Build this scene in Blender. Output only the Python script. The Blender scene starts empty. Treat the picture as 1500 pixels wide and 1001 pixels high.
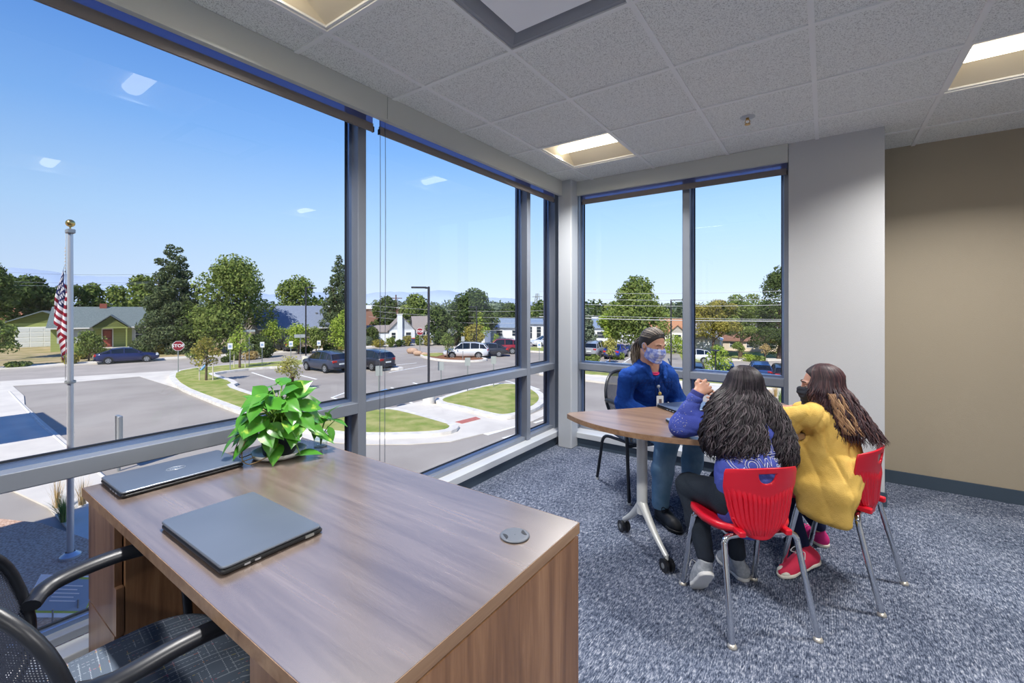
import bpy, math, random
import numpy as np
from mathutils import Vector, Matrix, Euler
R_ = random.Random(7)
C = bpy.context.scene.collection
PI = math.pi
# ---------------------------------------------------------------- camera numbers
F_PX, HZ, YAW, CAM_H = 650.0, 452.0, 0.6148, 1.39
SN, CS = math.sin(YAW), math.cos(YAW)
GZ = -3.90                      # level of the ground outside
CEIL = 2.665
def ray(px, py):
    r = (px-750)/F_PX; u = (HZ-py)/F_PX
    return Vector((-SN + r*CS, CS + r*SN, u))
def G(px, py, z=GZ):            # the point of the level z seen at a pixel of the photograph
    d = ray(px, py); t = (z-CAM_H)/d.z
    return Vector((d.x*t, d.y*t, z))
GZN = -5.4                      # and of the lower ground beyond the bank, north east
def G2(px, py): return G(px, py, GZN if px >= 985 else GZ)
def low(x, y): return y > 40 and x > -9.7-(y-40)*.31
def at(px, py, dep):
    d = ray(px, py); return Vector((d.x*dep, d.y*dep, CAM_H + d.z*dep))
def S(r, g, b):
    def f(c):
        c = c/255.0
        return c/12.92 if c <= .04045 else ((c+.055)/1.055)**2.4
    return (f(r), f(g), f(b), 1.0)
# ---------------------------------------------------------------- materials
MATS = {}
def nt(name):
    m = bpy.data.materials.new(name); m.use_nodes = True
    t = m.node_tree; t.nodes.clear()
    o = t.nodes.new('ShaderNodeOutputMaterial')
    return m, t, o
def pbsdf(t, o, col=None, rough=.5, metal=0., spec=.5, **kw):
    b = t.nodes.new('ShaderNodeBsdfPrincipled')
    if col is not None: b.inputs['Base Color'].default_value = col
    b.inputs['Roughness'].default_value = rough; b.inputs['Metallic'].default_value = metal
    b.inputs['Specular IOR Level'].default_value = spec
    for k, v in kw.items(): b.inputs[k.replace('_', ' ')].default_value = v
    t.links.new(b.outputs[0], o.inputs[0]); return b
def node(t, typ, **kw):
    n = t.nodes.new(typ)
    for k, v in kw.items():
        if k.startswith('i_'): n.inputs[k[2:].replace('_', ' ')].default_value = v
        else: setattr(n, k, v)
    return n
def ramp(t, stops, fac):
    r = t.nodes.new('ShaderNodeValToRGB'); e = r.color_ramp.elements
    while len(e) < len(stops): e.new(.5)
    for k, (p, c) in enumerate(stops): e[k].position = p; e[k].color = c
    t.links.new(fac, r.inputs[0]); return r.outputs[0]
def mapping(t, scale=(1,1,1), src='Object', rot=(0,0,0)):
    tc = t.nodes.new('ShaderNodeTexCoord'); m = t.nodes.new('ShaderNodeMapping')
    m.inputs['Scale'].default_value = scale; m.inputs['Rotation'].default_value = rot
    t.links.new(tc.outputs[src], m.inputs[0]); return m.outputs[0]
def mat(name, col, rough=.5, metal=0., spec=.5, var=None, vscale=8., vec=(1,1,1), bump=0., bscale=80., detail=3., **kw):
    """plain colour, optionally mottled with a second colour by noise, optionally bumped"""
    if name in MATS: return MATS[name]
    m, t, o = nt(name); b = pbsdf(t, o, col, rough, metal, spec, **kw)
    if var is not None:
        n = node(t, 'ShaderNodeTexNoise', i_Scale=vscale, i_Detail=detail); t.links.new(mapping(t, vec), n.inputs['Vector'])
        t.links.new(ramp(t, [(.35, col), (.65, var)], n.outputs['Fac']), b.inputs['Base Color'])
    if bump:
        n = node(t, 'ShaderNodeTexNoise', i_Scale=bscale, i_Detail=2.); t.links.new(mapping(t, vec), n.inputs['Vector'])
        bp = node(t, 'ShaderNodeBump', i_Strength=min(1, bump), i_Distance=.01)
        t.links.new(n.outputs['Fac'], bp.inputs['Height']); t.links.new(bp.outputs[0], b.inputs['Normal'])
    MATS[name] = m; return m
def emit(name, col, s):
    m, t, o = nt(name); e = node(t, 'ShaderNodeEmission', i_Color=col, i_Strength=s); t.links.new(e.outputs[0], o.inputs[0]); return m
# ---------------------------------------------------------------- objects
def tag(o, label=None, cat=None, group=None, kind=None):
    if label: o['label'] = label
    if cat: o['category'] = cat
    if group: o['group'] = group
    if kind: o['kind'] = kind
    return o
def root(name, label, cat, loc=(0,0,0), rz=0., group=None):
    o = bpy.data.objects.new(name, None); o.empty_display_size = .1; C.objects.link(o)
    o.location = loc; o.rotation_euler = (0,0,rz)
    return tag(o, label, cat, group)
def children(o): return [c for c in bpy.data.objects if c.parent == o]
def copy_tree(o, parent=None):
    c = o.copy(); C.objects.link(c); c.parent = parent
    for ch in list(o.children): copy_tree(ch, c)
    return c
def wloc(o):
    v = Vector((0,0,0))
    while o is not None: v += o.location; o = o.parent
    return v
class MB:
    """collects shapes; build() links them as one mesh object"""
    def __init__(s): s.v = []; s.f = []; s.m = []; s.sm = []; s.M = Matrix.Identity(4); s.mi = 0; s.smooth = False
    def raw(s, vs, fs, smooth=None):
        b = len(s.v); s.v += [tuple(s.M @ Vector(v)) for v in vs]
        s.f += [tuple(b+i for i in f) for f in fs]; s.m += [s.mi]*len(fs)
        s.sm += [s.smooth if smooth is None else smooth]*len(fs); return s
    def box(s, x0, y0, z0, x1, y1, z1):
        v = [(x,y,z) for z in (z0,z1) for y in (y0,y1) for x in (x0,x1)]
        return s.raw(v, [(0,2,3,1),(4,5,7,6),(0,1,5,4),(2,6,7,3),(0,4,6,2),(1,3,7,5)], False)
    def rbox(s, x0, y0, z0, x1, y1, z1, r=.01, n=3):
        """box with rounded vertical corners and a small chamfer top and bottom"""
        pts = []
        for cx, cy, a0 in ((x1-r,y1-r,0),(x0+r,y1-r,PI/2),(x0+r,y0+r,PI),(x1-r,y0+r,1.5*PI)):
            for k in range(n+1):
                a = a0+PI/2*k/n; pts.append((cx+r*math.cos(a), cy+r*math.sin(a)))
        return s.prism(pts, z0, z1, ch=min(r*.5, (z1-z0)*.3))
    def prism(s, pts, z0, z1, ch=0.):
        n = len(pts)
        if ch <= 0: rings = [(z0,0),(z1,0)]
        else: rings = [(z0,ch),(z0+ch,0),(z1-ch,0),(z1,ch)]
        off = offset_poly(pts, ch) if ch > 0 else pts
        vs = []
        for z, c in rings: vs += [(p[0],p[1],z) for p in (off if c else pts)]
        fs = []
        for k in range(len(rings)-1):
            for i in range(n):
                j = (i+1) % n; fs.append((k*n+i, k*n+j, (k+1)*n+j, (k+1)*n+i))
        fs.append(tuple(reversed(range(n)))); fs.append(tuple(range((len(rings)-1)*n, len(rings)*n)))
        return s.raw(vs, fs)
    def cyl(s, p0, p1, r0, r1=None, n=16, caps=True, smooth=True):
        return s.tube([p0, p1], [r0, r0 if r1 is None else r1], n, caps, smooth)
    def tube(s, path, rad, n=10, caps=True, smooth=True, sx=1., sy=1., up=None):
        P = [Vector(p) for p in path]; m = len(P)
        if not hasattr(rad, '__len__'): rad = [rad]*m
        T = []
        for i in range(m):
            d = (P[min(i+1,m-1)]-P[max(i-1,0)]); T.append(d.normalized() if d.length > 1e-9 else Vector((0,0,1)))
        a = Vector(up) if up else (Vector((0,0,1)) if abs(T[0].z) < .9 else Vector((1,0,0)))
        vs = []
        for i in range(m):
            a = (a - T[i]*a.dot(T[i]));
            if a.length < 1e-6: a = T[i].orthogonal()
            a.normalize(); b = T[i].cross(a)
            for k in range(n):
                t = 2*PI*k/n; vs.append(P[i] + (a*math.cos(t)*sx + b*math.sin(t)*sy)*rad[i])
        fs = [(i*n+k, i*n+(k+1)%n, (i+1)*n+(k+1)%n, (i+1)*n+k) for i in range(m-1) for k in range(n)]
        s.raw(vs, fs, smooth)
        if caps: s.raw(vs[:n], [tuple(reversed(range(n)))], False); s.raw(vs[-n:], [tuple(range(n))], False)
        return s
    def lathe(s, prof, c=(0,0,0), n=24, smooth=True):
        vs = []; m = len(prof)
        for r, z in prof: vs += [(c[0]+r*math.cos(2*PI*k/n), c[1]+r*math.sin(2*PI*k/n), c[2]+z) for k in range(n)]
        fs = [(i*n+k, i*n+(k+1)%n, (i+1)*n+(k+1)%n, (i+1)*n+k) for i in range(m-1) for k in range(n)]
        return s.raw(vs, fs, smooth)
    def ball(s, c, r, sc=(1,1,1), n=12, m=8):
        prof = [(max(1e-4, r*math.sin(PI*i/m)), -r*math.cos(PI*i/m)) for i in range(m+1)]
        vs = []
        for a, z in prof: vs += [(c[0]+a*math.cos(2*PI*k/n)*sc[0], c[1]+a*math.sin(2*PI*k/n)*sc[1], c[2]+z*sc[2]) for k in range(n)]
        return s.raw(vs, [(i*n+k, i*n+(k+1)%n, (i+1)*n+(k+1)%n, (i+1)*n+k) for i in range(m) for k in range(n)], True)
    def quad(s, a, b, c, d): return s.raw([a,b,c,d], [(0,1,2,3)], False)
    def build(s, name, m, parent=None, world=True, bevel=0., sub=0, label=None):
        me = bpy.data.meshes.new(name)
        off = wloc(parent) if (parent is not None and world) else Vector((0,0,0))
        vv = [(v[0]-off.x, v[1]-off.y, v[2]-off.z) for v in s.v]
        me.from_pydata(vv, [], s.f)
        for x in (m if isinstance(m, (list, tuple)) else [m]): me.materials.append(x)
        me.polygons.foreach_set('material_index', s.m); me.polygons.foreach_set('use_smooth', s.sm); me.update()
        o = bpy.data.objects.new(name, me); C.objects.link(o); o.parent = parent
        if label: o['label'] = label
        if bevel:
            b = o.modifiers.new('b', 'BEVEL'); b.width = bevel; b.segments = 2; b.limit_method = 'ANGLE'; b.angle_limit = .6
        if sub:
            b = o.modifiers.new('s', 'SUBSURF'); b.levels = sub; b.render_levels = sub
        return o
def offset_poly(pts, d):
    """inset a counter-clockwise polygon by d"""
    n = len(pts); out = []
    for i in range(n):
        p0, p1, p2 = (Vector(pts[k][:2]) for k in ((i-1) % n, i, (i+1) % n))
        e1 = (p1-p0); e2 = (p2-p1)
        if e1.length < 1e-9 or e2.length < 1e-9: out.append(tuple(p1)); continue
        e1.normalize(); e2.normalize()
        n1 = Vector((-e1.y, e1.x)); n2 = Vector((-e2.y, e2.x)); b = n1+n2
        if b.length < 1e-6: out.append(tuple(p1)); continue
        b.normalize(); k = d/max(.35, b.dot(n1)); q = p1+b*k; out.append((q.x, q.y))
    return out
def ccw(pts):
    a = sum(pts[i][0]*pts[(i+1) % len(pts)][1]-pts[(i+1) % len(pts)][0]*pts[i][1] for i in range(len(pts)))
    return pts if a > 0 else list(reversed(pts))
def smooth_poly(pts, it=2):
    for _ in range(it):
        q = []
        for i in range(len(pts)):
            a = pts[i]; b = pts[(i+1) % len(pts)]
            q += [(a[0]*.75+b[0]*.25, a[1]*.75+b[1]*.25), (a[0]*.25+b[0]*.75, a[1]*.25+b[1]*.75)]
        pts = q
    return pts
def bez(pts, n=8):
    """Catmull-Rom through points"""
    P = [Vector(p) for p in pts]; out = []
    for i in range(len(P)-1):
        a = P[max(i-1,0)]; b = P[i]; c = P[i+1]; d = P[min(i+2,len(P)-1)]
        for k in range(n):
            t = k/n; out.append(.5*((2*b)+(c-a)*t+(2*a-5*b+4*c-d)*t*t+(3*b-a-3*c+d)*t**3))
    out.append(P[-1]); return out
def text_mesh(body, size, extr, name, m, parent, M, bold=0., outline=0.):
    """lettering turned into a mesh; M places it (text runs along local x, up is local y)"""
    cu = bpy.data.curves.new(name, 'FONT'); cu.body = body; cu.size = size; cu.align_x = 'CENTER'; cu.align_y = 'CENTER'
    cu.extrude = extr; cu.offset = bold
    o = bpy.data.objects.new(name, cu); C.objects.link(o)
    dg = bpy.context.evaluated_depsgraph_get(); me = bpy.data.meshes.new_from_object(o.evaluated_get(dg))
    bpy.data.objects.remove(o); bpy.data.curves.remove(cu)
    off = wloc(parent) if parent else Vector((0,0,0))
    me.transform(Matrix.Translation(-off) @ M); me.materials.clear(); me.materials.append(m); me.name = name
    o = bpy.data.objects.new(name, me); C.objects.link(o); o.parent = parent; return o
# ---------------------------------------------------------------- camera
cam = bpy.data.cameras.new('camera'); co = bpy.data.objects.new('camera', cam); C.objects.link(co)
cam.sensor_width = 36.; cam.lens = F_PX/1500*36.; cam.shift_y = -(500.5-HZ)/1500; cam.clip_end = 12000; cam.clip_start = .02
co.location = (0,0,CAM_H); co.rotation_euler = (PI/2, 0, YAW)
sc = bpy.context.scene; sc.camera = co
sc.view_settings.view_transform = 'Standard'; sc.view_settings.look = 'None'; sc.view_settings.exposure = .25; sc.view_settings.gamma = 1.
sc.view_settings.use_curve_mapping = False
sc.cycles.max_bounces = 9; sc.cycles.diffuse_bounces = 7; sc.cycles.glossy_bounces = 3; sc.cycles.transmission_bounces = 4; sc.cycles.transparent_max_bounces = 10
sc.cycles.use_denoising = True; sc.cycles.sample_clamp_indirect = 6.; sc.cycles.caustics_reflective = False; sc.cycles.caustics_refractive = False
# ================================================================ sky, sun
w = bpy.data.worlds.new('sky'); bpy.context.scene.world = w; w.use_nodes = True
t = w.node_tree; t.nodes.clear()
wo = t.nodes.new('ShaderNodeOutputWorld'); bg = node(t, 'ShaderNodeBackground', i_Strength=1.0)
tc = t.nodes.new('ShaderNodeTexCoord'); sx = t.nodes.new('ShaderNodeSeparateXYZ'); t.links.new(tc.outputs['Generated'], sx.inputs[0])
el = ramp(t, [(0., S(214,228,242)), (.05, S(200,221,247)), (.17, S(172,208,246)), (.32, S(126,176,238)), (.50, S(80,136,218)), (.8, S(52,98,184))], sx.outputs['Z'])
e = None
az = node(t, 'ShaderNodeMath', operation='MULTIPLY_ADD'); az.inputs[1].default_value = .30; az.inputs[2].default_value = .86
t.links.new(sx.outputs['Y'], az.inputs[0])                     # paler towards the north, deeper overhead west
mx = node(t, 'ShaderNodeVectorMath', operation='MULTIPLY'); t.links.new(el, mx.inputs[0])
cb = node(t, 'ShaderNodeCombineXYZ'); 
for k in range(3): t.links.new(az.outputs[0], cb.inputs[k])
t.links.new(cb.outputs[0], mx.inputs[1]); t.links.new(mx.outputs[0], bg.inputs['Color']); t.links.new(bg.outputs[0], wo.inputs[0])
sun = bpy.data.lights.new('sun', 'SUN'); sun.energy = 4.6; sun.angle = .009; sun.color = (1., .95, .87)
so = bpy.data.objects.new('sun', sun); C.objects.link(so)
SUNV = Vector((.30, -.92, .98)).normalized()
so.rotation_euler = SUNV.to_track_quat('Z', 'Y').to_euler(); so.location = (0,-20,30)
# ================================================================ room materials
paint_l = mat('wall_paint_pale', S(196,197,198), .6, bump=.15, bscale=220)
paint_b = mat('wall_paint_beige', S(168,156,135), .6, bump=.15, bscale=220)
alu = mat('anodised_aluminium', S(152,158,168), .38, .4, var=S(146,153,164), vscale=3)
alu_in = mat('sky_tinted_aluminium_edge', S(140,162,200), .28, .85)  # blue of the reflected sky is partly put into the base colour
white_steel = mat('white_painted_steel', S(190,194,198), .35)
ledge_m = mat('white_sill_paint', S(204,208,212), .4)
rubber_base = mat('slate_rubber_base', S(62,76,90), .5)
gasket = mat('black_gasket', S(30,34,42), .6)
valance_m = mat('valance_paint', S(204,206,200), .5)
tbar_m = mat('ceiling_grid_paint', S(240,240,238), .5)
def carpet():
    m, t, o = nt('carpet_loop'); b = pbsdf(t, o, rough=.95, spec=.1)
    n1 = node(t, 'ShaderNodeTexNoise', i_Scale=1., i_Detail=3., i_Roughness=.7); t.links.new(mapping(t, (210, 46, 1)), n1.inputs['Vector'])
    n2 = node(t, 'ShaderNodeTexNoise', i_Scale=1., i_Detail=4., i_Roughness=.65); t.links.new(mapping(t, (60, 26, 1)), n2.inputs['Vector'])
    n3 = node(t, 'ShaderNodeTexNoise', i_Scale=1., i_Detail=2.); t.links.new(mapping(t, (5, 3, 1)), n3.inputs['Vector'])
    a = node(t, 'ShaderNodeMath', operation='MULTIPLY_ADD'); a.inputs[1].default_value = .60; t.links.new(n1.outputs['Fac'], a.inputs[0])
    c = node(t, 'ShaderNodeMath', operation='MULTIPLY_ADD'); c.inputs[1].default_value = .36; t.links.new(n2.outputs['Fac'], c.inputs[0])
    d = node(t, 'ShaderNodeMath', operation='MULTIPLY'); d.inputs[1].default_value = .10; t.links.new(n3.outputs['Fac'], d.inputs[0])
    t.links.new(d.outputs[0], c.inputs[2]); t.links.new(c.outputs[0], a.inputs[2])
    col = ramp(t, [(.40, S(32,38,54)), (.50, S(78,88,108)), (.57, S(122,130,148)), (.68, S(194,198,208))], a.outputs[0])
    t.links.new(col, b.inputs['Base Color'])
    wv = node(t, 'ShaderNodeTexWave', i_Scale=34., bands_direction='X'); t.links.new(mapping(t), wv.inputs['Vector'])
    s_ = node(t, 'ShaderNodeMath', operation='ADD'); t.links.new(wv.outputs['Fac'], s_.inputs[0]); t.links.new(n1.outputs['Fac'], s_.inputs[1])
    bp = node(t, 'ShaderNodeBump', i_Strength=.7, i_Distance=.004); t.links.new(s_.outputs[0], bp.inputs['Height']); t.links.new(bp.outputs[0], b.inputs['Normal'])
    return m
def tile():
    m, t, o = nt('mineral_ceiling_tile'); b = pbsdf(t, o, rough=.9, spec=.1)
    n1 = node(t, 'ShaderNodeTexNoise', i_Scale=230., i_Detail=2.); t.links.new(mapping(t), n1.inputs['Vector'])
    t.links.new(ramp(t, [(.36, S(184,184,180)), (.45, S(238,239,235)), (.6, S(244,245,241))], n1.outputs['Fac']), b.inputs['Base Color'])
    bp = node(t, 'ShaderNodeBump', i_Strength=.5, i_Distance=.003); t.links.new(n1.outputs['Fac'], bp.inputs['Height']); t.links.new(bp.outputs[0], b.inputs['Normal'])
    return m
def glass(name, tint=(.97,.985,1,1), f=.045):
    m, t, o = nt(name); tr = node(t, 'ShaderNodeBsdfTransparent', i_Color=tint); gl = node(t, 'ShaderNodeBsdfGlossy', i_Roughness=.0)
    ge = t.nodes.new('ShaderNodeNewGeometry'); dt = node(t, 'ShaderNodeVectorMath', operation='DOT_PRODUCT')
    t.links.new(ge.outputs['Normal'], dt.inputs[0]); t.links.new(ge.outputs['Incoming'], dt.inputs[1])
    ab = node(t, 'ShaderNodeMath', operation='ABSOLUTE'); t.links.new(dt.outputs['Value'], ab.inputs[0])
    om = node(t, 'ShaderNodeMath', operation='SUBTRACT'); om.inputs[0].default_value = 1.; t.links.new(ab.outputs[0], om.inputs[1])
    pw = node(t, 'ShaderNodeMath', operation='POWER'); pw.inputs[1].default_value = 5.; t.links.new(om.outputs[0], pw.inputs[0])
    mm = node(t, 'ShaderNodeMath', operation='MULTIPLY_ADD'); mm.inputs[1].default_value = .9; mm.inputs[2].default_value = f; t.links.new(pw.outputs[0], mm.inputs[0])
    ms = t.nodes.new('ShaderNodeMixShader'); t.links.new(mm.outputs[0], ms.inputs[0]); t.links.new(tr.outputs[0], ms.inputs[1]); t.links.new(gl.outputs[0], ms.inputs[2])
    t.links.new(ms.outputs[0], o.inputs[0]); return m
glass_m = glass('window_glass')
def struct(o): o['kind'] = 'structure'; return o
XR, YB, YF = 3.3, -3.2, 4.64
# floor
struct(MB().box(-2.24, YB, -.12, .34, 4.06, 0).box(.34, YB, -.12, XR, YF, 0).build('floor', carpet()))
# ceiling: the tiles, with the cells of lamps and the air register left open
X0, Y0, T = -1.879, 1.184, .6096
LIGHTS = [(0,3),(4,3),(0,-1),(4,-1),(0,-5),(4,-5)]; VENT = (1,0)
holes = set(LIGHTS+[VENT])
b = MB()
for i in range(-1, 9):
    for j in range(-8, 6):
        if (i,j) in holes: continue
        x0, y0 = max(-2.34, X0+i*T), max(YB, Y0+j*T); x1, y1 = min(XR, X0+(i+1)*T), min(YF, Y0+(j+1)*T)
        if x1 <= x0 or y1 <= y0: continue
        b.box(x0, y0, CEIL+.002, x1, y1, CEIL+.02)
struct(b.build('ceiling', tile()))
b = MB()
for i in range(0, 9):
    x = X0+i*T
    if x < XR: b.box(x-.012, YB, CEIL-.006, x+.012, YF, CEIL+.03)
for j in range(-7, 6):
    y = Y0+j*T
    for i in range(-1, 9):
        x0, x1 = max(-2.3, X0+i*T+.012), min(XR, X0+(i+1)*T-.012)
        if x1 > x0 and y < YF: b.box(x0, y-.012, CEIL-.006, x1, y+.012, CEIL+.03)
struct(b.build('trim_1', tbar_m))
# walls
struct(MB().box(-.232, 4.045, 0, .34, 4.64, CEIL+.3).build('wall_pier', paint_l))
struct(MB().box(.34, YF, -.1, XR, YF+.15, CEIL+.3).build('wall_back', paint_b))
wt = mat('wall_paint_white', S(236,235,230), .6)
struct(MB().box(XR, YB, -.1, XR+.15, YF+.15, CEIL+.3).build('wall_right', wt))
struct(MB().box(-2.5, YB-.15, -.1, XR+.15, YB, CEIL+.3).build('wall_front', wt))
# building around the room: floor slab edge, spandrels, roof and an unseen wing sized to shade the entrance bed
brick = mat('facade_brick', S(150,110,90), .8, var=S(130,92,76), vscale=20)
b = MB().box(-2.45, YB, GZ, -2.30, 4.30, -.02).box(-2.45, 4.16, GZ, .0, 4.30, -.02)
b.box(-2.45, YB-.5, CEIL+.28, XR+.5, YF+.3, CEIL+.9)
b.box(-13.5, -9, GZ, -2.45, -3.3, 4.4)
b.box(-31, -2.6, .95, -24.5, -.1, 1.2).box(-30.8,-2.4,GZ,-30.5,-2.1,.95).box(-25.,-2.4,GZ,-24.7,-2.1,.95)      # unseen canopy slab on posts, added to cast a shadow on the walk
struct(b.build('wall_exterior', brick))
struct(MB().box(-2.47, YB, 2.74, -2.30, 4.32, 3.6).box(-2.47, 4.17, 2.74, .0, 4.32, 3.6).build('trim_2', alu))
# baseboards
struct(MB().box(-2.25, YB, 0, -2.238, 3.95, .088).build('baseboard_left', rubber_base))
struct(MB().box(-2.05, 4.047, 0, -.23, 4.06, .088).build('baseboard_window', rubber_base))
struct(MB().box(-.235, 4.035, 0, .352, 4.046, .1).box(.341, 4.046, 0, .352, YF, .1).box(.352, YF-.011, 0, XR, YF, .1).build('baseboard_back', rubber_base))
# sill ledges
struct(MB().box(-2.32, YB, .086, -2.222, 4.16, .14).box(-2.222, 4.030, .086, -.232, 4.20, .14).box(-2.34,YB,-.02,-2.25,4.2,.086).box(-2.25,4.06,-.02,-.232,4.2,.086).build('trim_3', ledge_m, bevel=.004))
# windows ---------------------------------------------------------
XG, YG = -2.395, 4.275
b = MB(); g = MB()
def member(b, x0, y0, z0, x1, y1, z1): b.box(x0, y0, z0, x1, y1, z1)
ZT = 2.74
# west wall frame: verticals
for y0, y1 in ((-.72,-.66), (1.650,1.708), (3.505,3.565)): member(b, -2.44, y0, .14, -2.30, y1, ZT)
member(b, -2.44, 4.03, .14, -2.30, 4.16, ZT)
segs = [(-3.2,-.72),(-.66,1.650),(1.708,3.505),(3.565,4.03)]
for y0, y1 in segs:
    member(b, -2.44, y0, .14, -2.32, y1, .172); member(b, -2.44, y0, .755, -2.30, y1, .82); member(b, -2.44, y0, 2.68, -2.30, y1, ZT)
struct(b.build('window_1', alu, bevel=.003)); W1 = bpy.data.objects['window_1']
def sash(b, x0, y0, z0, x1, y1, z1, axis):
    """glazing bead ring around a pane"""
    w_ = .018; d = .03
    if axis == 'y':
        for (a, c, e_, f) in ((y0,z0,y1,z0+w_),(y0,z1-w_,y1,z1),(y0,z0+w_,y0+w_,z1-w_),(y1-w_,z0+w_,y1,z1-w_)):
            b.box(x0-d/2, a, c, x0+d, e_, f)
    else:
        for (a, c, e_, f) in ((x0,z0,x1,z0+w_),(x0,z1-w_,x1,z1),(x0,z0+w_,x0+w_,z1-w_),(x1-w_,z0+w_,x1,z1-w_)):
            b.box(a, y0-d, c, e_, y0+d/2, f)
bd = MB()
for y0, y1 in segs:
    for z0, z1 in ((.172,.755),(.82,2.68)): sash(bd, XG, y0, z0, XG, y1, z1, 'y')
bd.build('glazing_bead', alu_in, W1, world=False)
gk = MB()
for y0, y1 in segs:
    for z0, z1 in ((.172,.755),(.82,2.68)):
        gk.box(XG-.004, y0+.015, z0+.015, XG+.006, y0+.026, z1-.015).box(XG-.004, y1-.026, z0+.015, XG+.006, y1-.015, z1-.015)
        gk.box(XG-.004, y0+.015, z0+.015, XG+.006, y1-.015, z0+.026)
gk.build('gasket', gasket, W1, world=False)
for y0, y1 in segs:
    for z0, z1 in ((.172,.755),(.82,2.68)):
        MB().quad((XG,y0+.01,z0+.01),(XG,y0+.01,z1-.01),(XG,y1-.01,z1-.01),(XG,y1-.01,z0+.01)).build('pane', glass_m, W1, world=False)
# north window
b = MB()
for x0, x1 in ((-2.30,-2.10),(-1.056,-.995),(-.272,-.232)): member(b, x0, 4.18, .14, x1, 4.32, ZT)
segs2 = [(-2.10,-1.056),(-.995,-.272)]
for x0, x1 in segs2:
    member(b, x0, 4.20, .14, x1, 4.32, .172); member(b, x0, 4.18, .755, x1, 4.32, .82); member(b, x0, 4.18, 2.68, x1, 4.32, ZT)
b.box(-.232, 4.18, -.1, -.2, 4.32, ZT+.3)
struct(b.build('window_2', alu, bevel=.003)); W2 = bpy.data.objects['window_2']
bd = MB()
for x0, x1 in segs2:
    for z0, z1 in ((.172,.755),(.82,2.68)): sash(bd, x0, YG, z0, x1, YG, z1, 'x')
bd.build('glazing_bead', alu_in, W2, world=False)
gk = MB()
for x0, x1 in segs2:
    for z0, z1 in ((.172,.755),(.82,2.68)):
        gk.box(x0+.015, YG-.006, z0+.015, x0+.026, YG+.004, z1-.015).box(x1-.026, YG-.006, z0+.015, x1-.015, YG+.004, z1-.015)
gk.build('gasket', gasket, W2, world=False)
for x0, x1 in segs2:
    for z0, z1 in ((.172,.755),(.82,2.68)):
        MB().quad((x0+.01,YG,z0+.01),(x1-.01,YG,z0+.01),(x1-.01,YG,z1-.01),(x0+.01,YG,z1-.01)).build('pane', glass_m, W2, world=False)
# corner column
struct(MB().rbox(-2.20, 3.915, 0, -2.047, 4.062, CEIL, .012).build('trim_4', white_steel))
# valances (shade pockets)
b = MB().box(-2.165, YB, 2.525, -2.15, 1.745, CEIL).box(-2.165, 1.749, 2.525, -2.15, 3.915, CEIL).box(-2.18, YB, 2.517, -2.146, 1.745, 2.527).box(-2.18, 1.749, 2.517, -2.146, 3.915, 2.527)
b.box(-2.047, 4.03, 2.535, -.236, 4.045, CEIL).box(-2.047, 4.026, 2.527, -.236, 4.06, 2.537)
struct(b.build('trim_5', valance_m))
struct(MB().box(-2.32, YB, 2.69, -2.275, 3.95, CEIL+.07).box(-2.3, 4.16, 2.69, -.232, 4.2, CEIL+.07).build('trim_6', valance_m))
# roller shades
def fabric():
    m, t, o = nt('shade_fabric'); tr = node(t, 'ShaderNodeBsdfTransparent', i_Color=(.62,.68,.95,1)); df = node(t, 'ShaderNodeBsdfDiffuse', i_Color=S(150,150,168)); tl = node(t, 'ShaderNodeBsdfTranslucent', i_Color=S(150,155,190))
    a = t.nodes.new('ShaderNodeMixShader'); a.inputs[0].default_value = .5; t.links.new(df.outputs[0], a.inputs[1]); t.links.new(tl.outputs[0], a.inputs[2])
    m2 = t.nodes.new('ShaderNodeMixShader'); m2.inputs[0].default_value = .58; t.links.new(tr.outputs[0], m2.inputs[1]); t.links.new(a.outputs[0], m2.inputs[2]); t.links.new(m2.outputs[0], o.inputs[0]); return m
fab = fabric(); hem = mat('shade_hem', S(134,127,124), .8); plast = mat('black_plastic', S(28,30,34), .4)
def shade(axis, a0, a1, p, label, zb):
    c = (p, (a0+a1)/2, 2.6) if axis == 'y' else ((a0+a1)/2, p, 2.6)
    r = root('roller_shade', label, 'roller shade', c)
    ro = MB(); fb = MB(); hb = MB()
    if axis == 'y':
        ro.cyl((p,a0,2.635),(p,a1,2.635),.028); fb.box(p-.001,a0+.01,zb+.045,p+.001,a1-.01,2.635); hb.box(p-.007,a0+.01,zb,p+.007,a1-.01,zb+.048)
        caps = [MB().box(p-.009,a0+.004,zb-.002,p+.009,a0+.011,zb+.03), MB().box(p-.009,a1-.011,zb-.002,p+.009,a1-.004,zb+.03)]
    else:
        ro.cyl((a0,p,2.635),(a1,p,2.635),.028); fb.box(a0+.01,p-.001,zb+.045,a1-.01,p+.001,2.635); hb.box(a0+.01,p-.007,zb,a1-.01,p+.007,zb+.048)
        caps = [MB().box(a0+.004,p-.009,zb-.002,a0+.011,p+.009,zb+.03), MB().box(a1-.011,p-.009,zb-.002,a1-.004,p+.009,zb+.03)]
    ro.build('roller', alu, r); fb.build('shade_cloth', fab, r); hb.build('hem_bar', hem, r); [c_.build('end_cap', plast, r) for c_ in caps]; return r
shade('y', -3.1, 1.715, -2.235, 'raised roller shade over the big near window, left of the first mullion', 2.458)
s2 = shade('y', 1.745, 3.90, -2.235, 'raised roller shade over the window between first mullion and corner column', 2.458)
shade('x', -2.04, -.24, 4.125, 'raised roller shade over the window right of the corner column', 2.452)
cm = MB()
for yy in (1.752, 1.790):
    for k in range(0, 250):
        z = 2.60-k*.0088
        if z < .38: break
        cm.ball((-2.225, yy+.004*math.sin(k*.02), z), .0028, n=6, m=4)
    cm.tube([(-2.225,yy,2.56),(-2.225,yy,.38)], .0009, n=4)
cm.tube([(-2.225,1.752,.38),(-2.225,1.76,.365),(-2.225,1.782,.365),(-2.225,1.79,.38)], .0025, n=6)
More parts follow.
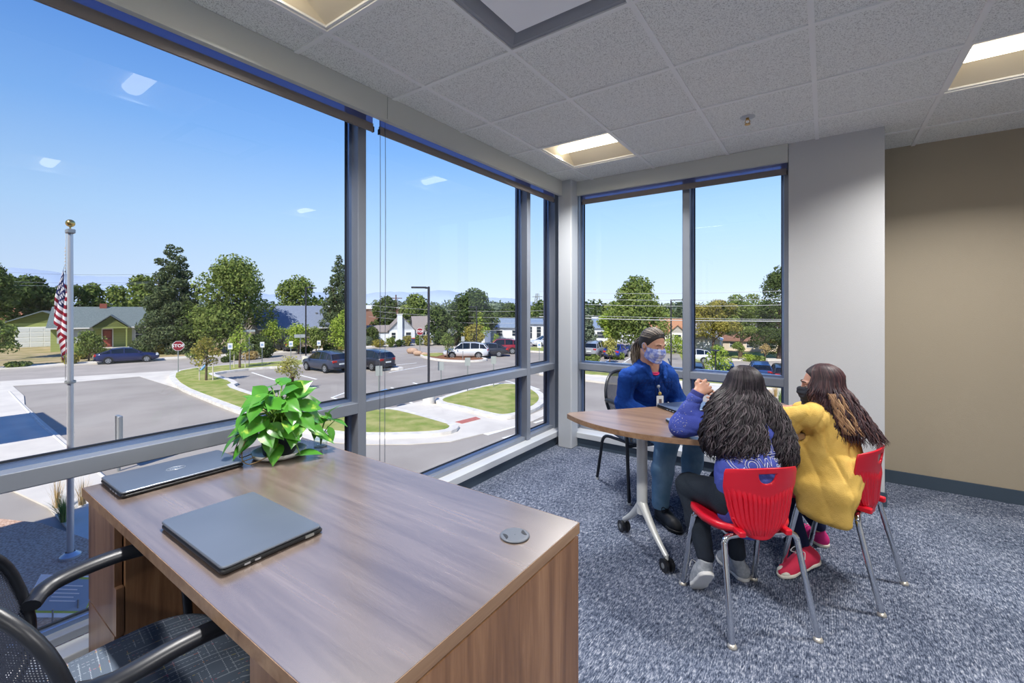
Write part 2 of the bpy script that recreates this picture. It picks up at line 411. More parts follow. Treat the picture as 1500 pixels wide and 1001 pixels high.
cm.build('bead_chain', mat('chain_steel', S(96,104,118), .35, .7), s2)
# ceiling lamps (recessed troffers)
refl = mat('lamp_reflector', S(228,216,190), .45)
lens = emit('lamp_lens_glow', (1., .90, .74, 1), 6.0)
def troffer(i, j, label, first=None):
    x, y = X0+i*T, Y0+j*T
    if first is not None:
        c = copy_tree(first); c.location = (x+T/2, y+T/2, CEIL); c['label'] = label; return c
    r = root('ceiling_light', label, 'ceiling light', (x+T/2, y+T/2, CEIL), group='recessed ceiling lights')
    h = T/2-.014
    fr = MB().box(-h,-h,.002,h,-h+.012,.012).box(-h,h-.012,.002,h,h,.012).box(-h,-h,.002,-h+.012,h,.012).box(h-.012,-h,.002,h,h,.012)
    fr.box(-h-.01,-h-.01,.012,h+.01,-h,.11).box(-h-.01,h,.012,h+.01,h+.01,.11).box(-h-.01,-h,.012,-h,h,.11).box(h,-h,.012,h+.01,h,.11).box(-h-.01,-h-.01,.11,h+.01,h+.01,.12)
    fr.build('frame', tbar_m, r, world=False)
    v = []; f = []; n = 10                                    # curved reflector wings running along x, either side of the lens
    pan = MB()
    for s_ in (-1, 1):
        vs = []
        for k in range(n+1):
            a = k/n; yy = s_*(.052+(h-.064)*a); zz = .012+.075*math.cos(a*PI/2)
            vs += [(-h+.012, yy, zz), (h-.012, yy, zz)]
        pan.raw(vs, [(2*k,2*k+1,2*k+3,2*k+2) for k in range(n)], True)
    for s_ in (-1, 1):
        pan.quad((s_*(h-.012),-h+.012,.012),(s_*(h-.012),h-.012,.012),(s_*(h-.04),h-.06,.09),(s_*(h-.04),-h+.06,.09))
    pan.build('reflector', refl, r, world=False)
    ln = MB(); vs = []
    for k in range(9):
        a = PI*k/8; yy = -.052*math.cos(a); zz = .075-.038*math.sin(a)
        vs += [(-h+.03, yy, zz), (h-.03, yy, zz)]
    ln.raw(vs, [(2*k,2*k+1,2*k+3,2*k+2) for k in range(8)], True)
    ln.build('lens', lens, r, world=False)
    return r
lt = [ 'lit ceiling light nearest the corner column', 'lit ceiling light at the right above the beige wall', 'ceiling light at the top left beside the big window',
      'ceiling light right of the air register, over the camera', 'ceiling light behind the desk chair near the window', 'ceiling light at the rear of the room']
L0 = troffer(*LIGHTS[0], lt[0])
for k in range(1, 6): troffer(*LIGHTS[k], lt[k], L0)
# area lamps in the fittings (light of the tubes)
for k, (i, j) in enumerate(LIGHTS):
    la = bpy.data.lights.new('lamp_light', 'AREA'); la.shape = 'RECTANGLE'; la.size = .52; la.size_y = .09; la.energy = 36.; la.spread = math.radians(135); la.color = (1., .975, .95)
    lo = bpy.data.objects.new('lamp_light', la); C.objects.link(lo); lo.location = (X0+(i+.5)*T, Y0+(j+.5)*T, CEIL+.030)
# air register
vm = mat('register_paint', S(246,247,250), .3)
vx, vy = X0+1.5*T, Y0+.5*T
r = root('air_register', 'square ceiling air register with a plain centre plate above the desk', 'air vent', (vx, vy, CEIL))
h = T/2-.013
b = MB()
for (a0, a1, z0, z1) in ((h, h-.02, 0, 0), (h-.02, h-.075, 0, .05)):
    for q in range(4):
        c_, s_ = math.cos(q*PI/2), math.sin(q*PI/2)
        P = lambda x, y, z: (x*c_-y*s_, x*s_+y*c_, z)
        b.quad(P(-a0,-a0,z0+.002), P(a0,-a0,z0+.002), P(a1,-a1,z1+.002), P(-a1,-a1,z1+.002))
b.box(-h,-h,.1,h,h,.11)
b.build('frame', mat('register_frame_paint', S(150,153,160), .5), r, world=False)  # one even grey for the sloped frame and back plate
MB().rbox(-h+.085,-h+.085,.004,h-.085,h-.085,.012,.006).build('centre_plate', vm, r, world=False)
# sprinkler
r = root('fire_sprinkler', 'small brass and white fire sprinkler head in a ceiling tile', 'sprinkler', (-.424, 3.324, CEIL)); r.scale = (1.25,1.25,1.25)
MB().lathe([(.001,-.004),(.028,-.004),(.036,-.001),(.037,.003)], n=24).build('escutcheon', white_steel, r, world=False)
br = mat('brass', S(190,150,80), .3, .9)
MB().cyl((0,0,0),(0,0,-.014),.008).cyl((0,0,-.036),(0,0,-.039),.014).tube([(.006,0,-.012),(.012,0,-.024),(.003,0,-.036)],.002,n=6).tube([(-.006,0,-.012),(-.012,0,-.024),(-.003,0,-.036)],.002,n=6).build('deflector', br, r, world=False)
# ================================================================ ground, street, islands
asph = mat('parking_asphalt', S(172,165,156), .9, var=S(158,151,143), vscale=.35, spec=.2, bump=.3, bscale=30)
asph2 = mat('street_asphalt', S(180,172,164), .9, var=S(168,161,153), vscale=.5, spec=.2)
conc = mat('pale_concrete', S(226,220,208), .85, var=S(212,206,196), vscale=.8, spec=.2)
conc2 = mat('curb_concrete', S(232,228,220), .85, var=S(214,209,200), vscale=3., spec=.2)
grass_m = mat('mown_lawn', S(134,150,76), .95, var=S(176,172,112), vscale=1.4, spec=.05, detail=8, bump=.8, bscale=18)
dry_m = mat('dry_yard', S(150,142,98), .95, var=S(188,168,134), vscale=.5, spec=.05, detail=8)
mulch_m = mat('bark_mulch', S(184,146,122), .95, var=S(226,196,172), vscale=22., spec=.05, detail=6, bump=1., bscale=26)
bark_r = mat('red_bark_mulch', S(150,100,66), .95, var=S(120,84,60), vscale=10., detail=5)
stripe_m = mat('road_paint', S(240,240,236), .8)
blue_m = mat('blue_road_paint', S(120,168,214), .8)
pad_m = mat('red_paver_pad', S(196,120,108), .8, var=S(180,108,98), vscale=6)
far_m = mat('far_plain', S(112,122,84), .95, var=S(92,106,76), vscale=.02, detail=6)
def px(*p): return ccw([tuple(G(a, b_))[:2] for a, b_ in p])
def slab(name, pts, z0, z1, m): return struct(MB().prism(ccw(pts), GZ+z0, GZ+z1).build(name, m))
SD = Vector((.25,.968,0)).normalized(); ND = Vector((SD.y,-SD.x,0))          # along the street, across it towards us
FP = G(0,542)                                                              # a point of its far curb
def st(a, n, z=0.): return FP + SD*a + ND*n + Vector((0,0,z))              # a metres along, n metres towards us
def strip(name, a0, a1, n0, n1, z0, z1, m):
    return struct(MB().prism(ccw([tuple(st(a,n))[:2] for a, n in ((a0,n0),(a1,n0),(a1,n1),(a0,n1))]), GZ+z0, GZ+z1).build(name, m))
# the far plain
struct(MB().prism(ccw([(-1500,-400),(900,-400),(900,39),(44,39),(-9.7,39.8),(-31,108.6),(-85,310),(-85,1500),(-1500,1500)]), GZ-2, GZ-.31).build('ground_plain', far_m))
struct(MB().box(-900, 41, GZN-.9, 2500, 2500, GZN-.35).build('ground_lower_plain', far_m))
struct(MB().prism(ccw([tuple(st(-100,0))[:2], tuple(st(-100,95))[:2], (44,-78), (44,43.3), (-9.7,39.8), (-31,108.6), tuple(st(108.6,0))[:2]]), GZ-.3, GZ-.005).build('ground_parking', asph))
strip('ground_yards', -100, 108, -80, 0, -.2, .0, dry_m)
strip('ground_street', -100, 108, .0, 10.6, -.1, .0, asph2)
strip('ground_far_walk', -100, 108, -2.2, 0, -.05, .10, conc)
# lower ground to the north east, a bank of grass between
LOWP = [(44,46),(-7.8,42.7),(-27,111),(-77,310),(-77,1100),(1100,1100),(1100,46)]
struct(MB().prism(ccw(LOWP), GZN-.3, GZN).build('ground_lower_lot', asph))
b = MB(); up_ = [(44,43.3),(-9.7,39.8),(-31,108.6),(-85,310)]
b.raw([(x,y,GZ-.004) for x, y in up_]+[(x,y,GZN) for x, y in ((44,46),(-7.8,42.7),(-27,111),(-77,310))], [(0,1,5,4),(1,2,6,5),(2,3,7,6)], False); struct(b.build('ground_bank', grass_m))
def lowslab(name, y0, y1, h_, m): return struct(MB().prism(ccw([tuple(G(a, b_, GZN))[:2] for a, b_ in ((1001,y0),(1500,y0-2),(1500,y1-2),(1001,y1))]), GZN, GZN+h_).build(name, m))
lowslab('ground_low_street', 529.5, 540, .01, asph2); lowslab('ground_low_gutter', 540, 542.5, .03, conc); lowslab('ground_low_walk', 526.5, 529.5, .12, conc); lowslab('ground_low_yard', 497, 526.5, .06, dry_m); lowslab('ground_low_turf', 517, 525, .075, grass_m)
# valley gutter between street and drive
b = MB()
b.prism(px((0,559),(110,552),(262,543),(300,541),(262,549),(205,552),(110,560),(0,567)), GZ, GZ+.012)
b.prism(px((204,552),(262,545),(270,560),(262,570)), GZ, GZ+.010)
struct(b.build('ground_gutter', conc))
# concrete walks at the left, in front of the wing
slab('ground_walk', px((-120,580),(0,565),(18,566),(35,581),(36,594),(60,616),(98,648),(137,685),(160,705),(220,740),(260,790),(120,800),(70,745),(0,712),(-200,660)), 0, .05, conc)
b = MB()
pts = [G(*q) for q in ((14,575),(30,592),(58,622),(95,654),(137,688),(165,712))]
b.tube([(p.x,p.y,p.z+.02) for p in pts], .06, n=6)
struct(b.build('ground_walk_curb', conc2))
struct(MB().prism([(-60, -15.52), (-2.45, -15.52), (-2.45, 7.11), (-9.05, 4.4), (-11.25, 3.23), (-12.8, 2.84), (-15.52, 2.2), (-17.46, 1.29), (-18.36, 0.39), (-18.88, -0.78), (-19.27, -3.88), (-60, -4.14)], GZ, GZ+.09).build('ground_bed', mulch_m))
def island(name, pts, it=2, grass=grass_m, w_=.40, zc=.17):
    pts = ccw(smooth_poly(ccw(pts), it)); ins = offset_poly(pts, w_)
    b = MB(); n = len(pts)
    vs = [(p[0],p[1],GZ) for p in pts]+[(p[0],p[1],GZ+zc) for p in pts]+[(p[0],p[1],GZ+zc) for p in ins]
    fs = [(i,(i+1)%n,n+(i+1)%n,n+i) for i in range(n)]+[(n+i,n+(i+1)%n,2*n+(i+1)%n,2*n+i) for i in range(n)]
    b.raw(vs, fs, False); struct(b.build(name+'_curb', conc2))
    struct(MB().prism(ins, GZ, GZ+zc+.015).build(name, grass))
island('ground_lawn', [tuple(G(*q))[:2] for q in ((244,553),(262,544),(330,537),(400,532),(460,528),(468,533),(440,539),(380,541),(314,549),(316,552),(352,563),(339,568),(372,580),(420,594),(470,601),(535,605),(570,601),(600,606),(640,617),(674,627),(668,636),(640,641),(600,643),(530,644),(480,641),(425,631),(356,610),(300,588),(258,570))], 1)
island('ground_lawn_loop', [tuple(G(*q))[:2] for q in ((628,592),(660,581),(700,570),(735,564),(765,566),(785,573),(799,583),(800,592),(788,602),(765,611),(738,616),(712,612),(680,603))], 2)
struct(MB().prism(px((556,603),(618,588),(634,592),(690,606),(715,613),(745,616),(772,611),(797,600),(806,589),(804,577),(815,578),(818,592),(806,606),(780,618),(735,630),(700,638),(660,648),(600,652),(530,652),(470,648),(400,636),(390,626),(480,640),(600,642),(670,634),(674,626),(640,614),(600,606)), GZ, GZ+.03).build('ground_crossing_walk', conc))
slab('ground_tactile_pad', px((667,619.5),(697,612),(704,615),(677,622)), .02, .045, pad_m)
b = MB()
b.prism(px((703,635),(755,621),(766,623),(715,638)), GZ, GZ+.01); b.prism(px((735,642),(800,624),(812,626),(747,645)), GZ, GZ+.01)
struct(b.build('ground_crosswalk', stripe_m))
# painted bays
def line(b, p, q, w_=.10):
    p, q = Vector(p), Vector(q); n = (q-p).cross(Vector((0,0,1))).normalized()*w_
    b.prism(ccw([tuple(p+n)[:2], tuple(p-n)[:2], tuple(q-n)[:2], tuple(q+n)[:2]]), GZ, GZ+.012)
b = MB()
for p, q in (((369,546),(403,557)),((440,550),(464,556)),((486,583),(510,574)),((486,583),(520,592)),((535,597),(560,590)),((612,570),(640,562)),((605,561),(625,567)),((573,568),(590,575)),((572,594),(577,588)),
             ((590,585),(604,591)),((648,560),(700,548)),((700,573),(665,565)),((730,566),(700,560)),((780,568),(740,558)),((790,571),(760,560)),((806,585),(830,583)),((806,580),(830,577)),((800,574),(830,570)),((815,590),(835,588)),((783,620),(830,604)),((795,607),(830,597)),((570,546),(625,536)),((553,538),(610,532)),((760,528),(775,534)),
             ((850,536),(872,524)),((876,537),(898,524)),((905,537),(925,524)),((930,540),(945,526))):
    line(b, G(*p), G(*q), .075)
struct(b.build('ground_bay_lines', stripe_m))
b = MB()
for q in (((475,590),(498,584),(510,589),(485,594)), ((550,575),(565,570),(580,574),(565,579))): b.prism(px(*q), GZ, GZ+.008)
struct(b.build('ground_access_marks', blue_m))
b = MB()
for q in (((486,589),(497,586),(501,589),(490,591.5)), ((560,575),(566,572),(571,574),(565,576.5))): b.prism(px(*q), GZ, GZ+.012)
struct(b.build('ground_access_symbols', stripe_m))
# islands farther out
island('ground_island_mulch', [tuple(G(*q))[:2] for q in ((612,522),(625,519),(650,518),(685,522),(720,528),(700,531),(665,531),(630,528))], 2, bark_r)
island('ground_island_strip', [tuple(G(*q))[:2] for q in ((545,538),(560,537),(588,540),(592,542),(560,543),(540,541))], 1, bark_r)
slab('ground_island_turf', px((617,521.5),(640,519.5),(655,521),(640,525),(622,524)), .17, .21, grass_m)
island('ground_lawn_north', [tuple(G(*q))[:2] for q in ((755,512),(790,509),(835,512),(835,519),(790,517),(760,515))], 1)
strip_pts = [tuple(G(*q))[:2] for q in ((790,534),(848,538),(1000,547),(1150,556),(1300,566),(1300,592),(1150,575),(1000,563),(848,552),(790,546))]
island('ground_lawn_walk', strip_pts, 0)
slab('ground_walk_north', [tuple(G(*q))[:2] for q in ((780,545),(848,552),(1000,563),(1150,575),(1320,592),(1320,603),(1150,584),(1000,571),(890,563),(848,558),(790,550))], .0, .13, conc)
island('ground_lawn_near', [(-2.2,5.2),(3.5,5.4),(4.5,11.5),(1.5,12.3),(-.8,11.8),(-2.2,8.8)], 1)
# mountains: two ridges far to the west and north west
mt = mat('hazed_mountain', S(168,186,208), 1., var=S(176,192,212), vscale=.002, spec=0.)  # aerial haze is painted into this pale blue-grey
def ridge(name, a0, a1, D, prof, seed):
    rr = random.Random(seed); b = MB(); vs = []; N = 160
    for k in range(N+1):
        u = k/N; ang = a0+(a1-a0)*u; hgt = prof(u)+ (rr.random()-.5)*D*.0022
        dx, dy = -math.sin(ang), math.cos(ang)
        for dd, hh in ((0., -.01), (.04, .35), (.10, 1.), (.16, .4)): vs.append((dx*D*(1+dd), dy*D*(1+dd), GZ+max(-2, hgt*hh)))
    fs = [(4*k+j, 4*k+4+j, 4*k+5+j, 4*k+1+j) for k in range(N) for j in range(3)]
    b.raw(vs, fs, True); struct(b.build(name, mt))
DM = 5200
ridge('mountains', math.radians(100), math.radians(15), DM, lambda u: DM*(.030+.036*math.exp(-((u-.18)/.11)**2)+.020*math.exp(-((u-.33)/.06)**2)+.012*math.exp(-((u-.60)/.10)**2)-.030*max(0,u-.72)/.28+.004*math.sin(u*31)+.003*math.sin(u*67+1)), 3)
# ================================================================ trees and shrubs
def leaf_mat(name, c1, c2):
    if name in MATS: return MATS[name]
    m, t, o = nt(name); d = node(t, 'ShaderNodeBsdfDiffuse'); tl = node(t, 'ShaderNodeBsdfTranslucent'); ms = t.nodes.new('ShaderNodeMixShader'); ms.inputs[0].default_value = .30
    gi = t.nodes.new('ShaderNodeNewGeometry'); n = ramp(t, [(.0, c1), (1., c2)], gi.outputs['Random Per Island'])
    t.links.new(n, d.inputs[0]); t.links.new(n, tl.inputs[0]); t.links.new(d.outputs[0], ms.inputs[1]); t.links.new(tl.outputs[0], ms.inputs[2]); t.links.new(ms.outputs[0], o.inputs[0])
    MATS[name] = m; return m
bark = mat('tree_bark', S(112,94,78), .9, var=S(84,70,58), vscale=6, vec=(1,1,.2), bump=.6, bscale=20)
LM = dict(deep=leaf_mat('leaf_deep', S(70,88,52), S(108,124,72)), mid=leaf_mat('leaf_mid', S(98,120,60), S(150,162,92)), bright=leaf_mat('leaf_bright', S(132,160,60), S(182,196,96)),
          olive=leaf_mat('leaf_olive', S(134,134,64), S(180,168,92)), grey=leaf_mat('leaf_grey', S(104,120,102), S(148,160,134)), spruce=leaf_mat('leaf_spruce', S(78,94,68), S(118,130,92)),
          yellow=leaf_mat('leaf_pale', S(160,160,84), S(196,190,120)), straw=leaf_mat('leaf_straw', S(176,150,92), S(208,188,136)))
def leaves_mesh(name, P, Nn, size, m, parent, rng, aspect=.6):
    """P points, Nn outward directions: one small folded quad per leaf cluster"""
    n = len(P); a = rng.normal(size=(n,3)); d = Nn+a*.75; d /= np.linalg.norm(d, axis=1)[:,None]+1e-9
    t1 = np.cross(d, rng.normal(size=(n,3))); t1 /= np.linalg.norm(t1, axis=1)[:,None]+1e-9; t2 = np.cross(d, t1)
    s = size*(.6+.8*rng.random(n))[:,None]
    V = np.stack([P-t1*s, P-t2*s*aspect+d*s*.15, P+t1*s, P+t2*s*aspect+d*s*.15], 1).reshape(-1,3)
    off = np.array(wloc(parent)) if parent else np.zeros(3); V = V-off
    me = bpy.data.meshes.new(name); me.vertices.add(4*n); me.vertices.foreach_set('co', V.astype(np.float32).ravel())
    me.loops.add(4*n); me.loops.foreach_set('vertex_index', np.arange(4*n, dtype=np.int32)); me.polygons.add(n)
    me.polygons.foreach_set('loop_start', np.arange(0,4*n,4, dtype=np.int32)); pass
    me.update(calc_edges=True); me.materials.append(m)
    o = bpy.data.objects.new(name, me); C.objects.link(o); o.parent = parent; return o
def crown_points(lumps, n, rng, fill=.35):
    """points near the surface of a heap of ellipsoids"""
    L = np.array(lumps); w_ = (L[:,3]*L[:,5])**1.; w_ = w_/w_.sum(); idx = rng.choice(len(L), n, p=w_)
    d = rng.normal(size=(n,3)); d /= np.linalg.norm(d, axis=1)[:,None]
    r = 1-fill*rng.random(n)**1.5; r *= 1+.10*np.sin(d[:,0]*9+idx)*np.sin(d[:,1]*8+idx*2)*np.cos(d[:,2]*7)
    P = L[idx,:3]+d*L[idx,3:6]*r[:,None]; return P, d
def tree(x, y, H, W, kind, label, leaf='mid', n=3500, size=.2, seed=1, group=None, name='tree', trunk=True, z=GZ, cat='tree', base=.18, pw=.8):
    rng = np.random.default_rng(seed); r = root(name, label, cat, (x,y,z), group=group)
    lumps = []
    if kind == 'round':
        for k in range(16):
            th = rng.random()*2*PI; u = rng.random(); hz = base+.1+(.80-base)*u; rad = W*.5*math.sin(min(1,(u*.86+.16))*PI)**.6*.62
            s = W*(.17+.10*rng.random()); lumps.append((x+math.cos(th)*rad, y+math.sin(th)*rad, z+H*hz, s, s, s*.8))
        lumps.append((x, y, z+H*(.55+base*.3), W*.33, W*.33, H*(1-base)*.36)); lumps.append((x, y, z+H*.86, W*.2, W*.2, H*.13))
    elif kind == 'wide':
        for k in range(26):
            th = rng.random()*2*PI; u = rng.random(); rad = W*.5*math.sqrt(rng.random())*.9
            s = W*(.10+.07*rng.random()); lumps.append((x+math.cos(th)*rad, y+math.sin(th)*rad, z+H*(base+.12+(.82-base)*u*(1-.35*(rad/(W*.5))**2)), s, s, s*.62))
        lumps.append((x, y, z+H*.55, W*.3, W*.3, H*.28))
    elif kind == 'cone':
        for k in range(34):
            u = (k+.5)/34; rad = W*.5*(1-u)**pw*(.55+.25*rng.random()); th = k*2.4
            s = W*(.06+.16*(1-u)); lumps.append((x+math.cos(th)*rad, y+math.sin(th)*rad, z+H*(base*.6+(1-base*.6)*u*.97), s, s, s*.75))
        lumps.append((x, y, z+H*.45, W*.22, W*.22, H*.4))
    elif kind == 'bush':
        for k in range(7):
            th = rng.random()*2*PI; rad = W*.3*rng.random(); s = W*(.20+.1*rng.random()); lumps.append((x+math.cos(th)*rad, y+math.sin(th)*rad, z+H*.45, s, s, H*(.38+.12*rng.random())))
    P, d = crown_points(lumps, int(n*1.5), rng, .5 if kind in ('round','wide') else .4)
    k = P[:,2] > z+.03; P, d = P[k], d[k]
    leaves_mesh('foliage', P, d, size*.88, LM[leaf], r, rng)
    if trunk:
        b = MB(); rt = max(.04, H*.02); b.tube([(x,y,z),(x+rt*.6,y,z+H*base*1.2),(x,y+rt*.5,z+H*.6)], [rt*1.35, rt, rt*.5], n=8)
        for q in range(5):
            th = q*1.3; h0 = H*(base+.08*q); b.tube([(x,y,z+h0),(x+math.cos(th)*W*.16,y+math.sin(th)*W*.16,z+h0+H*.12),(x+math.cos(th)*W*.28,y+math.sin(th)*W*.28,z+h0+H*.26)], [rt*.55,rt*.35,rt*.15], n=5)
        b.build('trunk', bark, r)
    return r
def size_at(p, npx): return npx*((p.y*CS-p.x*SN))/F_PX
def tpx(px_, base_y, top_y, wpx, kind, label, **kw):
    """a tree whose foot stands on the ground seen at (px_, base_y); real size from its apparent one"""
    p = G2(px_, base_y); dep = p.y*CS-p.x*SN
    ht = (base_y-top_y)*dep/F_PX
    return tree(p.x, p.y, ht, wpx*dep/F_PX, kind, label, z=p.z, **kw)
# street trees and garden trees on the west side, left to right
tpx(-34, 531, 376, 84, 'round', 'dark tree at the very left edge of the view, its branch tips against the sky', leaf='deep', n=3000, size=.22, seed=2, base=.5)
tpx(40, 504, 402, 118, 'wide', 'broad dark tree behind the brown roof at the left', leaf='deep', n=6000, size=.34, seed=3, base=.42)
tpx(-12, 541, 462, 54, 'round', 'leafy small tree at the left edge before the garage drive', leaf='mid', n=1800, size=.14, seed=4)
tpx(135, 500, 414, 46, 'round', 'light green tree just behind the ridge of the green house, left one', leaf='mid', n=1800, size=.32, seed=5, base=.1)
tpx(170, 499, 420, 56, 'round', 'light green tree behind the green house roof, middle one', leaf='mid', n=1800, size=.32, seed=6, base=.1)
tpx(210, 500, 403, 60, 'round', 'green tree behind the right end of the green house', leaf='mid', n=2200, size=.32, seed=7, base=.1)
tpx(254, 517, 355, 92, 'cone', 'tall dark conical evergreen beside the green house', leaf='spruce', n=13000, size=.17, seed=8, base=.05, pw=.45)
tpx(234, 517, 425, 46, 'round', 'dark lower evergreen filling the left foot of the tall cone', leaf='spruce', n=3000, size=.16, seed=81, base=.02)
tpx(276, 518, 440, 46, 'round', 'dark lower evergreen filling the right foot of the tall cone', leaf='deep', n=3000, size=.16, seed=82, base=.02)
tpx(343, 516, 381, 112, 'round', 'big round green tree right of the tall evergreen', leaf='mid', n=9000, size=.19, seed=9, base=.04)
tpx(322, 517, 440, 60, 'round', 'dense dark tree under the big round tree', leaf='deep', n=3400, size=.17, seed=91, base=.02)
tpx(437, 502, 402, 72, 'round', 'light green tree behind the grey roofed tan house', leaf='mid', n=4000, size=.24, seed=10, base=.08)
tpx(497, 507, 371, 70, 'cone', 'tall dark spruce left of the first mullion', leaf='spruce', n=7000, size=.17, seed=11, base=.04)
tpx(508, 521, 452, 52, 'round', 'bright green young tree at the foot of the dark spruce', leaf='bright', n=2200, size=.13, seed=12)
tpx(400, 514, 468, 36, 'round', 'thin yellow-green tree before the porch of the tan house', leaf='bright', n=900, size=.13, seed=13)
tpx(437, 519, 472, 40, 'round', 'light green young tree before the tan house, right of its little flag', leaf='bright', n=1200, size=.12, seed=14)
tpx(463, 518, 478, 34, 'round', 'pale green young tree before the right end of the tan house', leaf='mid', n=1000, size=.12, seed=15)
tpx(130, 529, 484, 38, 'round', 'leafy young tree before the left window of the green house', leaf='mid', n=1500, size=.12, seed=16, base=.12)
# young staked trees
def staked(px_, by, ty, w_, label, leaf, seed, n=420, size=.10, stakes=True):
    r = tpx(px_, by, ty, w_, 'round', label, leaf=leaf, n=n, size=size, seed=seed, base=.30); p = r.location
    if stakes:
        for k, (dx, dy) in enumerate(((-.38,-.28),(.38,.28))): MB().cyl((p.x+dx,p.y+dy,p.z),(p.x+dx,p.y+dy,p.z+1.35),.035,n=8).build('stake', stake_m, r)
    return r
stake_m = mat('pale_stake', S(214,204,190), .8)
staked(302, 561, 492, 40, 'young staked tree with reddish tips on the lawn by the stop sign', 'olive', 20, n=520)
staked(351, 542, 474, 34, 'bright green young staked tree on the strip beyond the bays', 'bright', 21, n=520)
staked(426, 574, 519, 38, 'pale yellow young tree on the lawn just beyond the potted plant', 'yellow', 22, n=620, size=.07, stakes=False)
staked(655, 527, 487, 24, 'thin young tree on the mulched island beside the white car', 'mid', 23, n=420, stakes=False)
staked(726, 507, 488, 12, 'thin young tree beyond the red car', 'bright', 24, n=200, stakes=False)
staked(893, 533, 492, 26, 'yellow-green young tree right of the blue car in the far row', 'yellow', 25, n=480, size=.13, stakes=False)
staked(988, 536, 490, 46, 'leafy yellow-green young tree just left of the narrow mullion', 'bright', 26, n=900, size=.11, stakes=False)
staked(1052, 566, 505, 40, 'leafy yellow-green young tree beside the round-topped lamp', 'bright', 27, n=900, size=.11, stakes=False)
# trees seen through the middle window
tpx(565, 497, 433, 42, 'round', 'dark round tree behind the white house, left of its chimney', leaf='deep', n=2600, size=.28, seed=30, base=.06)
tpx(608, 496, 434, 56, 'round', 'light green broad tree behind the roof of the white house', leaf='mid', n=3400, size=.28, seed=31, base=.06)
tpx(644, 505, 449, 48, 'round', 'dark green tree at the right end of the white house', leaf='deep', n=2600, size=.22, seed=32, base=.05)
tpx(695, 500, 427, 78, 'round', 'big dark tree behind the tall lamp post in the middle window', leaf='deep', n=6000, size=.25, seed=33, base=.05)
tpx(744, 487, 447, 52, 'round', 'dark green tree left of the second mullion', leaf='deep', n=3000, size=.28, seed=34, base=.05)
tpx(703, 502, 457, 28, 'round', 'small bright tree in front of the big dark tree', leaf='bright', n=1100, size=.18, seed=35, base=.1)
tpx(666, 507, 470, 34, 'round', 'drooping olive tree beside the yellow road sign back', leaf='deep', n=1100, size=.17, seed=36, base=.1)
tpx(694, 507, 474, 34, 'round', 'olive bushy tree before the long white building', leaf='olive', n=1300, size=.17, seed=37, base=.1)
tpx(798, 488, 447, 46, 'round', 'dull green tree seen in the narrow pane before the corner column', leaf='deep', n=1600, size=.35, seed=38, base=.1)
# trees seen through the north windows
tpx(861, 512, 449, 32, 'cone', 'blue-grey pine just right of the corner column', leaf='grey', n=2600, size=.16, seed=40, base=.12)
tpx(893, 512, 455, 40, 'round', 'bright green maple under the big tree behind the parked cars', leaf='bright', n=2000, size=.17, seed=41, base=.2)
tpx(935, 514, 410, 92, 'round', 'very big round tree behind the ponytailed woman', leaf='mid', n=10000, size=.18, seed=42, base=.10)
tpx(994, 505, 441, 30, 'cone', 'dark evergreen just left of the narrow mullion of the north window', leaf='spruce', n=2000, size=.18, seed=43, base=.05)
tpx(1044, 524, 430, 78, 'wide', 'olive-green spreading tree over the pale garage, right half of the north window', leaf='olive', n=6000, size=.15, seed=44, base=.25)
tpx(1085, 524, 424, 70, 'wide', 'broad olive-green tree between the garage and the tall dark tree', leaf='mid', n=6000, size=.15, seed=45, base=.22)
tpx(1141, 527, 388, 66, 'round', 'tall dark tree at the right edge of the north window', leaf='deep', n=7000, size=.15, seed=46, base=.12)
tpx(1120, 525, 470, 44, 'round', 'shadowy green tree at the foot of the tall dark tree', leaf='deep', n=2400, size=.13, seed=47, base=.1)
tpx(1082, 528, 500, 20, 'round', 'small clipped round tree in the yard across the street', leaf='mid', n=900, size=.09, seed=48, base=.45)
tpx(1121, 530, 503, 16, 'round', 'small bronze leaved tree in the yard across the street', leaf='straw', n=400, size=.08, seed=49, base=.4)
# shrubs of the yards along the far walk
rr = random.Random(11)
kinds = [('deep','dark green shrub'),('mid','green shrub'),('straw','straw coloured grass clump'),('olive','olive green shrub'),('grey','grey green shrub')]
spots = [(106,534),(120,526),(150,519),(100,520),(196,520),(212,521),(236,519),(290,526),(330,531),(346,528),(366,527),(388,524),(395,517),(377,517),(362,519),(316,521),(303,519),(482,516),(498,515),(446,517),(545,505),(556,509),(573,509),(585,508),(598,507),(612,506),(624,507),(640,505),(656,504),(668,505),(681,505),(688,507),(24,539),(540,507)]
for k, (a, b_) in enumerate(spots):
    lf, nm = kinds[rr.randrange(5)] if a not in (377,388,545) else kinds[0]
    p = G(a, b_); dep = p.y*CS-p.x*SN; hpx = 8+rr.random()*12; wpx = 16+rr.random()*14
    if a in (377,388,545): hpx, wpx = 30, 34
    tree(p.x, p.y, hpx*dep/F_PX, wpx*dep/F_PX, 'bush', nm+' in the verge across the street', leaf=lf, n=420 if hpx < 25 else 1600, size=.13, seed=100+k, group='verge '+nm+'s', name='shrub', trunk=False, cat='shrub')
for k, (a, b_) in enumerate(((865,533),(873,531),(1113,532),(1098,530),(905,527))):
    p = G2(a, b_); dep = p.y*CS-p.x*SN
    tree(p.x, p.y, 12*dep/F_PX, 20*dep/F_PX, 'bush', 'low green shrub beyond the row of parked cars', leaf='mid' if k != 3 else 'bright', n=360, size=.12, seed=160+k, group='shrubs beyond the parked cars', name='shrub', trunk=False, cat='shrub', z=p.z)
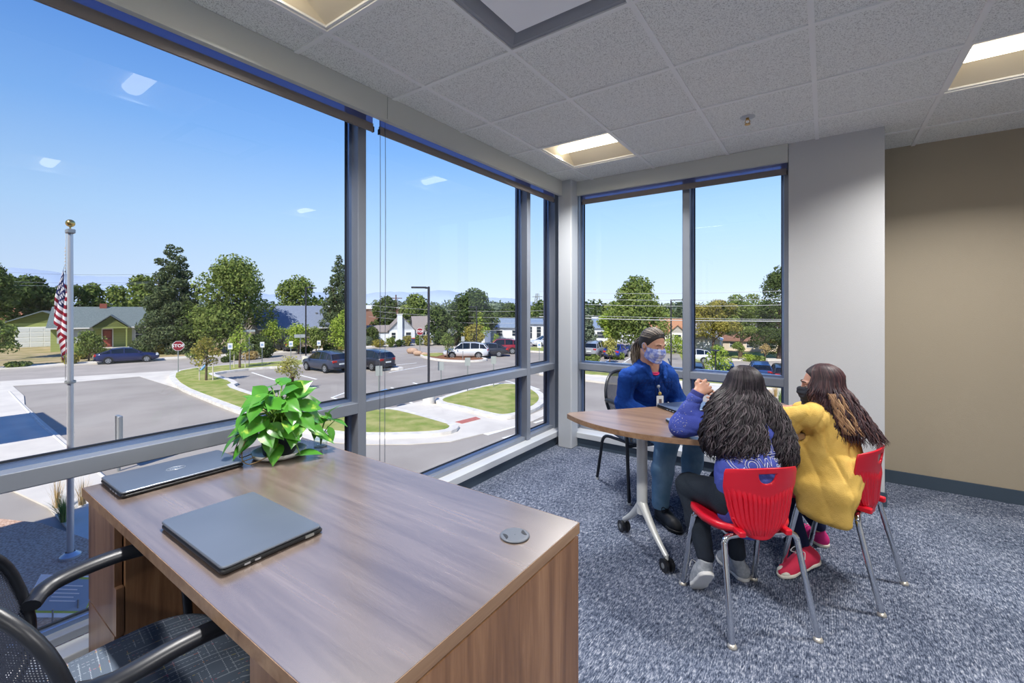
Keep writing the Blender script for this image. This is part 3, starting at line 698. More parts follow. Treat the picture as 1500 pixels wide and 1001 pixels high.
# the belt of far trees at the horizon
rng = np.random.default_rng(5)
for k in range(54):
    pxx = -30+k*23+rng.random()*12; dd = 170+rng.random()*160
    p = at(pxx, HZ, dd); s = 9+rng.random()*5; zg = (GZN if low(p.x, p.y) else GZ)-.3; s += GZ-.3-zg
    rdr = np.random.default_rng(300+k); r = root('far_tree', 'distant tree in the belt along the horizon', 'tree', (p.x,p.y,zg), group='far trees along the horizon')
    P, d = crown_points([(p.x+(rdr.random()-.5)*12, p.y+(rdr.random()-.5)*8, zg+2+s*.3*rdr.random(), s*.6, s*.6, s*.42) for q in range(5)], 900, rdr, .4)
    kk = P[:,2] > zg; leaves_mesh('foliage', P[kk], d[kk], .85, LM[('deep','mid','grey')[k % 3]], r, rdr)
# ================================================================ houses
def siding(name, c1, c2):
    if name in MATS: return MATS[name]
    m, t, o = nt(name); b = pbsdf(t, o, c1, .8, spec=.2)
    wv = node(t, 'ShaderNodeTexWave', i_Scale=1.1, bands_direction='Z', wave_profile='SAW'); t.links.new(mapping(t), wv.inputs['Vector'])
    t.links.new(ramp(t, [(.0, c2), (.12, c1), (1, c1)], wv.outputs['Fac']), b.inputs['Base Color']); MATS[name] = m; return m
def shingle(name, c1, c2):
    return mat(name, c1, .9, var=c2, vscale=7., vec=(1,1,3), detail=6, spec=.1)
trim_w = mat('white_trim', S(232,232,228), .6)
win_dark = mat('window_dark_glass', S(44,54,66), .12, spec=.8)
def box_part(name, m, parent, *bx):
    b = MB()
    for q in bx: b.box(*q)
    return b.build(name, m, parent, world=False)
def gable(parent, x0, x1, y0, y1, ze, zr, along='x', ov=.35, roofm=None, wallm=None, th=.12, z0=0.):
    """walls with gable ends and a pitched roof in the parent's frame; front is -y"""
    w_ = MB().box(x0, y0, z0, x1, y1, ze)
    if along == 'x':
        ym = (y0+y1)/2
        for x in (x0+.001, x1-.001): w_.raw([(x,y0,ze),(x,y1,ze),(x,ym,zr)], [(0,1,2),(2,1,0)], False)
        s = (zr-ze)/(ym-y0); r = MB()
        for sg in (-1, 1):
            ye = ym+sg*(ym-y0+ov); z = ze-s*ov; vs = [(x0-ov,ym,zr),(x1+ov,ym,zr),(x1+ov,ye,z),(x0-ov,ye,z)]
            vs += [(a,b_,c+th) for a,b_,c in vs]; r.raw(vs, [(0,1,2,3),(7,6,5,4),(0,4,5,1),(1,5,6,2),(2,6,7,3),(3,7,4,0)], False)
    else:
        xm = (x0+x1)/2
        for y in (y0+.001, y1-.001): w_.raw([(x0,y,ze),(x1,y,ze),(xm,y,zr)], [(0,1,2),(2,1,0)], False)
        s = (zr-ze)/(xm-x0); r = MB()
        for sg in (-1, 1):
            xe = xm+sg*(xm-x0+ov); z = ze-s*ov; vs = [(xm,y0-ov,zr),(xm,y1+ov,zr),(xe,y1+ov,z),(xe,y0-ov,z)]
            vs += [(a,b_,c+th) for a,b_,c in vs]; r.raw(vs, [(0,1,2,3),(7,6,5,4),(0,4,5,1),(1,5,6,2),(2,6,7,3),(3,7,4,0)], False)
    wl = w_.build('wall', wallm, parent, world=False); rf = r.build('roof', roofm, parent, world=False); return wl, rf
def window(parent, x0, z0, x1, z1, y, side=None, shutters=None):
    f = MB(); t_ = .09
    if side is None:
        f.box(x0-t_,y-.08,z0-t_,x1+t_,y-.01,z0).box(x0-t_,y-.08,z1,x1+t_,y-.01,z1+t_).box(x0-t_,y-.08,z0,x0,y-.01,z1).box(x1,y-.08,z0,x1+t_,y-.01,z1).box(x0,y-.06,(z0+z1)/2-.03,x1,y-.01,(z0+z1)/2+.03)
        o = f.build('window', trim_w, parent, world=False); MB().box(x0,y-.04,z0,x1,y-.012,z1).build('pane', win_dark, o, world=False)
    else:                                     # on an x = side face, x0..x1 are then y values
        q = y; f.box(q-.08,x0-t_,z0-t_,q-.01,x1+t_,z0).box(q-.08,x0-t_,z1,q-.01,x1+t_,z1+t_).box(q-.08,x0-t_,z0,q-.01,x0,z1).box(q-.08,x1,z0,q-.01,x1+t_,z1)
        o = f.build('window', trim_w, parent, world=False); MB().box(q-.04,x0,z0,q-.012,x1,z1).build('pane', win_dark, o, world=False)
    if shutters:
        MB().box(x0-t_-.34,y-.05,z0,x0-t_-.02,y-.005,z1).build('shutter', shutters, parent, world=False); MB().box(x1+t_+.02,y-.05,z0,x1+t_+.34,y-.005,z1).build('shutter', shutters, parent, world=False)
    return o
ANG = math.atan2(SD.y, SD.x)                 # a house frame: x along the street, front (-y) towards us
def house(name, label, px_, py_, rz=ANG, cat='house', group=None, sc=(1,1,1)):
    p = G2(px_, py_); r = root(name, label, cat, p, rz, group); r.scale = [q*(1.29 if px_ < 985 else 1.13) for q in sc]; return r
green = siding('green_siding', S(160,170,104), S(126,136,78)); slate = shingle('grey_green_shingle', S(122,132,132), S(100,112,112))
# --- green house with gabled porch
h = house('house', 'green one-storey house with grey roof and small gabled porch', 74, 516, sc=(.70,1,.86))
gable(h, 0, 10.6, 0, 7.5, 2.75, 4.85, 'x', .4, slate, green, z0=-.3)
box_part('fascia', trim_w, h, (-.4,-.46,2.48,11.,-.40,2.62))
box_part('stucco_panel', mat('pale_grey_stucco', S(196,200,196), .8), h, (.6,-.02,.9,4.2,.02,2.5)); box_part('stucco_panel', mat('pale_grey_stucco', S(196,200,196), .8), h, (8.3,-.02,.9,9.9,.02,2.5))
for x0, x1 in ((1.3,2.1),(3.0,3.7),(8.7,9.6)): window(h, x0, 1.15, x1, 2.2, -.02)
dr = box_part('door', mat('dark_red_door', S(112,52,44), .5), h, (5.15,-.05,.3,6.15,-.01,2.35)); box_part('door_panel', mat('red_door_panel', S(150,74,60), .5), dr, (5.3,-.07,1.4,6.0,-.05,2.2), (5.3,-.07,.45,6.0,-.05,1.2))
box_part('door_frame', trim_w, h, (5.03,-.06,.3,5.13,-.01,2.45), (6.17,-.06,.3,6.27,-.01,2.45), (5.03,-.06,2.35,6.27,-.01,2.45))
pr = MB(); pr.raw([(4.2,-1.5,2.62),(7.9,-1.5,2.62),(6.05,-1.5,3.85)], [(0,1,2),(2,1,0)], False); pr.box(4.2,-1.52,2.5,7.9,-1.42,2.64); pr.build('porch_gable', green, h, world=False)
rf = MB()
for sg in (-1, 1):
    vs = [(6.05,-1.75,3.95),(6.05,2.0,3.95),(6.05+sg*2.15,2.0,2.52),(6.05+sg*2.15,-1.75,2.52)]; vs += [(a,b_,c+.1) for a,b_,c in vs]
    rf.raw(vs, [(0,1,2,3),(7,6,5,4),(0,4,5,1),(1,5,6,2),(2,6,7,3),(3,7,4,0)], False)
rf.build('porch_roof', slate, h, world=False)
for x in (4.35, 7.65): box_part('porch_post', green, h, (x,-1.5,.25,x+.14,-1.36,2.5))
box_part('porch_floor', conc, h, (4.1,-1.7,-.1,8.0,0,.28)); box_part('step', mat('painted_step', S(96,140,170), .8), h, (5.6,-2.1,-.1,7.2,-1.7,.12))
box_part('chimney', mat('red_brick', S(150,84,70), .9), h, (4.6,3.4,4.4,5.4,4.1,5.35)); box_part('corner_trim', trim_w, h, (10.5,-.03,-.3,10.63,.1,2.5))
[box_part('side_window', win_dark, h, (-.03,q,1.0,-.005,q+1.2,2.0)) for q in (1.4, 4.6)] 
# --- garage and brown roof at far left
h = house('garage', 'green garage with wide white roll-up door at the left edge', 8, 513, cat='garage')
gable(h, -.6, 5.0, 3, 9, 2.55, 3.75, 'y', .4, slate, green, z0=-.3)
dr = box_part('garage_door', trim_w, h, (.2,2.94,-.1,4.4,2.99,2.15)); box_part('door_panel', mat('pale_door_panel', S(210,214,214), .6), dr, *[(.3+k*1.02,2.92,.05+j*.52,1.25+k*1.02,2.945,.47+j*.52) for k in range(4) for j in range(4)])
box_part('fence_gate', mat('brown_gate', S(140,82,60), .8), h, (5.05,2.5,-.2,5.6,2.6,1.75))
h = house('house', 'house with long brown tiled roof at the left edge behind the garage', -40, 505)
gable(h, -14, 11, 6, 13, 2.9, 4.3, 'x', .4, shingle('brown_tile', S(178,128,98), S(150,104,80)), siding('tan_siding', S(190,170,140), S(160,140,116)), z0=-.6)
box_part('roof_vent', trim_w, h, (7.6,9.0,4.0,8.1,9.4,4.6))
# --- tan house with blue-grey roof
tan = siding('tan_brick_wall', S(176,164,144), S(146,134,116)); blue_sh = shingle('blue_grey_shingle', S(142,152,170), S(122,132,152))
h = house('house', 'tan house with blue-grey shingle roof behind young trees', 379, 515, sc=(.50,1,.86))
gable(h, .6, 15.0, 1.5, 8.5, 2.6, 5.0, 'x', .35, blue_sh, tan, z0=-.5)
box_part('chimney_pipe', mat('grey_pipe', S(150,152,156), .5, .5), h, (5.0,5.6,4.5,5.16,5.8,5.7)); box_part('fascia', trim_w, h, (.25,1.06,2.3,15.35,1.12,2.44))
for x in (2.0, 5.2, 10.0, 12.8): window(h, x, .8, x+1.0, 2.1, 1.5)
window(h, 3.2, .9, 4.4, 2.1, .6, side=True); box_part('roof_vent', mat('grey_pipe2', S(120,122,126), .6), h, (12.4,3.4,3.95,12.8,3.8,4.25))
# --- white house with chimney
whs = siding('white_siding', S(226,232,240), S(190,198,212)); brs = shingle('taupe_shingle', S(160,152,148), S(140,132,128))
h = house('house', 'white gabled house with outside chimney and taupe roof', 570, 504, rz=ANG-math.radians(22), sc=(.56,.56,.56))
gable(h, 0, 5.2, 0, 9.5, 2.9, 5.6, 'y', .3, brs, whs, z0=-.5)
gable(h, 5.2, 12.5, .8, 8.6, 2.8, 5.5, 'x', .3, brs, siding('pale_blue_siding', S(196,208,224), S(168,180,200)), z0=-.5)
gable(h, 8.6, 11.4, -.8, 1.5, 2.7, 4.3, 'y', .25, brs, whs, z0=-.4)
box_part('chimney', whs, h, (1.6,-.7,-.4,2.6,.05,6.0)); box_part('chimney_cap', trim_w, h, (1.5,-.8,6.0,2.7,.1,6.15))
gable(h, -4.2, .0, 1.8, 8.0, 2.4, 3.6, 'x', .25, brs, whs, z0=-.5)
for x0, x1 in ((.5,1.3),(3.4,4.4)): window(h, x0, 1.1, x1, 2.3, 0)
for x0, x1 in ((5.9,6.5),(6.7,7.5),(7.7,8.3)): window(h, x0, 1.0, x1, 2.3, .8)
window(h, -3.2, .9, -2.2, 2.0, 1.8); box_part('door', mat('dark_door', S(60,64,74), .5), h, (9.5,-.86,-.1,10.5,-.8,2.1))
for k, (dx, cm_) in enumerate(((4.0, 'blue'), (5.2, 'red'))):
    r = root('waste_bin', ('blue' if k == 0 else 'dark')+' wheeled waste bin with '+('blue' if k == 0 else 'orange-red')+' lid before the white house', 'waste bin', h.matrix_basis @ Vector((0,0,0)))
    p = Matrix.Translation(h.location) @ Matrix.Rotation(h.rotation_euler.z, 4, 'Z') @ Vector((dx*.6+.4,-1.6,0)); r.location = p; r.rotation_euler = h.rotation_euler; r.scale = (.8,.8,.8)
    MB().rbox(-.45,-.4,.08,.45,.4,1.05,.08).build('body', mat('bin_blue', S(58,84,150), .5) if k == 0 else mat('bin_navy', S(50,60,96), .5), r, world=False)
    MB().rbox(-.48,-.43,1.05,.48,.43,1.15,.08).build('lid', mat('bin_blue2', S(60,90,170), .5) if k == 0 else mat('bin_red', S(214,92,60), .5), r, world=False)
    for s_ in (-1,1): MB().cyl((s_*.3,.42,.1),(s_*.36,.42,.1),.1,n=12).build('wheel', plast, r, world=False)
# --- long white low buildings
blr = mat('blue_metal_roof', S(150,166,184), .5, .2, var=S(138,154,172), vscale=2)
h = house('building', 'long low white building with blue-grey roof across the lot', 716, 497, rz=ANG-math.radians(58), sc=(.55,.55,.55))
gable(h, -2.5, 12.0, 0, 9, 3.0, 4.9, 'x', .5, blr, whs, z0=-.6)
gable(h, 9.0, 16.0, -1.5, 6, 3.9, 4.6, 'x', .5, blr, whs, z0=-.6)
gable(h, 16.0, 34.0, 0, 9, 3.2, 4.9, 'x', .5, blr, whs, z0=-.6)
for x in (2.0, 6.0): window(h, x, .9, x+1.5, 2.2, 0)
for x in (10.3, 12.4, 14.2): window(h, x, .5, x+1.0, 3.2, -1.5)
for x in (18.0, 22., 26.): window(h, x, .8, x+1.6, 2.2, 0)
for x in (9.2, 15.6): box_part('column', mat('stone_pier', S(170,140,112), .9), h, (x,-2.4,-.5,x+.5,-1.9,1.2)); box_part('post', trim_w, h, (x+.15,-2.3,1.2,x+.35,-2.1,3.6))
h = house('shed', 'small white block building beside the road behind the lot', 683, 502, rz=ANG-math.radians(60), cat='shed', sc=(.6,.6,.6))
gable(h, -1, 4, 0, 3, 2.0, 2.2, 'x', .1, whs, whs, z0=-.5)
# --- across the street to the north
h = house('garage', 'pale garage with low gable under the olive tree, right half of the north window', 1009, 518, rz=math.radians(8), cat='garage', sc=(.72,.72,.76))
gable(h, 0, 5.2, 0, 7, 2.5, 3.7, 'y', .4, trim_w, mat('pale_garage_wall', S(226,222,214), .8), z0=-.4)
dr = box_part('garage_door', mat('garage_door_white', S(236,240,244), .6), h, (1.0,-.06,0,4.4,-.01,2.1)); 
for k in range(4): box_part('door_seam', mat('seam_grey', S(196,202,212), .6), dr, (1.0,-.07,.5*k+.48,4.4,-.06,.5*k+.5))
h = house('house', 'cream bungalow in the shade of the trees at the right of the north window', 1060, 515, rz=math.radians(14), sc=(.6,.6,.62))
gable(h, 0, 14, 2, 9, 2.5, 3.9, 'x', .6, shingle('red_brown_shingle', S(150,112,92), S(124,92,78)), mat('cream_wall', S(222,206,184), .8, var=S(206,190,170), vscale=.6), z0=-.4)
for x in (1.5, 5.0, 9.5): window(h, x, .9, x+1.4, 2.0, 2)
h = house('house', 'house with orange-brown roof and white front left of the narrow mullion', 962, 506, rz=math.radians(14), sc=(.55,.55,.57))
gable(h, -3.0, 6.5, 0, 7, 2.9, 5.0, 'x', .5, shingle('orange_tile', S(196,148,116), S(170,124,98)), mat('white_wall', S(232,228,220), .8), z0=-.6)
gable(h, 2.4, 5.6, -1.6, .2, 2.6, 4.0, 'y', .3, shingle('orange_tile', S(196,148,116), S(170,124,98)), mat('white_wall', S(232,228,220), .8), z0=-.6)
for x in (.3, 3.4): window(h, x, .8, x+1.2, 2.2, 0 if x < 1 else -1.6)
h = house('building', 'long pale wall of a low building behind the pine right of the corner column', 850, 487, rz=math.radians(22), sc=(.5,.5,.62))
gable(h, -10, 14, 12, 20, 3.5, 3.9, 'x', .2, trim_w, mat('white_wall', S(232,228,220), .8), z0=-1)
h = house('building', 'far flat roofed brick building behind the first mullion', 545, 486, rz=ANG)
gable(h, -10, 6, 0, 12, 4.0, 4.6, 'x', .2, trim_w, mat('brown_brick_far', S(160,120,104), .9), z0=-1)
# ================================================================ cars
tyre = mat('tyre', S(30,31,33), .8); rim = mat('alloy_rim', S(176,180,184), .35, .7)
cglass = mat('car_glass', S(22,28,34), .08, spec=.9); red_l = mat('tail_lamp', S(190,40,34), .25); clear_l = mat('head_lamp', S(214,220,224), .15); plate = mat('licence_plate', S(220,226,224), .5)
trimd = mat('car_dark_trim', S(40,42,46), .5)
def paint(name, c): return mat(name, c, .28, .25, .6, Coat_Weight=.6, Coat_Roughness=.08)
CARP = dict(
 sedan=dict(L=4.85, W=1.84, st=[(-2.42,.42,.80,.62),(-2.25,.30,.98,.86),(-1.75,.24,1.03,.95),(-.9,.20,.98,1.),(.3,.19,.95,1.),(1.1,.19,.93,1.),(1.9,.22,.84,.95),(2.30,.30,.70,.84),(2.42,.40,.58,.64)],
            roof=[(-2.0,1.02),(-1.15,1.40),(-.3,1.47),(.35,1.42),(1.25,.94)], wb=(-1.38,1.42), wr=.325),
 suv=dict(L=4.75, W=1.88, st=[(-2.36,.46,1.0,.72),(-2.25,.34,1.10,.92),(-1.7,.26,1.10,.99),(-.8,.24,1.08,1.),(.4,.24,1.05,1.),(1.15,.24,1.04,1.),(1.9,.28,.96,.95),(2.26,.36,.84,.86),(2.38,.46,.66,.66)],
            roof=[(-2.25,1.10),(-1.92,1.52),(-1.0,1.70),(.2,1.70),(.55,1.64),(1.3,1.05)], wb=(-1.35,1.40), wr=.36))
def make_car(kind, label, pm, loc, rz, long_=1., rails=True, group=None):
    D = CARP[kind]; r = root('car', label, 'car', loc, rz, group); W2_ = D['W']/2
    secs = []
    for x, zb, zt, wf in D['st']:
        w_ = W2_*wf
        secs.append([(x*long_, s*yy, z) for s, yy, z in ((-1,w_*.80,zb),(-1,w_*.97,zb+.10),(-1,w_,(zb+zt)*.5),(-1,w_*.985,zt-.10),(-1,w_*.90,zt),(1,0,zt+.02),(1,w_*.90,zt),(1,w_*.985,zt-.10),(1,w_,(zb+zt)*.5),(1,w_*.97,zb+.10),(1,w_*.80,zb))])
    n = len(secs[0]); b = MB(); vs = [v for s_ in secs for v in s_]
    fs = [(i*n+k, (i+1)*n+k, (i+1)*n+(k+1) % n, i*n+(k+1) % n) for i in range(len(secs)-1) for k in range(n)]
    b.raw(vs, fs, True); b.raw(secs[0], [tuple(range(n))], False); b.raw(secs[-1], [tuple(reversed(range(n)))], False)
    body = b.build('body', pm, r, world=False)
    # arches
    for x in D['wb']:
        for s_ in (-1, 1):
            a = MB(); vs = []
            for k in range(13):
                th = PI*k/12; vs += [(x*long_+(D['wr']+.07)*math.cos(th), s_*(W2_+.006), D['wr']+(D['wr']+.07)*math.sin(th)), (x*long_+(D['wr']-.02)*math.cos(th), s_*(W2_+.006), D['wr']+(D['wr']-.02)*math.sin(th))]
            a.raw(vs, [(2*k,2*k+1,2*k+3,2*k+2) for k in range(12)], False); a.raw([(x*long_,s_*(W2_+.004),D['wr'])]+[vs[2*k+1] for k in range(13)], [(0,k+1,k+2) for k in range(12)], False); a.build('wheel_arch', trimd, r, world=False)
            wl = MB().cyl((x*long_, s_*(W2_-.21), D['wr']), (x*long_, s_*(W2_+.012), D['wr']), D['wr'], n=22).build('wheel', tyre, r, world=False)
            h_ = MB(); h_.cyl((x*long_, s_*(W2_), D['wr']), (x*long_, s_*(W2_+.018), D['wr']), D['wr']*.66, n=20)
            h_.build('hub', rim, wl, world=False)
            sp = MB()
            for q in range(5):
                th = q*2*PI/5+.3; c_, s2_ = math.cos(th), math.sin(th); c2, s3 = math.cos(th+.62), math.sin(th+.62); y_ = s_*(W2_+.021); R1 = D['wr']*.56; R0 = D['wr']*.2
                sp.raw([(x*long_+R0*c2, y_, D['wr']+R0*s3), (x*long_+R1*math.cos(th+.36), y_, D['wr']+R1*math.sin(th+.36)), (x*long_+R1*math.cos(th+.88), y_, D['wr']+R1*math.sin(th+.88))], [(0,1,2),(2,1,0)], False)
            sp.build('rim_opening', trimd, wl, world=False)
    # cabin: glass hull with roof skin and pillars
    R2 = D['roof']; belt = lambda x: np.interp(x, [s_[0] for s_ in D['st']], [s_[2] for s_ in D['st']])
    def sec(x, z, inset=0.):
        zb = belt(x)-.02; f = (z-zb)/.62; wb_ = W2_*.90-inset; wt = W2_*(.90-.20*max(0,min(1,f)))-inset
        return [(x*long_, -wb_, zb), (x*long_, -wt, max(z-.05,zb)), (x*long_, -wt*.86, z), (x*long_, wt*.86, z), (x*long_, wt, max(z-.05,zb)), (x*long_, wb_, zb)]
    g_ = MB(); ss = [sec(x, z) for x, z in R2]; vs = [v for s_ in ss for v in s_]
    g_.raw(vs, [(i*6+k, i*6+k+1, (i+1)*6+k+1, (i+1)*6+k) for i in range(len(ss)-1) for k in range(5)], False); g_.build('glazing', cglass, r, world=False)
    up = lambda s_, d: [(a, b_*1.008, c+d) for a, b_, c in s_]
    rf = MB(); mid = [k for k in range(1, len(ss)-1)]
    vs = [v for k in mid for v in up(ss[k][1:5], .012)]; rf.raw(vs, [(i*4+k, i*4+k+1, (i+1)*4+k+1, (i+1)*4+k) for i in range(len(mid)-1) for k in range(3)], True)
    for sg in (0, 1):                                         # A, C pillars and belt strips
        j0, j1 = (0, 1) if sg == 0 else (5, 4)
        for a_, c_ in ((0,1), (len(ss)-2, len(ss)-1)):
            p, q = Vector(ss[a_][j1 if a_ else j0]), Vector(ss[c_][j1 if c_ != len(ss)-1 else j0]); rf.cyl(p, q, .045, n=6)
        xm = -.25 if kind == 'sedan' else -.5
        for xp in (xm,)+((-1.45,) if kind == 'suv' else (-1.2,)):
            z = np.interp(xp, [q[0] for q in R2], [q[1] for q in R2]); s_ = sec(xp, z); rf.cyl(s_[j0], s_[j1], .04, n=6)
    rf.build('roof', pm, r, world=False)
    if rails and kind == 'suv':
        for s_ in (-1, 1): MB().tube([(-1.6*long_, s_*.60, 1.70),(-1.5*long_, s_*.60, 1.76),(.2*long_, s_*.60, 1.76),(.35*long_, s_*.60, 1.69)], .02, n=6).build('roof_rail', trimd, r, world=False)
    zt = D['st'][1][2]
    for s_ in (-1, 1):
        MB().rbox(-2.40*long_ if kind == 'sedan' else -2.36*long_, s_*.60-.18, zt-.24, -2.16*long_, s_*.60+.22 if s_ > 0 else s_*.60+.18, zt-.06, .04).build('tail_lamp', red_l, r, world=False)
        MB().rbox(2.14*long_, s_*.62-.19, .62, 2.37*long_, s_*.62+.19, .76, .05).build('head_lamp', clear_l, r, world=False)
        MB().rbox(.78*long_, s_*(W2_+.09)-.09, .98, .92*long_, s_*(W2_+.09)+.09, 1.10, .03).build('mirror', pm, r, world=False)
    MB().box(-2.43*long_, -.26, zt-.42, -2.34*long_, .26, zt-.30).build('licence_plate', plate, r, world=False)
    MB().rbox(-2.44*long_,-.80,.34,-2.30*long_,.80,.50,.04).build('bumper', trimd, r, world=False)
    MB().box(2.34*long_,-.42,.50,2.44*long_,.42,.60).build('grille', trimd, r, world=False)
    return r
def heading(pa, pb):
    a, b_ = G(*pa), G(*pb); return math.atan2(b_.y-a.y, b_.x-a.x)
def car_at(kind, label, pm, pc, hd, **k):
    p = G2(*pc); return make_car(kind, label, pm, p, hd, **k)
navy = paint('navy_paint', S(34,44,92)); ink = paint('slate_blue_paint', S(62,70,92)); charcoal = paint('charcoal_paint', S(48,52,62)); wht = paint('white_paint', S(226,230,236)); redp = paint('red_paint', S(150,28,44)); silver = paint('silver_paint', S(168,172,178)); blu = paint('bright_blue_paint', S(48,62,168)); dgreen = paint('dark_green_paint', S(36,54,48)); cobalt = paint('blue_paint', S(44,78,136))
car_at('sedan', 'navy sedan parked at the far kerb before the green house', navy, (187,531), ANG)
nrm = ANG+PI/2                     # facing the street from the bays
car_at('suv', 'slate blue estate car in a bay left of the first mullion', ink, (477,543), nrm+.25)
car_at('suv', 'dark grey hatchback seen just right of the first mullion', charcoal, (543,540), nrm+.25, rails=False)
car_at('suv', 'white sport utility car beside the mulched island', wht, (683,525), ANG+PI*.78)
car_at('sedan', 'dark sedan behind the white sport utility car', charcoal, (712,522), ANG+PI*.80)
car_at('suv', 'red sport utility car right of the lamp post bay', redp, (733,518), ANG+PI*.80)
car_at('sedan', 'white sedan on the road seen in the narrow pane', wht, (800,507), ANG+PI*.9)
car_at('suv', 'black and silver pickup-like car reversed into the drive of the tan house', charcoal, (425,514), nrm-.1, rails=False)
car_at('suv', 'dark teal car, leftmost of the parked row in the north window', dgreen, (851,523), 1.60)
car_at('suv', 'silver sport utility car, second of the parked row in the north window', silver, (873,522), 1.68)
car_at('sedan', 'bright blue sedan, right of the silver car in the parked row', blu, (903,524), 1.72)
car_at('suv', 'white pickup parked across the street at the narrow mullion', wht, (1012,531), .4+PI)
car_at('suv', 'white van by the orange-roofed house, partly hidden by leaves', wht, (992,524), .4, rails=False)
car_at('suv', 'dark blue car just right of the narrow mullion, behind the lamp', charcoal, (1018,557), 1.75, rails=False)
car_at('suv', 'blue car behind the leafy young tree in the right north pane', cobalt, (1062,556), 1.75, rails=False)
car_at('suv', 'dark blue sport utility car behind the head of the long-haired child', cobalt, (1113,555), 1.75)
car_at('suv', 'dark car at the right edge of the north window', charcoal, (1146,560), 1.75, rails=False)
# ================================================================ posts, signs, wires
galv = mat('galvanised_steel', S(168,172,172), .45, .6); dark_pole = mat('dark_pole_paint', S(44,44,52), .45); signback = mat('sign_back', S(178,184,184), .5, .4)
sign_w = mat('sign_white', S(236,238,238), .5); stop_red = mat('stop_sign_red', S(142,30,44), .5); woodp = mat('utility_pole_wood', S(110,84,66), .9)
def facing(p): return math.atan2(-p.y, -p.x)-PI/2+PI          # local -y looks at the room
def depth(p): return p.y*CS-p.x*SN
def hpx(p, npx): return npx*depth(p)/F_PX
def stop_sign(px_, py_, ty, label):
    p = G(px_, py_); s = depth(p)/F_PX; H = (py_-ty)*s; r = root('stop_sign', label, 'stop sign', p, facing(p))
    MB().cyl((0,0,0),(0,0,H),.035,n=8).build('post', galv, r, world=False)
    R = .42; zc = H-R*.9
    oc = [(R*math.cos(PI/8+k*PI/4), R*math.sin(PI/8+k*PI/4)) for k in range(8)]
    f = lambda k_, y0, y1: MB().raw([(x*k_, y0, zc+z*k_) for x, z in oc]+[(x*k_, y1, zc+z*k_) for x, z in oc], [tuple(range(8)), tuple(reversed(range(8,16)))]+[(i,i+8,(i+1)%8+8,(i+1)%8) for i in range(8)], False)
    pl = f(1., -.05, -.04).build('sign_plate', sign_w, r, world=False); f(.93, -.056, -.045).build('face', stop_red, pl, world=False)
    M_ = Matrix.Translation(p) @ Matrix.Rotation(facing(p), 4, 'Z') @ Matrix.Translation((0,-.06,zc-.0)) @ Matrix.Rotation(PI/2, 4, 'X')
    t_ = text_mesh('STOP', .34, .003, 'lettering', sign_w, None, Matrix.Rotation(0, 4, 'X'), bold=.008); t_.parent = r
    t_.data.transform(Matrix.Translation((0,-.06,zc)) @ Matrix.Rotation(PI/2, 4, 'X')); return r
stop_sign(261, 548, 500, 'red stop sign with white lettering on the lawn corner at the left')
stop_sign(615, 521, 481, 'red stop sign on the mulched island before the white house')
def bay_sign(px_, by, ty, label, front=True, g='reserved bay signs'):
    p = G(px_, by); s = depth(p)/F_PX; H = (by-ty)*s; r = root('bay_sign', label, 'parking sign', p, facing(p), g)
    MB().cyl((0,0,0),(0,0,H),.032,n=8).build('post', galv, r, world=False)
    pl = MB().rbox(-.17,-.045,H-.50,.17,-.038,H,.02).build('sign_plate', sign_w if front else signback, r, world=False)
    if front: MB().box(-.10,-.052,H-.36,.10,-.046,H-.16).build('symbol', mat('faint_blue_print', S(150,172,206), .6), pl, world=False)
    return r
for a, b_, c, l in ((337,545,503,'white bay sign on a post, leftmost of those beyond the bays'),(384,539,501,'white bay sign on a post, second from left beyond the bays'),(426,535,500,'white bay sign on a post in front of the black pickup-like car'),(467,531,499,'white bay sign on a post left of the slate blue estate car')): bay_sign(a, b_, c, l)
for a, b_, c, l in ((555,606,536,'grey sign back on a post just right of the first mullion'),(646,586,530,'grey sign back on a post right of the tall lamp post'),(685,577,524,'grey sign back on a post at the loop lawn, middle one'),(723,571,522,'grey sign back on a post left of the second mullion'),(678,530,493,'grey sign back on a post beside the white car'),(790,541,501,'white sign on a post in the narrow pane'),(916,557,531,'small white stake sign on the north lawn')): bay_sign(a, b_, c, l, a == 790)
def lamp(px_, by, ty, label, arm, base=True, bz=.75):
    p = G(px_, by); s = depth(p)/F_PX; H = (by-ty)*s; r = root('lamp_post', label, 'lamp post', p, facing(p))
    MB().rbox(-.065,-.065,bz if base else 0,.065,.065,H,.01).build('pole', dark_pole, r, world=False)
    if base: MB().cyl((0,0,0),(0,0,bz),.33,n=20).build('footing', conc2, r, world=False)
    ah = MB().box(0 if arm > 0 else -.2, -.04, H-.12, .2 if arm > 0 else 0, .04, H-.04).build('arm', dark_pole, r, world=False)
    MB().rbox(min(.1*arm,.95*arm),-.17,H-.10,max(.1*arm,.95*arm),.17,H-.01,.05).build('lamp_head', dark_pole, r, world=False); return r
lamp(628, 592, 420, 'tall dark lamp post with concrete footing on the crossing lawn', -1)
lamp(448, 533, 421, 'tall dark lamp post behind the slate blue estate car', 1)
lamp(698, 513, 449, 'thin dark lamp post left of the red car', -1, False)
lamp(983, 536, 439, 'dark lamp post seen left of the narrow mullion, behind the woman', 1, False)
def bollard_lamp(px_, by, ty, label):
    p = G2(px_, by); s = depth(p)/F_PX; H = (by-ty)*s; r = root('garden_lamp', label, 'garden lamp', p)
    MB().cyl((0,0,0),(0,0,H-.1),.05,n=10).build('pole', dark_pole, r, world=False)
    MB().lathe([(.001,H+.04),(.30,H-.0),(.33,H-.05),(.20,H-.09),(.06,H-.14),(.05,H-.2)], n=24).build('disc_head', dark_pole, r, world=False); return r
bollard_lamp(808, 615, 569, 'dark round-topped garden lamp at the edge of the narrow pane')
bollard_lamp(1048, 577, 513, 'dark round-topped garden lamp in the right north pane')
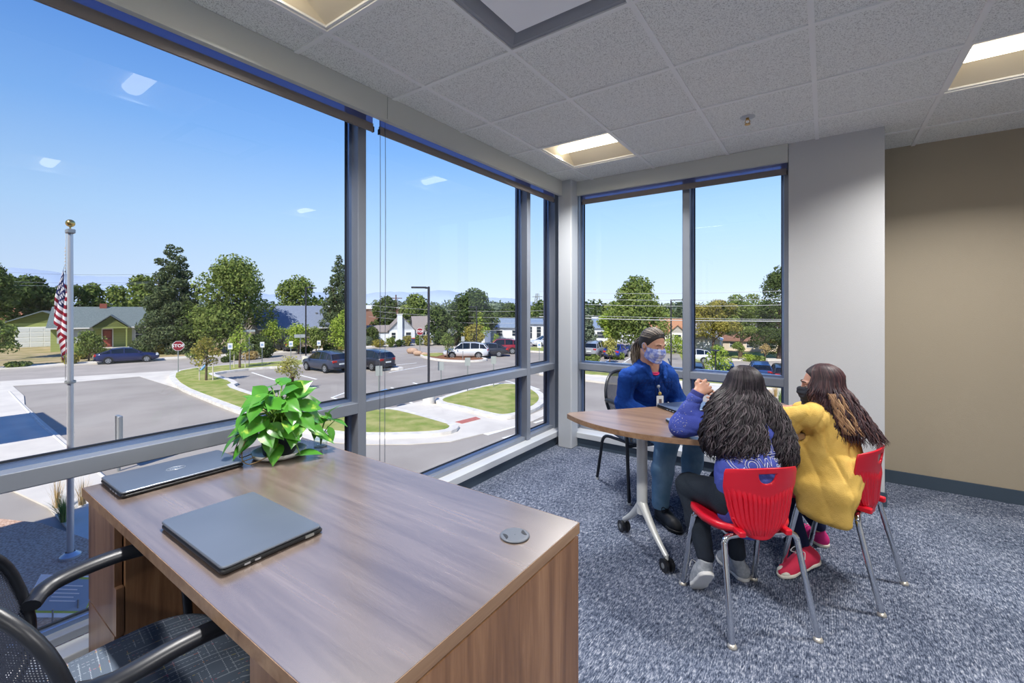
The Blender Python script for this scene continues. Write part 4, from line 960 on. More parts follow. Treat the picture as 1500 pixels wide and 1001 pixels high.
# the pole with a short steel sleeve near the bed
p = G(174, 690); r = root('sign_post', 'short square steel post cut off behind the window rail', 'steel post', p)
H = hpx(p, 690-609); MB().rbox(-.07,-.07,0,.07,.07,H*.45,.012).build('lower_sleeve', galv, r); 
for o in list(r.children): bpy.data.objects.remove(o)
MB().cyl((0,0,0),(0,0,H*.4),.045,n=10).build('stub', galv, r, world=False); MB().rbox(-.20,-.07,H*.35,.20,.07,H,.05).build('upper_sleeve', galv, r, world=False); MB().box(-.04,-.078,H*.4,.04,-.068,H).build('slot', dark_pole, r, world=False)
# road signs
p = G(365,541); r = root('street_name_sign', 'small green-grey street name sign on a post across the street', 'street sign', p, facing(p)); H = hpx(p, 541-483)
MB().cyl((0,0,0),(0,0,H),.03,n=8).build('post', galv, r, world=False); MB().box(-.45,-.02,H-.2,.45,.0,H-.02).build('sign_plate', signback, r, world=False)
p = G(440,523); r = root('street_name_sign', 'wide grey sign on two posts behind the tall dark lamp post', 'street sign', p, facing(p)); H = hpx(p, 523-490)
MB().cyl((-.0,0,0),(-.0,0,H),.035,n=8).build('post', galv, r, world=False); MB().box(-.6,-.02,H-.36,.6,.0,H).build('sign_plate', signback, r, world=False)
p = G(662,507); r = root('warning_sign', 'diamond road sign seen from behind beside the olive trees', 'road sign', p, facing(p)); H = hpx(p, 507-478)
MB().cyl((0,0,0),(0,0,H),.04,n=8).build('post', galv, r, world=False); MB().raw([(x,-.02,H-.7+z) for x, z in ((0,.75),(-.75,0),(0,-.75),(.75,0))]+[(x,-.05,H-.7+z) for x, z in ((0,.75),(-.75,0),(0,-.75),(.75,0))], [(0,1,2,3),(7,6,5,4),(0,4,5,1),(1,5,6,2),(2,6,7,3),(3,7,4,0)], False).build('sign_plate', signback, r, world=False)
# bent blue hydrant-like post in the lawn
p = G(291,546); r = root('slanted_post', 'blue slanted pipe sticking out of the grass behind the staked tree', 'pipe', p)
MB().cyl((0,0,0),(.35,.75,1.0),.09,n=10).build('pipe', mat('pipe_blue', S(120,160,206), .5), r, world=False)
# utility poles and wires
def upole(px_, by, ty, label, arms=True):
    p = G(px_, by); H = hpx(p, by-ty); r = root('utility_pole', label, 'utility pole', p, facing(p)); MB().cyl((0,0,0),(0,0,H),.16,.11,n=10).build('pole', woodp, r, world=False)
    if arms: MB().box(-1.1,-.06,H-.7,1.1,.06,H-.55).build('crossarm', woodp, r, world=False); MB().cyl((.35,-.1,H-1.9),(.35,-.1,H-1.2),.22,n=12).build('transformer', galv, r, world=False)
    return r
upole(206, 500, 405, 'brown utility pole behind the green house roof', False)
upole(580, 495, 432, 'brown utility pole with transformer behind the white house')
upole(851, 505, 437, 'brown utility pole just right of the corner column', False)
# lattice tower far away
p = at(787, HZ, 230); r = root('lattice_tower', 'distant steel lattice tower in the narrow pane', 'pylon', (p.x,p.y,GZ)); b = MB()
for s1 in (-1,1):
    for s2 in (-1,1): b.cyl((p.x+s1*2,p.y+s2*2,GZ),(p.x+s1*.5,p.y+s2*.5,GZ+13),.16,n=4)
for k in range(8):
    z0, z1 = GZ+k*1.5, GZ+k*1.5+1.5; f0, f1 = 2-1.5*k*1.5/13, 2-1.5*(k+1)*1.5/13
    for s1 in (-1,1): b.cyl((p.x-s1*f0,p.y-f0,z0),(p.x+s1*f1,p.y-f1,z1),.10,n=4)
b.box(p.x-3,p.y-.1,GZ+11.2,p.x+3,p.y+.1,GZ+11.5); b.build('lattice', galv, r)
wire_m = mat('wire', S(190,192,190), .5); wire_d = mat('thin_wire', S(120,130,144), .6)
def wire(name, label, a, b_, sag, rad, m, g='overhead power lines'):
    P = []; 
    for k in range(25):
        u = k/24; q = a.lerp(b_, u); q.z -= sag*4*u*(1-u); P.append(q)
    o = MB().tube(P, rad, n=5).build(name, m); return tag(o, label, 'wire', g)
wl = 'overhead wire running across the north windows before the trees'
for py0, py1, rad, m, sg in ((467,473.5,.028,wire_m,.12),(463,472,.012,wire_m,.1),(446,446,.014,wire_m,.25),(438,437,.012,wire_m,.25),(430,424,.012,wire_m,.25)):
    wire('power_line', wl, at(790, py0-3, 33), at(1260, py1-3, 24), sg, rad, m)
for k, (y0, y1) in enumerate(((394,400),(408,411),(415,412))): wire('power_line', 'thin overhead wire crossing the sky above the green house', at(-60, y0, 60), at(260, y1, 62), .5, .018, wire_d, 'wires above the green house')
for k, (y0, y1) in enumerate(((447,452),(455,462),(464,470),(478,478))): wire('power_line', 'overhead wire in front of the trees in the middle window', at(540, y0, 75), at(870, y1, 62), .7, .02, wire_m, 'wires in the middle window')
# scrub boulders on the mulched island
bo = mat('sandstone_boulder', S(200,168,140), .9, var=S(176,146,122), vscale=3)
for k, (a, b_, s) in enumerate(((604,518,.7),(612,521,.55),(622,522,.4))):
    p = G(a, b_); o = MB().ball((0,0,s*.3), s, (1.25,.8,.55), n=9, m=6).build('boulder', bo); o.location = (p.x, p.y, GZ+.1); tag(o, 'sandstone boulder on the mulched island by the second stop sign', 'boulder', 'boulders on the mulched island')
# ================================================================ flagpole and flag
p = G(103, 823); FPX = root('flagpole', 'tall aluminium flagpole with gold ball in the mulch bed outside', 'flagpole', (p.x, p.y, GZ+.09))
H = hpx(p, 823-350); s = depth(p)/F_PX
polem = mat('brushed_aluminium_pole', S(206,210,214), .35, .55)
MB().cyl((0,0,0),(0,0,H),.060,.046,n=24).build('pole', polem, FPX, world=False)
MB().cyl((0,0,0),(0,0,.05),.17,n=24).lathe([(.17,.05),(.12,.09),(.08,.12)],n=24).build('base_collar', polem, FPX, world=False)
MB().cyl((0,0,H),(0,0,H+.05),.04,n=16).rbox(-.10,-.07,H+.02,.10,.07,H+.11,.03).build('truck', galv, FPX, world=False)
gold = mat('gold_finial', S(206,178,110), .25, .9)
MB().cyl((0,0,H+.11),(0,0,H+.17),.015,n=8).ball((0,0,H+.235),.078,n=20,m=14).build('finial_ball', gold, FPX, world=False)
z1 = H-(605-350)*s
b = MB(); b.tube([(-.09*CS,-.09*SN,H+.05),(-.10*CS,-.10*SN,H*.55),(-.09*CS,-.09*SN,H-(560-350)*s)], .006, n=5)
for k in range(8): b.box(-.11*CS-.01,-.11*SN-.01,H-.3-k*.07,-.11*CS+.01,-.11*SN+.01,H-.27-k*.07)
b.build('halyard', mat('white_cord', S(230,230,226), .7), FPX, world=False)
MB().box(-.12,-.03,H-(565-350)*s,-.06,.03,H-(545-350)*s).lathe([(.085,H-(568-350)*s),(.09,H-(566-350)*s),(.085,H-(564-350)*s)],n=20).build('cleat', galv, FPX, world=False)
# flag: cloth hanging in folds from the halyard; u along the fly, v down the hoist
def flag_uvs():
    NU, NV = 60, 40; top, bot = H-(401-350)*s, H-(532-350)*s
    HO = 1.22; FL = 1.90
    return NU, NV
fl_red, fl_white, fl_blue = mat('flag_red', S(150,36,54), .8, spec=.1), mat('flag_white', S(232,230,232), .8, spec=.1), mat('flag_blue', S(44,50,96), .8, spec=.1)
def make_flag():
    # the hoist hangs along the pole from z_top; the fly collapses down along it in pleats
    zt = H-(395-350)*s; zb = H-(532-350)*s; NU, NV = 78, 52; V = []
    Lx = Vector((-CS,-SN,0)); Dp = Vector((-SN,CS,0))
    for j in range(NV+1):
        v = j/NV                                             # 0 top of hoist .. 1 bottom of hoist
        for i in range(NU+1):
            u = i/NU                                         # 0 hoist .. 1 fly end
            dn = v*.55+u*.50                                 # how far down the drop this bit of cloth hangs
            W = .03+.27*min(1, dn*1.7)**.9*(1-.25*max(0, dn-.75)*4)
            uu = u/.52
            f = 1-uu if uu <= 1 else (uu-1)*.9                   # front fold runs from the outer edge back to the pole, the rest goes back behind
            ph = u*26+v*5
            out = -.02+W*f+.018*math.sin(ph)*min(1, dn*3)
            z = zt-(zt-zb)*dn/1.0
            dep = (-.035 if uu <= 1 else .06)+.035*math.cos(ph)*min(1, dn*3)
            V.append(Lx*(.07+out)+Dp*dep+Vector((0,0,z)))
    fs = []; mi = []
    for j in range(NV):
        for i in range(NU):
            fs.append((j*(NU+1)+i, j*(NU+1)+i+1, (j+1)*(NU+1)+i+1, (j+1)*(NU+1)+i))
            u = (i+.5)/NU; v = (j+.5)/NV; stp = int(v*13)
            if u < .40 and v < 7/13:
                cu, cv = u/.40*11, v/(7/13)*9; du, dv = cu-round(cu), cv-round(cv)
                star = (round(cu)+round(cv)) % 2 == 0 and 0 < round(cu) < 11 and 0 < round(cv) < 9 and du*du+dv*dv < .22
                mi.append(1 if star else 2)
            else: mi.append(0 if stp % 2 == 0 else 1)
    me = bpy.data.meshes.new('cloth'); me.from_pydata([tuple(v) for v in V], [], fs)
    for m_ in (fl_red, fl_white, fl_blue): me.materials.append(m_)
    me.polygons.foreach_set('material_index', mi); me.polygons.foreach_set('use_smooth', [True]*len(fs))
    o = bpy.data.objects.new('flag', me); C.objects.link(o); o.location = FPX.location
    m_ = o.modifiers.new('t','SOLIDIFY'); m_.thickness = .004
    return tag(o, 'red white and blue starred and striped flag hanging limp on the flagpole', 'flag')
make_flag()
# ornamental grass and info board in the bed
def tuft(x, y, z, H_, n, m, label, seed, spread=.35, g=None):
    rg = random.Random(seed); b = MB()
    for k in range(n):
        th = rg.random()*2*PI; l = H_*(.6+.4*rg.random()); o = spread*rg.random(); x0, y0 = x+.08*rg.random()*math.cos(th), y+.08*rg.random()*math.sin(th)
        P = [Vector((x0+math.cos(th)*o*t_**1.6, y0+math.sin(th)*o*t_**1.6, z+l*(t_-.25*t_*t_*o/spread))) for t_ in (0,.35,.7,1.)]
        wd = Vector((-math.sin(th), math.cos(th), 0))*.006
        vs = []; 
        for q, pp in enumerate(P): ww = wd*(1-.3*q); vs += [pp+ww, pp-ww]
        b.raw(vs, [(2*q,2*q+1,2*q+3,2*q+2) for q in range(3)], True)
    o = b.build('ornamental_grass', m); tag(o, label, 'grass clump', g); return o
gg = mat('blade_green', S(96,136,70), .8, var=S(150,170,100), vscale=5); gs = mat('blade_straw', S(206,176,120), .8)
q = G(94, 770); tuft(q.x, q.y, GZ+.09, .75, 260, gg, 'green ornamental grass clump beside the flagpole foot', 3, .42)
q = G(80, 757); tuft(q.x-.4, q.y+.1, GZ+.09, 1.0, 60, gs, 'straw coloured grass plumes behind the green clump', 4, .25)
q = G(121, 745); tuft(q.x, q.y, GZ+.09, .9, 70, gs, 'straw coloured grass plumes at the corner of the desk view', 5, .25)
for k, (a, b_) in enumerate(((1128,590),(1143,592),(1113,588),(1136,584))):
    q = G(a, b_); tuft(q.x, q.y, GZ+.1, .9, 130, gs if k != 1 else gg, 'dry ornamental grass clump on the lawn right of the north window', 50+k, .35, 'grass clumps below the north window')
p = G(92, 905, GZ+.09); r = root('notice_board', 'white board with green border lying tilted against the glass outside', 'notice board', (p.x, p.y, GZ+.09), .0)
nv_ = Vector((.80,-.15,.58)).normalized(); av_ = Vector((0,0,1)).cross(nv_).normalized(); bv_ = nv_.cross(av_)
M_ = Matrix.Translation((0,0,.36)) @ Matrix(((av_.x,bv_.x,nv_.x,0),(av_.y,bv_.y,nv_.y,0),(av_.z,bv_.z,nv_.z,0),(0,0,0,1))) @ Matrix.Rotation(math.radians(-24),4,'Z')
def brd(x0,y0,x1,y1,z,h_): 
    b = MB(); b.M = M_; return b.box(x0,y0,z,x1,y1,z+h_)
bb = brd(-.42,-.30,.42,.30,0,.02).build('board', mat('board_white', S(236,244,250), .5), r, world=False)
brd(-.26,-.24,.40,.28,.02,.003).build('border', mat('board_green', S(176,200,84), .5), bb, world=False); brd(-.23,-.21,.38,.25,.023,.003).build('panel', mat('board_slate', S(150,172,192), .5), bb, world=False)
b = MB(); b.M = M_
for k in range(5): b.box(-.14,.14-k*.055,.026,.20-.05*(k%2),.155-k*.055,.029)
b.build('printed_lines', sign_w, bb, world=False)
b = MB(); [b.cyl((x,y,0),(x,y,.3),.012,n=6) for x in (-.2,.2) for y in (-.15,.15)]; b.build('stand', galv, r, world=False)
# ================================================================ furniture
def wood(name, c1, c2, c3, axis='y', scale=1., rough=.32, spec=.5, src='Object'):
    if name in MATS: return MATS[name]
    m, t, o = nt(name); b = pbsdf(t, o, c2, rough, 0, .5); b.inputs['IOR'].default_value = 3.3 if spec >= 1 else 1.5
    sc_ = {'x': (1.6,26,26), 'y': (26,1.6,26), 'z': (26,26,1.6)}[axis]
    mp = mapping(t, tuple(q*scale for q in sc_), src)
    n1 = node(t, 'ShaderNodeTexNoise', i_Scale=1., i_Detail=6., i_Roughness=.65, i_Distortion=.35); t.links.new(mp, n1.inputs['Vector'])
    n2 = node(t, 'ShaderNodeTexNoise', i_Scale=.28, i_Detail=3.); t.links.new(mp, n2.inputs['Vector'])
    a = node(t, 'ShaderNodeMath', operation='MULTIPLY_ADD'); a.inputs[1].default_value = .6; t.links.new(n1.outputs['Fac'], a.inputs[0])
    c_ = node(t, 'ShaderNodeMath', operation='MULTIPLY'); c_.inputs[1].default_value = .4; t.links.new(n2.outputs['Fac'], c_.inputs[0]); t.links.new(c_.outputs[0], a.inputs[2])
    t.links.new(ramp(t, [(.36, c1), (.5, c2), (.64, c3)], a.outputs[0]), b.inputs['Base Color'])
    bp = node(t, 'ShaderNodeBump', i_Strength=.03, i_Distance=.001); t.links.new(n1.outputs['Fac'], bp.inputs['Height']); t.links.new(bp.outputs[0], b.inputs['Normal'])
    MATS[name] = m; return m
wal_top = wood('walnut_laminate_top', S(90,76,68), S(108,94,86), S(126,112,104), 'x', rough=.26, spec=1.)
wal_v = wood('walnut_laminate_panel', S(96,66,46), S(132,96,68), S(160,122,90), 'z', rough=.42)
wal_e = wood('walnut_edge_band', S(112,84,62), S(140,110,84), S(160,130,102), 'y', rough=.4)
wal_d = wood('walnut_drawer_front', S(88,62,46), S(118,88,66), S(140,108,84), 'z', rough=.32)
# ---------------------------------------------------------------- desk
DX0, DX1, DY0, DY1 = -2.165, -.600, .408, 1.20
D = root('desk', 'walnut laminate office desk with drawer pedestals in the foreground', 'desk', (DX0, DY0, 0))
MB().box(DX0+.001,DY0+.001,.719,DX1-.001,DY1-.001,.75).build('desk_top', wal_top, D, bevel=.0015)
e = MB().box(DX0,DY0,.7185,DX1,DY0+.001,.7495).box(DX0,DY1-.001,.7185,DX1,DY1,.7495).box(DX0,DY0,.7185,DX0+.001,DY1,.7495).box(DX1-.001,DY0,.7185,DX1,DY1,.7495).build('edge_band', wal_e, D)
MB().box(DX1-.030,DY0+.012,.0,DX1-.002,DY1-.004,.711).build('side_panel', wal_v, D); MB().box(DX0+.002,DY0+.03,.0,DX0+.026,DY1-.004,.711).build('side_panel', wal_v, D)
MB().box(DX0+.03,DY1-.12,.12,DX1-.032,DY1-.10,.711).build('modesty_panel', wal_v, D)
MB().box(DX0+.02,DY0+.03,.711,DX1-.01,DY1-.02,.719).build('support_rail', mat('reveal_dark', S(36,30,28), .8), D)
def pedestal(x0, x1, label):
    c = MB().box(x0,DY0+.035,.02,x0+.018,DY1-.125,.71).box(x1-.018,DY0+.035,.02,x1,DY1-.125,.71).box(x0+.018,DY0+.05,.02,x1-.018,DY1-.125,.04)
    c.build('carcass', wal_v, D)
    for z0, z1 in ((.03,.352),(.358,.708)):
        d = MB(); d.box(x0,DY0+.012,z0,x1-.02,DY0+.032,z1); d.box(x1-.02,DY0+.012,z0,x1,DY0+.032,z1-.20); d.build('drawer', wal_d, D, bevel=.001, label=label)
pedestal(DX0+.028, DX0+.35, None); pedestal(DX1-.335, DX1-.034, None)
# cable grommet
gm = mat('grommet_grey', S(88,94,104), .45)
r = root('cable_grommet', 'round grey cable grommet with two black slots set in the desk top', 'grommet', (-.712,1.022,.75))
MB().lathe([(.037,.0),(.041,.0015),(.0415,.0035),(.039,.005),(.033,.0052),(.001,.0052)], n=40).build('cover', gm, r, world=False)
for s_ in (-1, 1):
    b = MB(); vs = [(.014*math.cos(PI*k/12), s_*(.031-.010*math.sin(PI*k/12)), .0058) for k in range(13)]
    b.M = Matrix.Rotation(-.6, 4, 'Z'); b.raw([(v[0],v[1],v[2]) for v in vs]+[(v[0],v[1],.0025) for v in vs], [tuple(range(13))]+[(i,i+13,(i+14) if i < 12 else 13,(i+1)%13) for i in range(13)], False); b.build('slot', plast, r, world=False)
# ---------------------------------------------------------------- laptops
lap_d = mat('dark_laptop_lid', S(104,112,124), .36, .5, var=S(112,120,132), vscale=3); lap_b = mat('laptop_black', S(20,22,26), .4); silv = mat('laptop_logo', S(200,206,214), .3, .7); lap_s = mat('blue_grey_laptop_lid', S(96,112,140), .35, .4)
def laptop(label, c, rz, w_, d_, z, lid, ports='x', logo=None, th=.022):
    """w_ along local x, d_ along local y (hinge on +y)"""
    r = root('laptop', label, 'laptop', (c[0],c[1],z), rz)
    MB().rbox(-w_/2,-d_/2,.002,w_/2,d_/2,.002+th*.55,.012).build('base', lap_b, r, world=False)
    MB().rbox(-w_/2-.0005,-d_/2-.0005,.004+th*.58,w_/2+.0005,d_/2-.006,.002+th,.013).build('lid', lid, r, world=False)
    MB().box(-w_/2+.05,d_/2-.012,.006,w_/2-.05,d_/2-.004,.001+th*.85).build('hinge', lap_b, r, world=False)
    for x0, x1 in ((-d_/2+.05,-d_/2+.064),(-d_/2+.075,-d_/2+.089)): MB().box(w_/2-.002,x0,.006,w_/2+.0008,x1,.0105).build('port', silv, r, world=False)
    MB().box(w_/2-.002,d_/2-.055,.005,w_/2+.001,d_/2-.030,.0125).build('port', mat('port_grey', S(150,152,150), .4), r, world=False)
    for q in range(3): MB().box(-w_/2-.0008,-d_/2+.05+q*.03,.006,-w_/2+.002,-d_/2+.066+q*.03,.0105).build('port', silv, r, world=False)
    MB().cyl((-w_/2+.03,-d_/2+.03,0),(-w_/2+.03,-d_/2+.03,.003),.008,n=10).build('rubber_foot', lap_b, r, world=False)
    for sx_, sy_ in ((1,-1),(-1,1),(1,1)): MB().cyl((sx_*(w_/2-.03),sy_*(d_/2-.03),0),(sx_*(w_/2-.03),sy_*(d_/2-.03),.003),.008,n=10).build('rubber_foot', lap_b, r, world=False)
    if logo:
        zt = .002+th+.0003; b = MB(); P = [(.031*math.cos(2*PI*k/40), .0185*math.sin(2*PI*k/40), zt) for k in range(41)]; b.tube(P, .0011, n=4, caps=False); ring = b.build('logo_ring', silv, r, world=False)
        for q in range(len(ring.data.vertices)): pass
        t_ = text_mesh(logo, .018, .0002, 'lettering', silv, None, Matrix.Identity(4), bold=.0004); t_.parent = r; t_.data.transform(Matrix.Translation((0,0,zt)))
    return r
laptop('dark laptop with round logo, closed, at the window end of the desk', (-2.045,.650), PI/2, .385, .250, .75, lap_d, logo='DELL')
laptop('closed dark grey laptop in the middle of the desk', (-1.372,.594), 0, .405, .262, .75, lap_d)
# ---------------------------------------------------------------- potted plant
PX_, PY_ = -1.945, .995
P0 = root('potted_plant', 'green trailing pothos in a dark pot on a white saucer on the desk', 'plant', (PX_,PY_,.75)); P0.scale = (1.12,1.12,1.14)
MB().lathe([(.001,.004),(.062,.004),(.085,.010),(.094,.022),(.097,.022),(.090,.006),(.066,0),(.001,0)], n=40).build('saucer', mat('white_saucer', S(232,232,230), .3), P0, world=False)
MB().lathe([(.001,.008),(.052,.008),(.056,.012),(.070,.118),(.074,.120),(.074,.130),(.068,.130),(.064,.112),(.001,.112)], n=36).build('pot', mat('dark_navy_pot', S(26,32,48), .3), P0, world=False)
MB().ball((0,0,.108), .062, (1,1,.12)).build('soil', mat('potting_soil', S(62,48,38), .95), P0, world=False)
sb = MB().cyl((.012,.012,.10),(.038,.030,.268),.0042,n=8); st_ = sb.build('support_stake', mat('bamboo', S(190,140,66), .6), P0, world=False)
MB().cyl((.038,.030,.268),(.042,.033,.300),.0046,n=8).build('stake_tip', mat('stake_dark', S(50,30,22), .6), st_, world=False)
def pothos_mat():
    m, t, o = nt('pothos_leaf'); b = pbsdf(t, o, rough=.28, spec=.55)
    n = node(t, 'ShaderNodeTexNoise', i_Scale=26., i_Detail=4.); t.links.new(mapping(t), n.inputs['Vector'])
    gi = t.nodes.new('ShaderNodeNewGeometry'); r1 = ramp(t, [(0, S(46,108,36)), (.6, S(80,146,50)), (1, S(132,182,76))], gi.outputs['Random Per Island'])
    r2 = ramp(t, [(.60, (0,0,0,1)), (.74, (1,1,1,1))], n.outputs['Fac']); mx = node(t, 'ShaderNodeMix', data_type='RGBA'); mx.inputs[7].default_value = S(178,206,84)
    t.links.new(r2, mx.inputs[0]); t.links.new(r1, mx.inputs[6]); t.links.new(mx.outputs[2], b.inputs['Base Color'])
    tl = node(t, 'ShaderNodeBsdfTranslucent'); t.links.new(mx.outputs[2], tl.inputs[0]); ms = t.nodes.new('ShaderNodeMixShader'); ms.inputs[0].default_value = .3
    t.links.new(b.outputs[0], ms.inputs[1]); t.links.new(tl.outputs[0], ms.inputs[2]); t.links.new(ms.outputs[0], o.inputs[0]); return m
pm_ = pothos_mat(); stem_m = mat('pothos_stem', S(120,158,62), .5)
def heart_leaf(b, base, dirv, up, L, W, droop=.35):
    """a heart-shaped leaf with a folded midrib, its tip drooping"""
    d = Vector(dirv).normalized(); u = Vector(up); u = (u-d*u.dot(d)).normalized(); s_ = d.cross(u)
    NA, NB = 10, 3; vs = []
    for i in range(NA+1):
        a = i/NA; wd = W*.5*(math.sin(PI*min(1,a*1.04)**.62))**.9*(1-.25*a) if 0 < a < 1 else 0.0
        back = -.10*L*(1-a)**6
        for j in range(-NB, NB+1):
            q = j/NB; x = a*L + (back*abs(q)*2.2 if a < .3 else 0)
            vs.append(Vector(base)+d*x+s_*(q*wd)+u*(-.22*abs(q)*wd*(-1)*.9 - droop*L*a*a*.55))
    n = 2*NB+1; b.raw(vs, [(i*n+j, i*n+j+1, (i+1)*n+j+1, (i+1)*n+j) for i in range(NA) for j in range(n-1)], True)
def plant(parent, leaves, stem_parent_pts=None):
    sb = MB()
    for k, (tip, dr, L, up) in enumerate(leaves):
        base = Vector(tip); o = Vector((0,0,.115)) if stem_parent_pts is None else Vector(stem_parent_pts)
        mid = (o+base)/2+Vector((0,0,.035)); sb.tube(bez([o, mid, base], 5), [.0024]*10+[.0016], n=5)
        lb = MB(); heart_leaf(lb, base, dr, up, L, L*.86, .28); lb.build('leaf', pm_, parent, world=False)
    sb.build('stems', stem_m, parent, world=False)
rg = random.Random(21); LV = []
for k in range(58):
    th = k*2.399; ring = ((k+.5)/58)**.85; z = .262-.165*ring+rg.uniform(-.02,.02); rad = .030+.085*math.sin(PI/2*ring)**.9*rg.uniform(.8,1.15)
    bx_, by_ = math.cos(th)*rad, math.sin(th)*rad; tw_ = rg.uniform(-.9,.9)
    drr = (math.cos(th+tw_)*(.5+.4*ring), math.sin(th+tw_)*(.5+.4*ring), .25-.75*ring+rg.uniform(-.35,.3))
    LV.append(((bx_,by_,z), drr, rg.uniform(.068,.095), (.5*math.cos(th)+.35,.5*math.sin(th)-.2,.8)))
for (x,y,z,dx,dy,dz,L) in ((.075,-.045,.055,.5,-.5,-.55,.075),(.115,.02,.020,.5,.5,.05,.085),(.0,-.12,.075,0,-.6,-.5,.07),(.06,-.06,.09,.5,-.4,-.8,.07),(-.03,-.15,.09,-.2,-.5,-.6,.07),(.10,.10,.07,.5,.5,-.3,.075),(.06,.15,.12,.2,.6,-.2,.08)):
    LV.append(((x,y,z),(dx,dy,dz),L,(0,-.1,1)))
plant(P0, LV)
b = MB()
for a0, rr_ in ((-1.9,.15),(-1.5,.14),(-2.3,.13)): b.tube(bez([(math.cos(a0)*.05,math.sin(a0)*.05,.12),(math.cos(a0)*.12,math.sin(a0)*.12,.10),(math.cos(a0)*rr_,math.sin(a0)*rr_,.03),(math.cos(a0+.3)*rr_,math.sin(a0+.3)*rr_,.012),(math.cos(a0+.7)*(rr_-.03),math.sin(a0+.7)*(rr_-.03),.03)],6), .0018, n=5)
b.build('aerial_roots', mat('root_brown', S(120,98,60), .7), P0, world=False)
# cutting in a small glass
V0 = root('glass_with_cutting', 'small clear glass with a rooted leafy cutting at the far window corner of the desk', 'plant', (-1.905,1.165,.75)); V0.scale = (1.2,1.2,1.25)
gcl = glass('clear_tumbler', (.93,.97,.97,1))
MB().lathe([(.001,.003),(.021,.003),(.0225,.006),(.024,.055),(.0255,.055),(.024,.0),(.001,.0)], n=24).build('tumbler', gcl, V0, world=False)
MB().lathe([(.001,.030),(.0215,.030)], n=20).build('water', gcl, V0, world=False)
b = MB(); cl = []
for k, (dx, dy, hz, L) in enumerate(((.03,.02,.13,.055),(-.03,-.01,.15,.05),(.05,.03,.10,.055),(-.015,.035,.115,.045),(.02,-.03,.085,.05),(.06,.0,.075,.05))):
    b.tube(bez([(0,0,.01),(dx*.3,dy*.3,hz*.6),(dx,dy,hz)],5), .0016, n=5); lb = MB(); heart_leaf(lb, (dx,dy,hz), (dx*9,dy*9,.25-.2*k), (0,0,1), L, L*.66); lb.build('leaf', pm_, V0, world=False)
b.build('stems', stem_m, V0, world=False)
MB().tube([(0,0,.008),(.012,.006,.05),(.02,.018,.075)], .0016, n=5).tube([(0,0,.008),(-.012,.004,.05),(-.016,.012,.072)], .0016, n=5).build('dark_stem', plast, V0, world=False)
# ---------------------------------------------------------------- mesh-back guest chairs
def seat_fabric():
    m, t, o = nt('patterned_seat_fabric'); b = pbsdf(t, o, rough=.9, spec=.15)
    mp = mapping(t, (1,1,1), 'Object', (0,0,.12)); sp = t.nodes.new('ShaderNodeSeparateXYZ'); t.links.new(mp, sp.inputs[0])
    def M(op, a, b_=None, c=None):
        n = node(t, 'ShaderNodeMath', operation=op)
        for k, v in enumerate((a, b_, c)):
            if v is None: continue
            if isinstance(v, (int, float)): n.inputs[k].default_value = v
            else: t.links.new(v, n.inputs[k])
        return n.outputs[0]
    def lines(ax, oth, per, off, dash, gate_seed):
        fr = M('FRACT', M('MULTIPLY_ADD', sp.outputs[ax], per, off)); ln = M('LESS_THAN', M('ABSOLUTE', M('SUBTRACT', fr, .5)), .055)
        row = M('FLOOR', M('MULTIPLY_ADD', sp.outputs[ax], per, off)); seg = M('FLOOR', M('MULTIPLY', sp.outputs[oth], 22.))
        wn = node(t, 'ShaderNodeTexWhiteNoise', noise_dimensions='3D'); cb = t.nodes.new('ShaderNodeCombineXYZ'); t.links.new(row, cb.inputs[0]); t.links.new(seg, cb.inputs[1]); cb.inputs[2].default_value = gate_seed; t.links.new(cb.outputs[0], wn.inputs['Vector'])
        g_ = M('LESS_THAN', wn.outputs['Value'], .55); ds = M('LESS_THAN', M('FRACT', M('MULTIPLY', sp.outputs[oth], dash)), .62)
        return M('MULTIPLY', M('MULTIPLY', ln, g_), ds)
    a = lines('X','Y',62.,.0,110.,1.); c = lines('Y','X',55.,.3,130.,2.); d = lines('X','Y',31.,.25,1.,3.)
    s_ = M('MINIMUM', M('ADD', M('ADD', a, c), M('MULTIPLY', d, .6)), 1.)
    vn = node(t, 'ShaderNodeTexWhiteNoise', noise_dimensions='3D'); sn = node(t, 'ShaderNodeVectorMath', operation='SNAP'); sn.inputs[1].default_value = (.01,.01,1); t.links.new(mp, sn.inputs[0]); t.links.new(sn.outputs[0], vn.inputs['Vector'])
    lc = ramp(t, [(0, S(196,206,216)), (.80, S(170,182,194)), (.84, S(214,206,90)), (.93, S(200,80,110)), (1, S(190,200,210))], vn.outputs['Value'])
    mx = node(t, 'ShaderNodeMix', data_type='RGBA'); mx.inputs[6].default_value = S(98,110,126); t.links.new(M('MULTIPLY', s_, .75), mx.inputs[0]); t.links.new(lc, mx.inputs[7]); t.links.new(mx.outputs[2], b.inputs['Base Color'])
    n = node(t, 'ShaderNodeTexNoise', i_Scale=600.); t.links.new(mp, n.inputs['Vector']); bp = node(t, 'ShaderNodeBump', i_Strength=.3, i_Distance=.002); t.links.new(n.outputs['Fac'], bp.inputs['Height']); t.links.new(bp.outputs[0], b.inputs['Normal'])
    return m
fabm = seat_fabric(); frame_m = mat('black_chair_frame', S(34,38,46), .32, .2); arm_m = mat('black_arm_plastic', S(30,33,40), .38)
